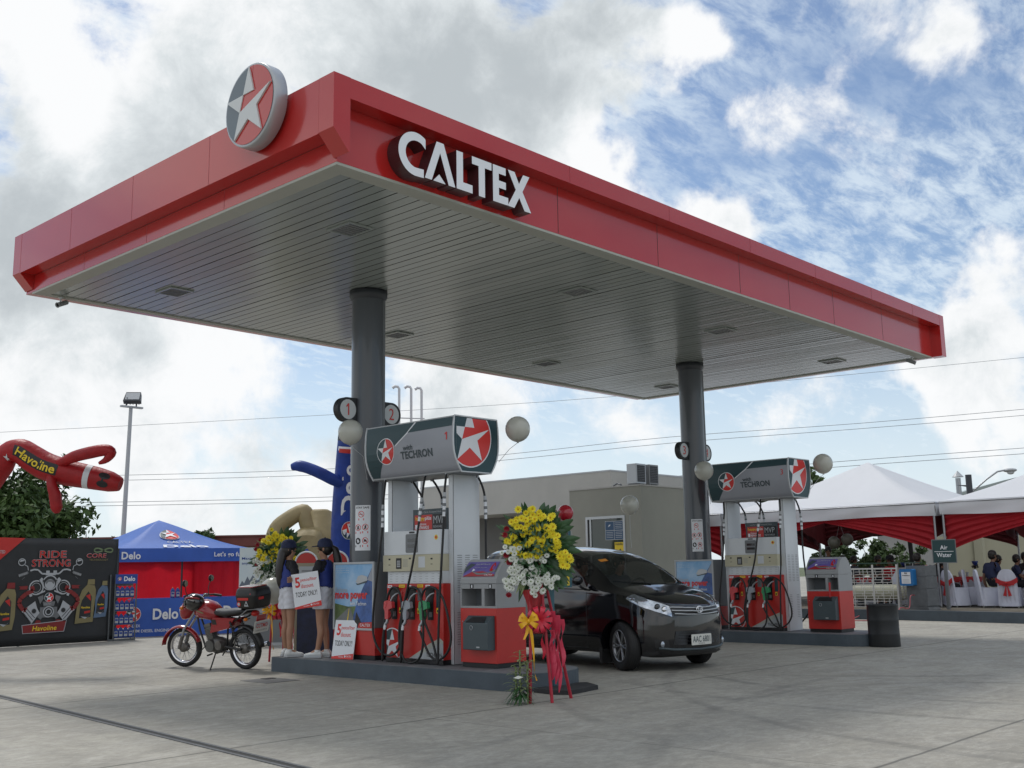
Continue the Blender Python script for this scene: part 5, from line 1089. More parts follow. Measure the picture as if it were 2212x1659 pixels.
    if hair == 'long':
        b.ball(tuple(H-f*.03+V(0, 0, -.02)), (.094, .098, .105), 18)
        P0 = H-f*.06; b.tube([P0+V(0, 0, .05), P0-f*.035+V(0, 0, -.05), P0-f*.06+V(0, 0, -.18), P0-f*.075+V(0, 0, -.32), P0-f*.06+V(0, 0, -.46), P0-f*.05+V(0, 0, -.54)], [.06, .092, .098, .088, .07, .035], 14, flatten=.55)
    if hair == 'pony':
        b.ball(tuple(H-f*.035+V(0, 0, -.02)), (.084, .09, .09), 18)
        P0 = H-f*.10; b.tube([P0+V(0, 0, .02), P0-f*.05+V(0, 0, -.02), P0-f*.085+V(0, 0, -.14), P0-f*.10+V(0, 0, -.28), P0-f*.085+V(0, 0, -.40), P0-f*.075+V(0, 0, -.50)], [.025, .045, .058, .062, .05, .022], 12)
    b.build('hair', t, world=False)
    if cap:
        b = MB(cap); vs = []; n = 20
        b.lathe([(.108, -.005), (.107, .03), (.098, .07), (.072, .10), (.035, .115), (0, .118)], tuple(H-f*.012+V(0, 0, .015)), n)
        c0 = H+f*.075+V(0, 0, .022); pts = [(0, -.085), (.05, -.078), (.085, -.045), (.098, 0), (.085, .045), (.05, .078), (0, .085)]
        b.prism(pts, tuple((f+V(0, 0, -.12))), tuple(L_), tuple(c0), (0, 0, .007)); b.ball(tuple(H-f*.012+V(0, 0, .134)), .010, 8)
        cp = b.build('cap', t, world=False)
    if shoes:
        for s in 'LR':
            a, to = Vector(J['ank'+s]), Vector(J['toe'+s]); d = (to-a); d.z = 0; d.normalize(); pr = V(-d.y, d.x, 0); b = MB(shoes)
            vs = []; n = 12; secs = ((-.065, .022, .045), (-.05, .034, .075), (0, .038, .085), (.06, .040, .062), (.12, .046, .050), (.17, .036, .040), (.195, .014, .028))
            for x, w_, h in secs:
                for j in range(n): an = 2*math.pi*j/n; vs.append(V(a.x, a.y, 0)+d*x+pr*(w_*math.cos(an))+V(0, 0, .012+h/2+h/2*math.sin(an)))
            b.add(vs, [(i*n+j, i*n+(j+1) % n, (i+1)*n+(j+1) % n, (i+1)*n+j) for i in range(6) for j in range(n)], shoes, True); b.add(vs, [tuple(range(n-1, -1, -1)), tuple(range(6*n, 7*n))], shoes)
            b.tube([V(a.x, a.y, .07), V(a.x, a.y, .10)], [.044, .040], 10, shoes)
            so_ = [(-.07, -.03), (-.04, -.04), (.06, -.042), (.13, -.048), (.18, -.036), (.205, 0), (.18, .036), (.13, .048), (.06, .042), (-.04, .04), (-.07, .03)]
            b.prism(so_, d, pr, (a.x, a.y, 0), (0, 0, .022), 'lightgrey'); b.build('shoe', t, world=False)
    return t
base = dict(pelvis=(0, 0, .87), waist=(0, 0, .99), chest=(-.005, 0, 1.17), neck0=(-.005, 0, 1.27), neck=(.005, 0, 1.325), jaw=(.018, 0, 1.385), skull=(.008, 0, 1.455), crown=(-.01, 0, 1.50),
    hipL=(0, .085, .83), hipR=(0, -.085, .83), thL=(.005, .09, .66), thR=(.005, -.09, .66), kneeL=(.01, .085, .44), kneeR=(.01, -.085, .44), calfL=(-.012, .085, .32), calfR=(-.012, -.085, .32), ankL=(0, .085, .085), ankR=(0, -.085, .085), toeL=(.10, .10, .04), toeR=(.10, -.10, .04),
    shL=(-.01, .155, 1.245), shR=(-.01, -.155, 1.245))
def pose(**kw): d = dict(base); d.update(kw); return d
PZ = .2
def arm(sh, tgt, bend, l1=.265, l2=.245):
    """elbow for a hand at tgt (local), bend = direction the elbow points"""
    sh, tgt, bend = V(*sh), V(*tgt), V(*bend); d = tgt-sh; D = min(d.length, (l1+l2)*.995); u = d.normalized(); tgt = sh+u*D
    a = (l1*l1-l2*l2+D*D)/(2*D); h = math.sqrt(max(0, l1*l1-a*a)); b_ = (bend-u*bend.dot(u)).normalized(); el = sh+u*a+b_*h; return el, tgt
def arms(P, loc, rz, s, tgt, bend, side=(0, 0, 1)):
    inv = Matrix.Rotation(-rz, 3, 'Z'); T_ = inv @ (V(*tgt)-V(*loc)); sh = P['sh'+s]; el, w_ = arm(sh, T_, bend); f_ = (w_-el).normalized()
    P.update({'up'+s: tuple(V(*sh).lerp(el, .5)), 'el'+s: tuple(el), 'fa'+s: tuple(el.lerp(w_, .4)), 'wr'+s: tuple(w_), 'palm'+s: tuple(w_+f_*.045), 'side'+s: side})
LA, RA = (3.07, 4.90, PZ), R(-12)
pA = pose(thR=(.0, -.10, .66), kneeR=(.0, -.11, .44), calfR=(-.02, -.115, .32), ankR=(-.02, -.12, .085), toeR=(.08, -.14, .04), ankL=(.03, .11, .085), toeL=(.13, .12, .04), kneeL=(.02, .10, .44))
pA.update(face=(.88, -.47, 0), jaw=(.016, -.008, 1.385))
BC = V(2.95, 4.27, .865); bU = V(math.sin(R(38)), -math.cos(R(38)), 0); bN = V(-math.cos(R(38)), -math.sin(R(38)), 0)
arms(pA, LA, RA, 'R', tuple(BC-bU*.24+V(0, 0, .36)-bN*.02), (.2, -.4, -1)); arms(pA, LA, RA, 'L', (3.30, 4.75, 1.12), (0, 1, -.3))
human('person standing with their back half turned, long loose hair, blue cap and white shorts', LA, RA, pA, shirt='blackcloth', vest='vestblue', legs=('shortswhite', 'short'), hair='long', cap='navy', shoes='shoewhite')
LB, RB = (3.25, 4.33, PZ), R(112)
pB = pose(thR=(.03, -.08, .66), kneeR=(.03, -.065, .44), calfR=(.0, -.06, .32), ankR=(-.02, -.06, .085), toeR=(.08, -.07, .04), thL=(.0, .09, .66), kneeL=(.01, .08, .44), ankL=(.05, .07, .085), toeL=(.15, .08, .04))
pB.update(face=(.94, .34, 0), jaw=(.018, .006, 1.385))
arms(pB, LB, RB, 'L', tuple(BC-bU*.08+V(0, 0, .10)-bN*.045), (-.3, .3, -1)); arms(pB, LB, RB, 'R', tuple(BC-bU*.16+V(0, 0, .16)-bN*.06), (0, -1, -.5))
human('person facing left with a ponytail, blue cap and white shorts, holding a white board', LB, RB, pB, shirt='blackcloth', vest='vestblue', legs=('shortswhite', 'short'), hair='pony', cap='navy', shoes='shoewhite')
pl = placard(tuple(BC), R(38), 0, 'tilted white discount placard held between the two people in blue caps'); pl.rotation_euler = (R(-8), 0, R(38)); pl.scale = (.92, .92, .92)
# ------------------------------------------------------------------ balloons
mk('balloonwhite', (.60, .60, .54), .16, coat=.6, var=.05, vs=2, tl=.25); mk('balloonred', (.45, .015, .03), .2, coat=.6); mk('balloondark', (.10, .10, .08), .4)
def balloon(p, r, m_, lab, tail=None):
    t = thing('balloon', lab, 'balloon', p, 0, 'round party balloons' if m_ == 'balloonwhite' else None)
    b = MB(m_); b.lathe([(0, 1.0*r)]+[(r*math.sin(a/12*math.pi), r*math.cos(a/12*math.pi)*(1 if a < 7 else 1.06)) for a in range(1, 12)]+[(.0, -1.09*r)], (0, 0, 0), 24); b.lathe([(.006, -1.07*r), (.018, -1.13*r)], (0, 0, 0), 8)
    b.build('skin', t, world=False)
    if tail:
        b = MB('lightgrey'); p0 = V(*p); pts = [V(0, 0, -1.1*r)] + [V(*q)-p0 for q in tail]; b.tube(pts, .0035, 5); b.build('string', t, world=False)
balloon((2.54, 2.90, 3.05), .155, 'balloonwhite', 'white balloon in front of the number 1 box on the nearer column', [(2.75, 2.9, 2.75), (3.10, 3.25, 2.50)])
balloon((3.95, 1.35, 3.05), .157, 'balloonwhite', 'white balloon floating right of the nearer topper', [(3.90, 1.45, 2.8), (3.88, 1.62, 2.65)])
balloon((10.6, 2.95, 3.02), .17, 'balloonwhite', 'white balloon in front of the farther column below the number 3 box', [(10.9, 3.05, 2.7), (11.15, 3.2, 2.45)])
balloon((11.95, 1.33, 3.10), .175, 'balloonwhite', 'white balloon floating right of the farther topper', [(11.92, 1.45, 2.8), (11.90, 1.58, 2.65)])
balloon((9.0, 3.44, 2.38), .16, 'balloonwhite', 'white balloon hovering before the booth wall above the black car', [(9.0, 3.44, 1.9), (9.02, 3.44, 1.65)])
balloon((6.9, 3.1, 2.17), .125, 'balloonred', 'shiny red balloon right of the near flower stand', [(6.96, 3.05, 1.9), (7.0, 3.02, 1.70)])
balloon((3.35, 5.66, 1.08), .19, 'balloonwhite', 'white balloon low behind the person with long hair', [(3.35, 5.7, .6)])
# ------------------------------------------------------------------ air dancers
mk('nylonred', (.42, .015, .02), .45, var=.2, vs=4, bump=.9, bs=7, tl=.25); mk('nylonblue', (.015, .055, .32), .45, var=.2, vs=4, bump=.8, bs=6, tl=.2); mk('fanbox', (.02, .02, .02), .5)
def smoothp(pts, rs, k=4):
    P = [V(*p) for p in pts]; o, q = [], []
    for i in range(len(P)-1):
        a, b_, c, d = P[max(i-1, 0)], P[i], P[i+1], P[min(i+2, len(P)-1)]
        for j in range(k):
            s = j/k; o.append(.5*((2*b_)+(c-a)*s+(2*a-5*b_+4*c-d)*s*s+(3*b_-a-3*c+d)*s**3)); q.append(rs[i]+(rs[i+1]-rs[i])*s)
    return o+[P[-1]], q+[rs[-1]]
# overhead cables
for lab, r, pts in (
    ('faint highest cable crossing above the light pole and under the canopy corner', 0.01, [(11.25, 49.62, 8.07), (15.02, 45.50, 8.29), (22.58, 37.28, 8.68), (32.85, 26.08, 9.31), (40.66, 17.47, 10.13), (48.34, 8.99, 11.04), (52.65, 4.20, 11.64)]),
    ('upper cable of the higher pair, crossing behind the blue air dancer arm and both toppers', 0.012, [(10.80, 47.65, 5.99), (18.55, 39.32, 5.97), (25.11, 32.23, 6.11), (30.32, 26.51, 6.62), (35.50, 20.76, 7.30), (41.30, 14.41, 7.77), (46.53, 8.65, 8.30), (50.69, 4.07, 8.75)]),
    ('lower cable of the higher pair, just beneath the upper one', 0.012, [(10.82, 47.68, 5.76), (18.58, 39.35, 5.74), (25.14, 32.26, 5.86), (30.35, 26.54, 6.37), (35.53, 20.79, 7.02), (41.32, 14.44, 7.52), (46.56, 8.69, 8.02), (50.72, 4.10, 8.49)]),
    ('upper cable of the lower pair, over the blue tent and passing the white tent peak', 0.012, [(9.59, 43.36, 4.53), (16.72, 35.70, 4.47), (22.77, 29.19, 4.54), (27.58, 23.95, 4.77), (32.38, 18.70, 5.15), (36.90, 13.72, 5.64), (42.52, 7.56, 6.11), (46.36, 3.35, 6.44)]),
    ('lower cable of the lower pair, nearest above the tents', 0.012, [(9.61, 43.38, 4.37), (16.74, 35.72, 4.32), (22.79, 29.21, 4.37), (27.61, 23.98, 4.58), (32.41, 18.73, 4.93), (36.92, 13.75, 5.42), (42.55, 7.59, 5.87), (46.38, 3.38, 6.21)]),
    ):
    b = MB('cable'); p_, r_ = smoothp(pts, [r]*len(pts)); b.tube(p_, r, 5); top(b.build('power_line'), lab, 'cable', 'overhead cables')
t = thing('air_dancer', 'red inflatable air dancer bent over to the right above the black banner', 'air dancer', (.6, 9.0, 0))
b = MB('nylonred'); pts = [(-.15, 9.65, .45), (.08, 9.42, 1.2), (.30, 9.18, 2.0), (.47, 8.98, 2.6), (.62, 8.74, 2.98), (.66, 8.62, 3.15), (.78, 8.47, 3.17), (.92, 8.36, 3.06), (1.06, 8.24, 2.95), (1.20, 8.10, 2.88), (1.34, 7.97, 2.83), (1.48, 7.83, 2.79), (1.62, 7.70, 2.75), (1.76, 7.56, 2.70), (1.86, 7.46, 2.66)]
rs = [.22, .21, .20, .20, .19, .15, .185, .20, .205, .20, .19, .18, .17, .15, .10]
p_, r_ = smoothp(pts, rs); b.tube(p_, r_, 20); body = b.build('body', t)
b = MB('nylonred'); p_, r_ = smoothp([(1.15, 7.98, 2.96), (1.24, 7.71, 3.05), (1.36, 7.43, 3.10), (1.5, 7.26, 3.13), (1.56, 7.21, 3.09), (1.52, 7.26, 2.99), (1.45, 7.34, 2.94)], [.06, .085, .09, .085, .08, .05, .02]); b.tube(p_, r_, 14); b.build('arm', t)
b = MB('nylonred'); p_, r_ = smoothp([(1.09, 8.09, 2.82), (1.07, 8.0, 2.65), (1.12, 7.98, 2.5), (1.15, 7.98, 2.32), (1.16, 7.98, 2.24)], [.07, .07, .09, .085, .03]); b.tube(p_, r_, 14); b.build('arm', t)
# printed patches follow the tube
def tube_patch(b, P, Rr, s0, s1, a0, a1, m_, e, nu=10, nv=8, shape=None):
    """patch between path fractions s0..s1 and angles a0..a1 about the axis (0 = towards the viewer side)"""
    n = len(P)-1
    def at(s, a):
        x = s*n; i = min(int(x), n-1); f_ = x-i; c = P[i].lerp(P[i+1], f_); r = Rr[i]+(Rr[i+1]-Rr[i])*f_; tg = (P[min(i+1, n)]-P[max(i, 0)]).normalized()
        out = V(-.73, -.68, 0); out = (out-tg*out.dot(tg)).normalized(); up = tg.cross(out)
        return c+(out*math.cos(a)+up*math.sin(a))*(r+e)
    if shape: 
        for pl_ in shape: b.add([at(s0+(s1-s0)*x, a0+(a1-a0)*y) for x, y in pl_], [tuple(range(len(pl_)))], m_)
    else: b.grid(lambda u, v: at(s0+(s1-s0)*u, a0+(a1-a0)*v), nu, nv, m_)
    return at
P2, R2 = smoothp(pts, rs)
b = MB('black'); tube_patch(b, P2, R2, .42, .66, -.42, .42, 'black', .004)
at = tube_patch(MB('black'), P2, R2, .0, 1, 0, 1, 'black', .012)
vs, fs, _ = text_geo('Havoline', .02)
b.add([at(.432+.22*u, -(-.02)+.0+(.62*v)-0.0+.04) if False else at(.432+.218*u, .30-.62*v) for u, v in vs], fs, 'yellow')
b.build('lettering', body)
b = MB('whitepaint'); tube_patch(b, P2, R2, .795, .825, -1.3, 1.3, 'whitepaint', .006, 4, 16); b.build('collar_band', body)
b = MB('black')
for sgn in (-1, 1): tube_patch(b, P2, R2, .875, .935, sgn*.08, sgn*.72, 'black', .008, 1, 1, [[(.5+.5*math.cos(k*.5236), .5+.5*math.sin(k*.5236)) for k in range(12)]])
tube_patch(b, P2, R2, .895, .905, -.15, .15, 'black', .008, 2, 3); b.build('sunglasses', body)
b = MB('whitepaint'); star_like = [[(.5+.5*math.cos(R(90+k*36))*(1 if k % 2 == 0 else .42), .5+.5*math.sin(R(90+k*36))*(1 if k % 2 == 0 else .42)) for k in range(10)]]
tube_patch(b, P2, R2, .345, .395, .2, 1.3, 'whitepaint', .006, 1, 1, star_like); b.build('star_print', body)
b = MB('fanbox'); b.lathe([(.26, 0), (.28, .05), (.28, .42), (.24, .47)], (-.15, 9.65, 0), 20); b.build('blower', t)
t = thing('air_dancer', 'tall blue inflatable air dancer standing behind the nearer column with one arm out', 'air dancer', (8.1, 10.0, 0))
bp_ = [(8.15, 10.03, .4), (8.14, 10.02, 1.2), (8.08, 9.99, 1.7), (8.02, 9.92, 2.2), (7.97, 9.86, 2.7), (7.93, 9.79, 3.15), (7.90, 9.74, 3.5), (7.88, 9.68, 3.8), (7.86, 9.64, 4.1), (7.86, 9.64, 4.25)]; br = [.33, .32, .31, .30, .28, .26, .24, .24, .22, .08]
P3, R3 = smoothp(bp_, br); b = MB('nylonblue'); b.tube(P3, R3, 22); body = b.build('body', t)
b = MB('nylonblue'); p_, r_ = smoothp([(7.80, 9.72, 3.08), (7.58, 9.80, 3.18), (7.35, 9.87, 3.29), (7.16, 10.04, 3.40), (7.03, 10.18, 3.45), (6.92, 10.30, 3.43)], [.09, .12, .12, .115, .115, .06]); b.tube(p_, r_, 16); b.build('arm', t)
b = MB('nylonblue'); p_, r_ = smoothp([(8.1, 9.6, 3.1), (8.35, 9.4, 3.3), (8.5, 9.25, 3.6)], [.10, .12, .06]); b.tube(p_, r_, 16); b.build('arm', t)
b = MB('white'); at = tube_patch(MB('white'), P3, R3, 0, 1, 0, 1, 'white', .008)
vs, fs, _ = text_geo('Delo', .03)
b.add([at(.42+.25*u, 1.0-.78*v-.1) if False else at(.40+.27*u, .85-1.05*v) for u, v in vs], fs, 'white'); b.build('lettering', body)
class TD:
    def flat(s, q, u, v, o, m_): bb.add([(lambda c, e: c)(tube_patch(MB('white'), P3, R3, 0, 1, 0, 1, 'white', .008+o.z*2)(.335+p[0]*.2, .35-p[1]*2.6), 0) for p in q], [tuple(range(len(q)))], m_)
bb = MB('white'); star_emblem(TD(), (1, 0, 0), (0, 1, 0), V(0, 0, 0), .19, (0, 0, 1)); bb.build('emblem', body)
b = MB('black'); tube_patch(b, P3, R3, .84, .885, -1.2, 1.2, 'black', .008, 2, 12); b.build('sunglasses', body)
b = MB('redpaint'); tube_patch(b, P3, R3, .755, .785, -.7, .5, 'redpaint', .01, 2, 8); tube_patch(b, P3, R3, .77, .80, -.85, .65, 'white', .006, 2, 8); b.build('mouth', body)
b = MB('fanbox'); b.lathe([(.36, 0), (.38, .05), (.38, .38), (.34, .42)], (8.15, 10.03, 0), 20); b.build('blower', t)
# ------------------------------------------------------------------ giant inflatable oil bottle
mk('nylongold', (.30, .24, .12), .55, var=.15, vs=3, bump=.7, bs=6)
IB = V(8.45, 12.05, 0); iu = V(.732, -.681, 0)*.60; iv = V(.681, .732, 0)
t = thing('inflatable_bottle', 'huge beige inflatable oil bottle with a loop handle behind the two people', 'inflatable', IB)
Q = lambda x, z, d=0: tuple(IB+iu*x+iv*d+V(0, 0, z*.88))
b = MB('nylongold')
out = [(-1.0, .1), (.98, .1), (1.06, .6), (1.05, 1.6), (1.0, 2.1), (.86, 2.5), (.62, 2.62), (.0, 2.60), (-.35, 2.35), (-.62, 2.15), (-1.05, 1.95), (-1.15, 1.4), (-1.12, .5)]
def puff(b, out, d, n=5):
    c = (sum(p[0] for p in out)/len(out), sum(p[1] for p in out)/len(out)); vs = []
    prof = [(-d, .80), (-d*.8, .93), (-d*.35, 1.0), (d*.35, 1.0), (d*.8, .93), (d, .80)]
    for dd, s in prof: vs += [Q(c[0]+(p[0]-c[0])*s, c[1]+(p[1]-c[1])*s, dd) for p in out]
    k = len(out); b.add(vs, [(i*k+j, i*k+(j+1) % k, (i+1)*k+(j+1) % k, (i+1)*k+j) for i in range(5) for j in range(k)], None, True); b.add(vs, [tuple(range(k-1, -1, -1)), tuple(range(5*k, 6*k))], None, False)
fine = []
for i in range(len(out)):
    a, b2, c, d = [V(*out[(i+k) % len(out)], 0) for k in (-1, 0, 1, 2)]
    for j in range(3): s = j/3; q = .5*((2*b2)+(c-a)*s+(2*a-5*b2+4*c-d)*s*s+(3*b2-a-3*c+d)*s**3); fine.append((q.x, q.y))
puff(b, fine, .5); b.build('body', t)
b = MB('nylongold'); p_, r_ = smoothp([Q(-.98, 1.75), Q(-1.0, 2.2), Q(-.86, 2.6), Q(-.45, 2.85), Q(0, 3.02), Q(.14, 2.98), Q(.30, 2.72), Q(.50, 2.45)], [.24, .2, .19, .18, .17, .19, .22, .22]); b.tube(p_, r_, 16); b.build('handle', t)
b = MB('nylongold'); b.tube([Q(.72, 2.35), Q(.72, 2.62), Q(.72, 2.64), Q(.70, 3.02), Q(.70, 3.08)], [.33, .29, .24, .25, .16], 20); b.build('cap', t)
b = MB('navy'); b.flat([(-.5, .5), (.55, .5), (.6, 1.6), (.35, 1.85), (.0, 1.75), (-.5, 1.2)], iu, UZ, IB-iv*.515, 'deloblue')
b.flat([(-.45, .95), (.3, .95), (.3, 1.1), (-.45, 1.1)], iu, UZ, IB-iv*.52, 'redpaint'); b.text('Havoline', iu, UZ, IB-iv*.522, -.4, 1.15, .8, .18, 'yellow', .02); b.build('label', t)
# counter with round red tops behind the two people
DS = V(4.28, 5.86, 0); du = V(.69, -.73, 0).normalized(); dn = V(-.73, -.69, 0)
t = thing('promo_counter', 'beige fronted promotional counter with two round red top pieces behind the two people', 'counter', DS)
mk('cardboard', (.34, .30, .22), .8, var=.06); mk('panelnavy', (.012, .018, .06), .35, var=.5, vs=5)
b = MB('cardboard'); b.prism([(-.34, 0), (.36, 0), (.36, 1.40), (.28, 1.47), (-.34, 1.47)], du, UZ, DS, -dn*.35); b.build('body', t)
b = MB('deloblue'); b.prism([(-.30, .02), (.32, .02), (.32, .80), (-.30, .80)], du, UZ, DS+dn*.003, dn*.004, 'panelnavy'); b.prism([(-.28, .98), (.30, .98), (.30, 1.42), (-.28, 1.42)], du, UZ, DS+dn*.003, dn*.003, 'lightgrey')
for k in range(5): b.prism([(-.24, 1.02+k*.08), (.2-.05*(k % 3), 1.02+k*.08), (.2-.05*(k % 3), 1.045+k*.08), (-.24, 1.045+k*.08)], du, UZ, DS+dn*.006, dn*.002, 'grey')
b.build('front_panel', t)
for x in (-.18, .29):
    b = MB('redpaint'); pts = [(x+.17*math.cos(R(a)), 1.47+.17*math.sin(R(a))) for a in range(0, 181, 12)]
    b.prism(pts, du, UZ, DS-dn*.05, -dn*.06, 'redpaint'); d_ = b.build('round_top', t)
    b = MB('white'); b.tube([DS-dn*.05+du*p[0]+V(0, 0, p[1]) for p in pts], .014, 6); b.build('rim', d_)
# ------------------------------------------------------------------ black drum
t = thing('waste_drum', 'black steel drum standing at the end of the farther island', 'drum', (11.28, .12, 0)); mk('drumblack', (.018, .02, .022), .5, var=.2, vs=6, bump=.1, bs=10)
b = MB('drumblack'); pr = [(.0, .02), (.235, .02), (.245, 0), (.25, .012)]
for z in (.20, .42): pr += [(.244, z-.012), (.247, z), (.244, z+.012)]
pr += [(.242, .64), (.252, .655), (.248, .67), (.225, .668), (.222, .5), (.0, .48)]
b.lathe(pr, (11.28, .12, 0), 36); b.build('body', t)
b = MB('lightgrey'); an = R(-68)
for a in range(20):
    f_ = lambda k, rr: (11.28+.2435*math.cos(an+rr*math.cos(k)), .12+.2435*math.sin(an+rr*math.cos(k)), .36+rr*.30*math.sin(k))
    k0, k1 = a*math.pi/10, (a+1)*math.pi/10; b.add([f_(k0, .25), f_(k1, .25), f_(k1, .18), f_(k0, .18)], [(0, 1, 2, 3)], 'lightgrey')
b.build('round_mark', t)
# ------------------------------------------------------------------ rules board on a teal post
mk('tealpaint', (.018, .09, .12), .45, var=.1, vs=6); mk('mat', (.025, .025, .027), .8, var=.2, vs=8)
t = thing('notice_board', 'yellow rules board in a teal frame on a post, behind the near flower stand', 'sign', (3.38, .35, 0))
b = MB('mat'); b.prism([(3.06, .36), (3.02, .05), (3.10, -.12), (3.70, -.02), (3.90, .30), (3.55, .55)], (1, 0, 0), (0, 1, 0), (0, 0, .0), (0, 0, .045)); b.build('base_plate', t, bevel=.005)
b = MB('tealpaint'); b.box(3.36, 3.40, .33, .37, .045, 1.12); b.build('post', t, bevel=.003)
su = V(.80, -.60, 0); sn = V(-.60, -.80, 0); so0 = V(3.13, .46, 1.13)
b = MB('yellow'); b.prism([(0, 0), (.46, 0), (.46, .46), (0, .46)], su, UZ, so0, -sn*.012, 'yellow')
b.text('NO ENTRY', su, UZ, so0+sn*.002, .02, .11, .40, .075, 'black', .02); b.text('NO HELMET', su, UZ, so0+sn*.002, .02, .02, .42, .062, 'black', .02); b.text('NOTICE', su, UZ, so0+sn*.002, .06, .33, .34, .07, 'black', .02); pnl = b.build('panel', t)
b = MB('tealpaint')
for q in ([(-.025, -.02), (0, -.02), (0, .60), (-.025, .60)], [(.46, -.02), (.485, -.02), (.485, .60), (.46, .60)], [(0, -.02), (.46, -.02), (.46, 0), (0, 0)], [(0, .46), (.46, .46), (.46, .48), (0, .48)]): b.prism(q, su, UZ, so0+sn*.004, -sn*.024)
b.build('frame', t)
# ------------------------------------------------------------------ raised bed with the party tents
b = MB('soil'); KB = [(19.55, 12), (19.50, 4.6), (19.45, 3.5), (19.20, 1.9), (18.94, .46), (18.55, -1.9), (18.0, -5.5), (52, -5.5), (52, 12)]
b.prism([(p[0]+.14 if p[0] < 30 else p[0], p[1]) for p in KB], (1, 0, 0), (0, 1, 0), (0, 0, 0), (0, 0, .205)); props(b.build('planting_bed'), 'raised bed of bare soil under the white tents', kind='structure')
b = MB('kerb'); ks = KB[:7]
for a, c in zip(ks, ks[1:]):
    a, c = V(*a, 0), V(*c, 0); d = (c-a).normalized(); nn = V(d.y, -d.x, 0)
    if nn.x < 0: nn = -nn
    b.prism([(0, 0), ((c-a).length, 0), ((c-a).length, .15), (0, .15)], d, nn, a+V(0, 0, -.01), (0, 0, .245), 'kerb')
props(b.build('kerb'), 'dark grey kerb along the tent side of the forecourt', kind='structure')
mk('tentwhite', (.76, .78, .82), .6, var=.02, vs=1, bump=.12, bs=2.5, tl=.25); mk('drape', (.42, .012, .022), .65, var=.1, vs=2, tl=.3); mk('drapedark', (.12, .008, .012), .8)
mk('chairwhite', (.58, .60, .70), .8, var=.05, vs=6, bump=.25, bs=8); mk('sash', (.42, .015, .02), .6, var=.1)
TX = 22.3; EZ = 2.90
def white_tent(y0, y1, lab, extra=None):
    t = thing('party_tent', lab, 'tent', (TX, y0, .2), 0, 'white peaked party tents')
    X1 = TX+6.3; C4 = [V(TX, y1, EZ), V(TX, y0, EZ), V(X1, y0, EZ), V(X1, y1, EZ)]; pk = V((TX+X1)/2, (y0+y1)/2, 4.38)
    b = MB('tentwhite')
    for i in range(4):
        A_, B_ = C4[i], C4[(i+1) % 4]
        def fn(u, v):
            p = A_.lerp(B_, u).lerp(pk, v); p.z -= .13*math.sin(math.pi*v**.8)*(.6+.4*math.cos((u-.5)*2))+.02*math.sin(u*31)*(1-v)*v; return p
        b.grid(fn, 14, 14)
    weld(b.build('roof', t), .003)
    b = MB('tentwhite')
    for i in range(4):
        A_, B_ = C4[i], C4[(i+1) % 4]; nn = V((B_-A_).y, -(B_-A_).x, 0).normalized()*-1 if False else V((B_-A_).y, -(B_-A_).x, 0).normalized()
        if nn.dot(A_-pk) < 0: nn = -nn
        rr = random.Random(i+int(y0*7)); ph = [rr.uniform(0, 6) for _ in range(4)]
        b.grid(lambda u, v: A_.lerp(B_, u)+V(0, 0, .01-(.36+.02*math.sin(u*9+ph[0]))*v)+nn*(.012+.018*v*math.sin(u*37+ph[1])+.022*math.sin(u*17+v*5+ph[2])*v), 90, 5)
    b.build('valance', t)
    for p in C4:
        b = MB('steel'); q = p+(V(pk.x, pk.y, 0)-V(p.x, p.y, 0)).normalized()*.08; b.tube([V(q.x, q.y, .2), V(q.x, q.y, EZ-.02)], .032, 8); b.build('post', t)
    b = MB('steel')
    for i in range(4): b.tube([C4[i]+V(0, 0, -.03), C4[(i+1) % 4]+V(0, 0, -.03)], .025, 6)
    b.build('eave_frame', t)
    # pleated swags: from each front post to the middle of the eave
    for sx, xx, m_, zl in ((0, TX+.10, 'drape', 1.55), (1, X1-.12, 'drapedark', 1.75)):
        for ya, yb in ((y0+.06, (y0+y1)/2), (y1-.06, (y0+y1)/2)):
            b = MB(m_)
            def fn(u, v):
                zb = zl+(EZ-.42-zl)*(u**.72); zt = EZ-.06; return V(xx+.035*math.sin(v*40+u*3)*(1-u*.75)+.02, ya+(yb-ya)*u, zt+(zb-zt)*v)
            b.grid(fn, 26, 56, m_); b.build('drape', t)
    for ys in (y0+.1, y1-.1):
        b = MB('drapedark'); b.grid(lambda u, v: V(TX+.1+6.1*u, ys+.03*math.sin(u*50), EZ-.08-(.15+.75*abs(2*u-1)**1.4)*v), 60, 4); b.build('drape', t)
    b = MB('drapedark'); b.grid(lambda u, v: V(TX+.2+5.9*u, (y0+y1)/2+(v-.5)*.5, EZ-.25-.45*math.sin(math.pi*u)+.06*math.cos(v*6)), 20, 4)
    b.build('ceiling_swag', t)
white_tent(3.52, 9.9, 'left white peaked party tent with red pleated drapes, behind pump 3'); white_tent(10.0, 16.3, 'third white peaked party tent, mostly hidden behind the second column and booth'); white_tent(-2.95, 3.40, 'right white peaked party tent with red drapes, cut by the picture edge')
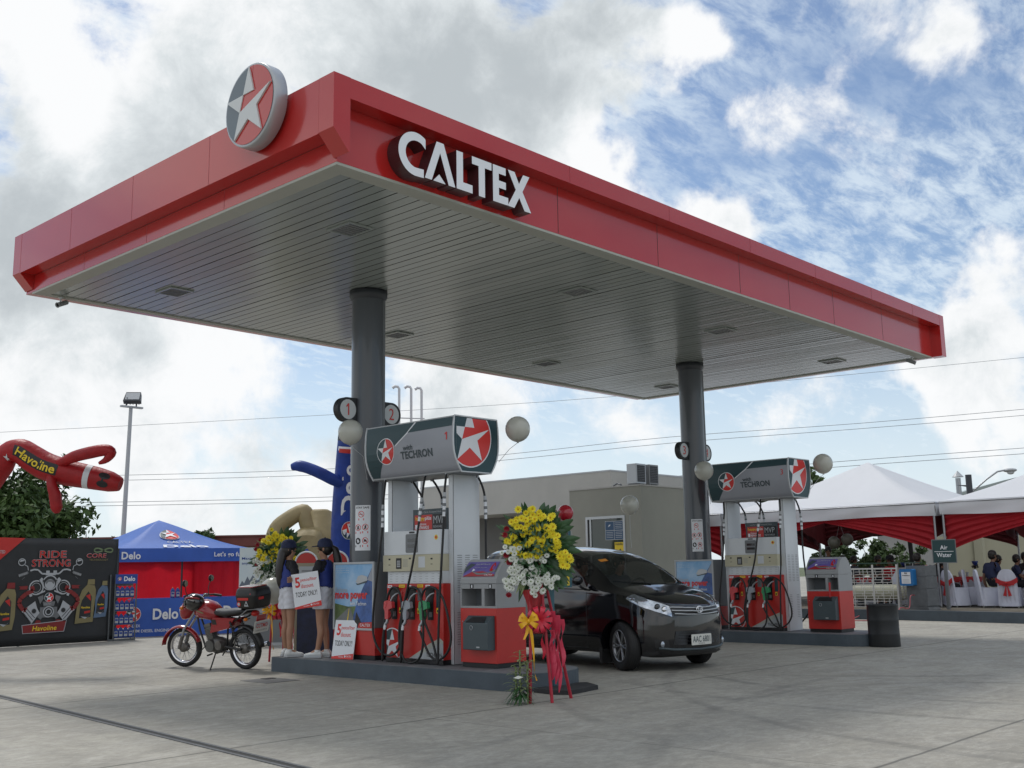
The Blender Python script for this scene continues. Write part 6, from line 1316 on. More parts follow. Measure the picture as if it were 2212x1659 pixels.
# covered chairs
def chair(loc, rz, lab, sash=True):
    t = thing('covered_chair', lab, 'chair', loc, rz, 'white covered party chairs')
    b = MB('chairwhite')
    def fn(u, v):       # skirt: closed loop u, height v
        a = 2*math.pi*u; w_, d_ = .235, .24; s = 1+.14*(1-v)+.02*math.sin(a*9)*(1-v); n_ = 4
        cx = abs(math.cos(a))**(2/n_)*(1 if math.cos(a) > 0 else -1); sx = abs(math.sin(a))**(2/n_)*(1 if math.sin(a) > 0 else -1); return V(cx*d_*s, sx*w_*s, .04+.43*v)
    b.grid(fn, 56, 5); b.box(-.22, .22, -.22, .22, .465, .485); b.build('skirt', t, world=False)
    b = MB('chairwhite')
    def fb(u, v):       # back, rounded top, leaning towards -x
        y = (u-.5)*.48*(1-.10*v); z = .06+.88*v*(1-.22*(abs(u-.5)*2)**3*v); return V(-.235-.075*v-.02*math.cos((u-.5)*math.pi)+.012*math.sin(u*30)*(1-v), y, z)
    b.grid(fb, 24, 12); b.grid(lambda u, v: fb(u, v)+V(.05, 0, 0), 24, 12); 
    b.grid(lambda u, v: fb(0, v)+V(.05*u, 0, 0), 1, 12); b.grid(lambda u, v: fb(1, v)+V(.05*u, 0, 0), 1, 12); b.grid(lambda u, v: fb(u, 1)+V(.05*v, 0, 0), 24, 1)
    b.build('back_cover', t, world=False)
    if sash:
        b = MB('sash'); b.grid(lambda u, v: V(-.325-.02*math.cos((u-.5)*math.pi)-.03*abs(math.sin(u*25))*.3, (u-.5)*.50, .74-.12*v-.10*math.sin(math.pi*u)), 20, 4)
        for s in (-1, 1): b.prism([(0, 0), (.16*s, .08), (.17*s, -.06)], (0, 1, 0), (0, 0, 1), (-.36, 0, .60), (.025, 0, 0), 'sash'); b.prism([(0, 0), (.10*s, -.30), (.02*s, -.32)], (0, 1, 0), (0, 0, 1), (-.36, 0, .60), (.012, 0, 0), 'sash')
        b.ball((-.36, 0, .60), .035, 8, 'sash'); b.build('sash', t, world=False)
    for x in (-.2, .2):
        for y in (-.2, .2): b = MB('trim'); b.tube([(x, y, 0), (x, y, .2)], .016, 6); b.build('leg', t, world=False)
    return t
Z2 = .205
chair((22.40, 1.86, Z2), R(8), 'white covered chair with a red bow, backed to the viewer near the right edge')
chair((22.45, 1.22, Z2), R(15), 'white covered chair partly cut by the right edge of the picture', False)
chair((22.55, 2.42, Z2), R(-58), 'white covered chair side-on holding the person in the dark shirt', False)
chair((22.55, 3.22, Z2), R(-30), 'white covered chair right of the Air Water post', True); chair((23.3, 3.0, Z2), R(-75), 'white covered chair with a red sash behind the side-on chair', True)
chair((22.30, 3.85, Z2), R(10), 'white covered chair with a red sash between the sign post and tyre machine'); chair((23.6, 1.9, Z2), R(170), 'white covered chair on the far side of the right table', False)
chair((22.75, 4.75, Z2), R(20), 'white covered chair left of the tyre machine', False)
# tables
mk('tableskirt', (.40, .41, .46), .8, var=.05)
for loc, lab in (((24.0, 1.3, Z2), 'round table with a red topped white cloth at the right edge'), ((24.3, 3.9, Z2), 'round clothed table behind the seated person in the dark shirt'), ((24.6, 6.2, Z2), 'round clothed table beyond the white grille fence')):
    t = thing('party_table', lab, 'table', loc, 0, 'round party tables')
    b = MB('tableskirt'); b.grid(lambda u, v: V((.72+.05*(1-v)+.02*math.sin(u*120)*(1-v))*math.cos(6.283*u), (.72+.05*(1-v)+.02*math.sin(u*120)*(1-v))*math.sin(6.283*u), .03+.70*v), 90, 3); b.build('cloth', t, world=False)
    b = MB('sash'); b.lathe([(.73, .60), (.725, .735), (.0, .74)], (0, 0, 0), 40); b.build('runner', t, world=False)
    b = MB('glassware'); mk('glassware', (.35, .37, .40), .15, spec=.8) if 'glassware' not in M else None
    for k in range(5): a = k*1.3; b.lathe([(.03, .742), (.035, .75), (.03, .83), (.012, .87), (.012, .90), (0, .905)] if k % 2 else [(.03, .742), (.04, .86), (.0, .86)], (.3*math.cos(a), .3*math.sin(a), 0), 10, 'glassware')
    b.build('glassware', t, world=False)
# tall torch like centrepieces on poles
mk('royal', (.02, .05, .22), .4)
for p, lab in (((24.0, 1.35, .94), 'blue topped centrepiece on the right table'), ((24.3, 3.35, .94), 'dark centrepiece beside the seated person in the dark shirt'), ((24.55, 5.45, .94), 'blue centrepiece right of the tent pole, beyond the fence')):
    t = thing('centrepiece', lab, 'centrepiece', p, 0, 'table centrepieces')
    b = MB('glassware'); b.lathe([(.05, 0), (.05, .01), (.012, .03), (.012, .20)], (0, 0, 0), 10); b.build('stem', t, world=False)
    b = MB('black'); rnd = random.Random(5); leaves(b, [((0, 0, .27), .09)], 40, .04, 'black', rnd); b.build('foliage', t, world=False)
    b = MB('royal'); b.lathe([(.03, .30), (.07, .36), (.085, .42), (.0, .40)], (0, 0, 0), 10); b.build('bloom', t, world=False)
# seated guests
st = dict(pelvis=(0, 0, .54), waist=(.02, 0, .66), chest=(.04, 0, .84), neck0=(.05, 0, .95), neck=(.07, 0, 1.0), jaw=(.09, 0, 1.06), skull=(.09, 0, 1.135), crown=(.08, 0, 1.18),
  hipL=(.06, .09, .53), hipR=(.06, -.09, .53), thL=(.22, .11, .53), thR=(.22, -.11, .53), kneeL=(.40, .12, .52), kneeR=(.40, -.12, .52), calfL=(.42, .12, .30), calfR=(.42, -.12, .30), ankL=(.40, .12, .09), ankR=(.40, -.12, .09), toeL=(.50, .13, .05), toeR=(.50, -.13, .05),
  shL=(.03, .17, .92), shR=(.03, -.17, .92), upL=(.06, .20, .80), upR=(.06, -.20, .80), elL=(.12, .21, .68), elR=(.12, -.21, .68), faL=(.22, .17, .72), faR=(.22, -.17, .72), wrL=(.32, .12, .76), wrR=(.32, -.12, .76), palmL=(.37, .10, .77), palmR=(.37, -.10, .77))
sd = dict(st); sd.update(upL=(.02, .23, .78), elL=(-.02, .26, .62), faL=(0, .26, .50), wrL=(.04, .25, .38), palmL=(.06, .25, .32))
def guest(loc, rz, lab, shirt='navy', hair='short', cap=None, J=st, sc_=1.0): return human(lab, loc, rz, J, shirt=shirt, legs=('blackcloth', 'long'), hair=hair, cap=cap, skin='skindark', fingers=False, scale=sc_, seated=True, group=None, shoes='black', fat=1.18)
guest((22.62, 2.36, Z2), R(-38), 'big seated guest in a dark navy shirt on the side-on white chair, arm hanging down', J=sd, sc_=1.14)
guest((23.5, 2.55, Z2), R(-70), 'seated guest in dark clothes just right of the big guest in navy', sc_=1.05)
guest((23.4, 2.05, Z2), R(-60), 'seated guest leaning on the right table, dark blue shirt', sc_=1.05)
guest((22.9, 3.75, Z2), R(-60), 'seated guest in black seen behind the sign post of the Air Water board', shirt='blackcloth', sc_=1.0)
guest((22.55, 4.25, Z2), R(-10), 'seated guest with dark hair just left of the Air Water sign', shirt='blackcloth', sc_=1.12)
guest((23.6, 5.35, Z2), R(160), 'seated guest in a dark cap beyond the white grille fence', shirt='redcloth', cap='blackcloth', sc_=1.08)
guest((24.0, 6.0, Z2), R(-120), 'seated guest in black, middle of the row behind the grille fence', shirt='blackcloth', sc_=1.1)
guest((24.3, 6.9, Z2), R(-100), 'seated guest in grey behind the left part of the grille fence', shirt='greyshirt', sc_=1.1)
guest((22.7, .95, Z2), R(-75), 'seated guest in dark blue at the right edge of the picture, facing the table', shirt='greyshirt', sc_=1.1)
guest((24.7, 2.2, Z2), R(-150), 'seated guest across the right table, only the head and shoulders showing', shirt='blackcloth', sc_=1.1)
guest((24.9, 4.6, Z2), R(-160), 'seated guest beyond the centrepiece, between the tyre machine and the sign', shirt='blackcloth', sc_=1.1)
guest((24.6, 7.4, Z2), R(-100), 'seated guest in black at the left end of the row behind the grille fence', shirt='blackcloth', sc_=1.12)
std = dict(base); std.update(upL=(0, .19, 1.1), elL=(.02, .20, .98), faL=(.10, .16, .92), wrL=(.18, .10, .90), palmL=(.22, .08, .90), upR=(0, -.19, 1.1), elR=(0, -.21, .97), faR=(.03, -.21, .88), wrR=(.05, -.2, .78), palmR=(.06, -.2, .72))
human('standing guest in a pale shirt seen above the farther kiosk', (23.4, 7.15, Z2), R(-150), std, shirt='greyshirt', legs=('denim', 'long'), hair='short', skin='skindark', fingers=False, seated=True, shoes='black', scale=1.05)
# balloons tied inside the tent
for p, lab in (((22.9, 6.7, 1.95), 'dark left balloon hanging inside the left white tent'), ((23.0, 6.35, 2.02), 'dark right balloon hanging inside the left white tent')): balloon(p, .17, 'balloondark', lab, [(22.9, 6.5, 2.5)])
balloon((22.6, 4.0, 1.17), .11, 'balloonred', 'small red balloon just under the Air Water sign')
# white grille fence
mk('grille', (.62, .62, .60), .5)
def grille(a, c, lab, m_, name='grille_fence', hz=1.10):
    a, c = V(*a), V(*c); d = c-a; Lw = d.length; u = d.normalized(); n_ = V(u.y, -u.x, 0); t = thing(name, lab, 'fence', a, 0, 'grille fence panels around the tank')
    def bar(x0, z0, x1, z1, w_=.010, mm=None): 
        if abs(x1-x0) > abs(z1-z0): b.prism([(x0, z0-w_), (x1, z0-w_), (x1, z0+w_), (x0, z0+w_)], u, UZ, a, n_*.014, mm or m_)
        else: b.prism([(x0-w_, z0), (x0+w_, z0), (x0+w_, z1), (x0-w_, z1)], u, UZ, a+n_*.001, n_*.014, mm or m_)
    b = MB(m_)
    for x in (0, Lw/2, Lw): bar(x, 0, x, hz, .022)
    bar(0, 1.0, Lw, 1.0, .018); b.build('frame', t)
    b = MB(m_); rnd = random.Random(3); nr = 14; zs = [.06+.93*i/nr for i in range(nr+1)]
    for z in zs[:-1]: 
        k = rnd.choice((0, 1, 2))
        bar(0 if k != 1 else Lw*.12, z, Lw if k != 2 else Lw*.86, z, .006)
    for i in range(nr):
        n = rnd.choice((5, 6, 4)); off = rnd.uniform(0, .1)
        for k in range(n): x = Lw*((k+off*2)/n+.04); bar(x, zs[i], x, zs[i+1], .006)
    for k in range(5): x = Lw*(.1+.2*k); bar(x, .05, x, .98, .006)
    b.build('grille', t)
    b = MB('green'); mk('greenrail', (.03, .07, .05), .5) if 'greenrail' not in M else None
    b.mats = ['greenrail']; b.prism([(-.1, 1.12), (Lw+.1, 1.12), (Lw+.1, 1.15), (-.1, 1.15)], u, UZ, a+n_*.2, n_*.03); b.build('rail', t)
grille((20.45, 5.12, .205), (20.72, 3.98, .205), 'white metal grille fence panel with a brick like pattern behind the black drum', 'grille')
mk('grillegrey', (.30, .30, .30), .5); grille((20.76, 3.97, .205), (22.1, 4.15, .205), 'grey side grille panel joining the white grille fence', 'grillegrey', hz=1.12)
mk('tank', (.40, .40, .30), .5, var=.08)
t = thing('air_tank', 'pale horizontal air tank behind the white grille fence', 'tank', (22.1, 5.1, .2))
b = MB('tank'); b.lathe([(0, -.78), (.12, -.76), (.19, -.70), (.21, -.6), (.21, .6), (.19, .70), (.12, .76), (0, .78)], (22.1, 5.1, .58), 24, ax='y'); b.build('vessel', t)
b = MB('columndark'); b.box(21.98, 22.22, 4.55, 4.62, .205, .40); b.box(21.98, 22.22, 5.6, 5.67, .205, .40); b.build('feet', t)
# tyre inflator
mk('stone', (.13, .14, .15), .8, var=.15, vs=6, bump=.2); mk('bluebox', (.02, .16, .42), .4)
t = thing('tyre_inflator', 'grey block pedestal with a blue air gauge box in front of the tents', 'air pump', (20.45, 3.28, .2)); u_ = V(-.32, -.95, 0).normalized(); n_ = V(-.95, .32, 0)
b = MB('stone'); o = V(20.62, 3.58, .205); 
for z0, z1, g_ in ((0, .09, .03), (.095, .50, .0), (.505, .80, .015), (.805, 1.06, .03)): b.prism([(-g_ if z0 == 0 else g_*.5, z0), (.62+g_ if z0 == 0 else .62-g_, z0), (.62-g_, z1), (g_*.5, z1)], u_, UZ, o+n_*.18, -n_*.4)
b.build('pedestal', t, bevel=.012)
b = MB('bluebox'); b.prism(rrect(.42, .40, .04, 4, .12, .78), u_, UZ, o+n_*.185, n_*.12); bx = b.build('gauge_box', t, bevel=.01)
b = MB('white'); b.flat(rrect(.28, .28, .01, 2, .12, .77), u_, UZ, o+n_*.309, 'white'); b.text('Air', u_, UZ, o+n_*.311, .07, .86, .1, .05, 'black', .02)
for x, z in ((0, .82), (.06, .815)): b.flat([(x, z), (x+.18, z), (x+.18, z+.012), (x, z+.012)], u_, UZ, o+n_*.311, 'black')
for k in range(3): b.flat([(.02, .66+k*.03), (.22, .66+k*.03), (.22, .668+k*.03), (.02, .668+k*.03)], u_, UZ, o+n_*.311, 'lightgrey')
b.build('face', bx)
b = MB('nozred'); mk('hosepink', (.42, .10, .12), .5) if 'hosepink' not in M else None
b.mats = ['hosepink']; q = o+n_*.2+u_*.25+V(0, 0, .35); p_, r_ = smoothp([tuple(q), tuple(q+n_*.15+V(0, 0, -.02)), tuple(q+n_*.25+u_*.02+V(0, 0, -.3)), (19.9, 3.6, .27), (19.35, 3.5, .05), (19.0, 3.75, .015), (18.6, 4.2, .012), (18.4, 4.9, .012)], [.011]*8); b.tube(p_, r_, 8); b.build('air_hose', t)
b = MB('hosepink'); p_, r_ = smoothp([(20.3, 4.2, .22), (19.9, 4.35, .25), (19.4, 4.5, .05), (19.0, 4.7, .012)], [.011]*4); b.tube(p_, r_, 8); top(b.build('garden_hose'), 'thin pink hose trailing over the kerb left of the black drum', 'hose')
t = thing('air_water_sign', 'dark green Air and Water sign on a grey post before the white tents', 'sign', (20.83, 2.80, .2))
b = MB('greymid'); b.box(20.80, 20.87, 2.76, 2.83, .2, 1.32); b.build('post', t)
so_ = V(20.73, 3.05, 1.315); su_ = V(.365, -.931, 0); sn_ = V(-.931, -.365, 0)
b = MB('darkgreen'); mk('darkgreen', (.008, .045, .05), .4); b.prism([(0, 0), (.555, 0), (.555, .575), (0, .575)], su_, UZ, so_, -sn_*.03, 'greymid'); b.flat([(.02, .02), (.535, .02), (.535, .555), (.02, .555)], su_, UZ, so_+sn_*.002, 'darkgreen')
b.text('Air', su_, UZ, so_+sn_*.004, .19, .33, .17, .10, 'white', .015); b.text('Water', su_, UZ, so_+sn_*.004, .10, .145, .34, .105, 'white', .015); b.flat([(.055, .275), (.49, .275), (.49, .287), (.055, .287)], su_, UZ, so_+sn_*.004, 'white')
b.build('board', t)
# stray extras under the tents
t = thing('loudspeaker_pole', 'dark slanted pole with a hanging cloth near the grille fence', 'pole', (24.0, 4.9, .2)); b = MB('drumblack'); b.tube([(24.0, 4.9, .2), (23.9, 4.95, 2.3)], [.05, .07], 8); b.build('pole', t)
# ------------------------------------------------------------------ flower stands
mk('petalyellow', (.86, .74, .04), .5); mk('petalcore', (.55, .28, .01), .6); mk('petalwhite', (.74, .76, .70), .5); mk('petalred', (.28, .008, .02), .5); mk('palm', (.012, .05, .014), .4, col2=(.04, .12, .035), vs=5, spec=.6); mk('varie', (.10, .17, .05), .5, col2=(.30, .34, .16), vs=14)
mk('ribbonred', (.58, .02, .05), .35, var=.15, vs=5); mk('ribbonpink', (.62, .05, .10), .35, var=.1, vs=5); mk('ribbonyellow', (.82, .42, .01), .35, var=.1, vs=6); mk('standred', (.38, .012, .03), .45, var=.15, vs=9); mk('organza', (.42, .012, .02), .5, alpha=.72, var=.3, vs=7)
def leafblade(b, base_, d, L_, w_, m_, sag=.15, up=V(0, 0, 1)):
    d = d.normalized(); sd_ = d.cross(up); sd_ = sd_.normalized() if sd_.length > .01 else V(1, 0, 0); nrm_ = sd_.cross(d)
    vs = []; n = 5
    for i in range(n+1):
        s = i/n; c = base_+d*L_*s+V(0, 0, -1)*sag*L_*s*s; ww = w_*math.sin(math.pi*(.08+.90*s)**.85)
        vs += [c-sd_*ww, c+nrm_*ww*.25, c+sd_*ww]
    b.add(vs, [q for i in range(n) for q in ((3*i, 3*i+1, 3*i+4, 3*i+3), (3*i+1, 3*i+2, 3*i+5, 3*i+4))], m_, True)
def flower_mesh(kind, r):
    b = MB('petalyellow' if kind == 'y' else 'petalwhite' if kind == 'w' else 'petalred'); m_ = b.mats[0]
    for ring_, (k, el, rl) in enumerate(((11, 12, 1), (9, 38, .82), (6, 62, .55))):
        for i in range(k):
            a = 2*math.pi*(i+.5*ring_)/k; d = V(math.cos(a)*math.cos(R(el)), math.sin(a)*math.cos(R(el)), math.sin(R(el))); sd_ = V(-math.sin(a), math.cos(a), 0); L_ = r*rl
            b.add([d*L_*.15-sd_*L_*.08, d*L_*.65-sd_*L_*.2, d*L_, d*L_*.65+sd_*L_*.2, d*L_*.15+sd_*L_*.08], [(0, 1, 2, 3, 4)], m_)
    b.ball((0, 0, r*.18), r*.22, 8, 'petalcore' if kind == 'y' else 'varie' if kind == 'w' else 'petalred')
    return b
FM = {}
def flower_stand(base_, face, lab, seed, top_z, rad, n_y=120, n_w=96, strut=None):
    rnd = random.Random(seed); t = thing('flower_stand', lab, 'flower stand', base_, 0, 'celebration flower stands')
    f = V(math.cos(R(face)), math.sin(R(face)), 0); r_ = V(-f.y, f.x, 0)*-1      # f towards the viewer side; r_ viewer's right
    if r_.dot(V(.68, -.73, 0)) < 0: r_ = -r_
    P = lambda x, z, d=0: r_*x+f*d+V(0, 0, z)
    H_ = top_z; cz = H_-rad*1.35
    # stand: three red poles
    for q0, q1 in ((P(-.06, 0, .12), P(-.02, cz, .02)), (P(.16, 0, .10), P(.05, cz, .02)), (strut if strut else P(.10, 0, -.42), P(.08, cz-.15, -.03))):
        b = MB('standred'); b.tube([q0, q1], [.017, .015], 8); b.build('leg', t, world=False)
    # fan of palm leaves behind
    b = MB('palm')
    for i in range(95):
        a = rnd.uniform(-40, 150) if i % 3 else rnd.uniform(150, 360); rr = rad*rnd.uniform(.2, .75)
        c = P(rr*math.cos(R(a)), cz+rr*1.15*math.sin(R(a)), -.05+rnd.uniform(-.05, .05)); d = (r_*math.cos(R(a))+V(0, 0, 1.15*math.sin(R(a)))+f*rnd.uniform(-.3, .4))
        leafblade(b, c, d, rnd.uniform(.11, .23)*rad/.36, rnd.uniform(.018, .032), 'palm', rnd.uniform(.0, .25), f)
    for i in range(14):
        a = rnd.uniform(-60, 60); c = P(rad*.35*math.cos(R(a)), cz+rad*.6*math.sin(R(a)), -.04); leafblade(b, c, r_*math.cos(R(a))+V(0, 0, math.sin(R(a))-.1), rnd.uniform(.20, .32)*rad/.36, .05, 'palm', .1, f)
    b.build('foliage', t, world=False)
    b = MB('palm'); rnd2 = random.Random(seed+1); leaves(b, [(P(rad*.4*math.cos(k), cz+rad*.55*math.sin(k), .03), rad*.42) for k in (0, 1.2, 2.5, 3.8, 5)]+[(P(0, cz, .02), rad*.5), (P(0, cz-rad*.7, .02), rad*.4)], 230, .036, 'palm', rnd2); b.build('filler_leaves', t, world=False)
    b = MB('palm')
    for i in range(90):
        a = rnd.uniform(-70, 75); rr = rad*rnd.uniform(.35, .9); leafblade(b, P(rr*math.cos(R(a)), cz+rr*1.2*math.sin(R(a)), .0), r_*math.cos(R(a))+V(0, 0, math.sin(R(a)))+f*rnd.uniform(-.1, .5), rnd.uniform(.10, .20), .035, 'palm', .1, f)
    b.build('broad_leaves', t, world=False)
    # flowers
    for kind in 'ywr':
        if kind not in FM:
            me_o = flower_mesh(kind, .036); FM[kind] = me_o.build('tmp'); 
    def put(kind, x, z, d, s=1.0):
        o = FM[kind].copy(); o.name = {'y': 'yellow_flower', 'w': 'white_flower', 'r': 'red_flower'}[kind]; COL.objects.link(o); o.parent = t; o.location = P(x, z, d)
        dr = (f+r_*rnd.uniform(-.5, .5)+V(0, 0, rnd.uniform(-.3, .6))).normalized(); o.rotation_euler = dr.to_track_quat('Z', 'Y').to_euler(); o.scale = (s*rad/.36,)*3
    cl_y = [(-.02, .40), (.08, .33), (-.10, .29), (.02, .27), (-.03, .12), (.13, .13), (-.19, .06), (.03, .03), (.16, .00), (-.12, -.03), (.05, -.08), (-.10, -.12), (.22, -.20), (.17, -.06), (.24, -.16), (-.06, .20), (.10, .22)]
    cl_w = [(-.17, -.15), (-.20, -.26), (-.08, -.24), (.0, -.28), (.06, -.32), (-.14, -.34), (-.20, -.42), (-.04, -.38), (.02, -.42), (.16, -.40), (.13, -.38), (-.24, -.36), (-.02, -.46), (-.13, -.06), (.06, -.20), (-.02, -.14), (-.22, -.05)]
    k_ = rad/.36
    for i in range(n_y):
        x, z = cl_y[i % len(cl_y)]; x, z = x*1.25+.02, z*.80-.01; put('y', (x+rnd.gauss(0, .045))*k_, cz+(z+rnd.gauss(0, .036)+.04)*k_, .10+.03*rnd.random(), rnd.uniform(.85, 1.3))
    for i in range(n_w):
        x, z = cl_w[i % len(cl_w)]; x, z = x*1.1, z*.95; put('w', (x+rnd.gauss(0, .045))*k_, cz+(z+rnd.gauss(0, .036)+.04)*k_, .11+.03*rnd.random(), rnd.uniform(.8, 1.1))
    for x, z in ((-.22, .27), (-.26, .20), (-.28, .14), (-.20, .0), (-.27, -.06), (-.24, -.13), (-.25, -.45)): put('r', x*k_, cz+z*k_, .08, 1.0)
    # stems and side sprigs
    b = MB('varie')
    for i in range(26):
        a = rnd.uniform(140, 250); c = P(rad*.55*math.cos(R(a)), cz+rad*.9*math.sin(R(a)), .06); leafblade(b, c, r_*math.cos(R(a))+V(0, 0, math.sin(R(a)))+f*.2, rnd.uniform(.08, .18), .012, 'varie', .1, f)
    b.build('sprigs', t, world=False)
    # wrapped organza and ribbons
    b = MB('organza'); zt = cz-rad*1.25
    def wrap(u, v): a = 2*math.pi*u; rr = (.115-.06*math.sin(math.pi*min(1, v*1.05))**1.2+.012*math.sin(a*7))*k_; return P(rr*math.cos(a)+.0, zt+.05-.42*v*k_, .02+rr*math.sin(a)*.8)
    b.grid(wrap, 42, 8); b.build('wrapping', t, world=False)
    def loop(bb, c, ang, L_, w_, m_):
        d = r_*math.cos(R(ang))+V(0, 0, math.sin(R(ang))); h = r_*(-math.sin(R(ang)))+V(0, 0, math.cos(R(ang))); vs = []
        for i in range(11):
            s = i/10*math.pi; q = c+d*(L_*math.sin(s))+f*(.02+L_*.38*math.sin(2*s)); ww = w_*.5*(.45+.75*math.sin(s)); vs += [q-h*ww, q+h*ww]
        bb.add(vs, [(2*i, 2*i+1, 2*i+3, 2*i+2) for i in range(10)], m_, True)
    bowc = P(.0, zt-.24*k_, .10)
    b = MB('ribbonred')
    for a in range(0, 360, 36): loop(b, bowc+r_*.05, a, .13*k_, .045, 'ribbonred')
    b.build('red_bow', t, world=False)
    b = MB('ribbonyellow'); yc = bowc+f*.05+r_*-.06+V(0, 0, -.01)
    for a in (20, 50, 140, 165, 210, 330): loop(b, yc, a, .10*k_, .05, 'ribbonyellow')
    b.ball(tuple(yc+f*.02), .025, 8)
    def strip_(bb, pts, w_, m_):
        vs = []
        for i, p in enumerate(pts): s = r_*w_*.5*math.cos(i*.5)+f*w_*.3*math.sin(i*.7); vs += [p-s, p+s]
        bb.add(vs, [(2*i, 2*i+1, 2*i+3, 2*i+2) for i in range(len(pts)-1)], m_, True)
    strip_(b, [yc, yc+V(0, 0, -.12)-r_*.02, yc+V(0, 0, -.18)-r_*.05], .035, 'ribbonyellow'); strip_(b, [yc, yc+V(0, 0, -.15)+r_*.03, yc+V(0, 0, -.32)+r_*.045, yc+V(0, 0, -.5)+r_*.05, yc+V(0, 0, -.58)+r_*.07], .035, 'ribbonyellow')
    b.build('yellow_bow', t, world=False)
    for x, zt2, zb, m_, w_ in ((.17, -.16, -.82, 'ribbonpink', .07), (.23, -.20, -.94, 'ribbonpink', .045), (.20, -.22, -.86, 'ribbonpink', .055), (.27, -.24, -.70, 'ribbonpink', .045), (.08, -.28, -.62, 'ribbonred', .04), (.17, -.34, -.72, 'ribbonpink', .05)):
        b = MB(m_); n = 9; strip_(b, [P(x*k_+.012*math.sin(i*1.1), max(.02, zt+zt2*k_+(zb-zt2)*k_*i/n), .06+.015*math.cos(i*1.7)) for i in range(n+1)], w_, m_); b.build('ribbon_tail', t, world=False)
    return t
fs1 = flower_stand((2.45, -.22, 0), 222, 'tall stand of yellow and white flowers in front of the near island end', 11, 2.02, .37, strut=(.44, -.09, 0))
fs2 = flower_stand((4.02, 6.55, 0), 222, 'stand of yellow and white flowers behind the motorcycle, left of the two people', 12, 2.08, .40, n_y=96, n_w=84)
for o in FM.values(): bpy.data.objects.remove(o)
# striped leaved plant at the foot
t = thing('potted_dracaena', 'striped leaved plant on the ground before the near flower stand', 'plant', (2.22, -.22, 0))
b = MB('varie'); rnd = random.Random(9)
for st_ in range(3):
    s0 = V((-.03, .05, .0)[st_], (.03, -.05, 0)[st_], 0); h = (.36, .42, .52)[st_]
    b.tube([s0, s0+V(0, 0, h)], .008, 6)
    for i in range(26):
        z = h*(.25+.75*i/26); a = i*2.4+st_; leafblade(b, s0+V(0, 0, z), V(math.cos(a), math.sin(a), .9-.3*rnd.random()), rnd.uniform(.10, .20), .012, 'varie', .55)
b.build('leaves', t, world=False)
b = MB('palm')
for i in range(70): a = rnd.uniform(0, 6.28); leafblade(b, V(0, 0, .06+.1*rnd.random()), V(math.cos(a), math.sin(a), rnd.uniform(-.1, .5)), rnd.uniform(.10, .22), .008, 'palm', .7)
b.build('ferns', t, world=False)
b = MB('petalwhite'); b.prism([(0, 0), (.05, .02), (.10, .005), (.05, -.012)], (.68, -.73, 0), (0, 0, 1), (-.10, .0, .26), (.004, .004, 0), 'petalwhite'); b.build('lily_bud', t, world=False)
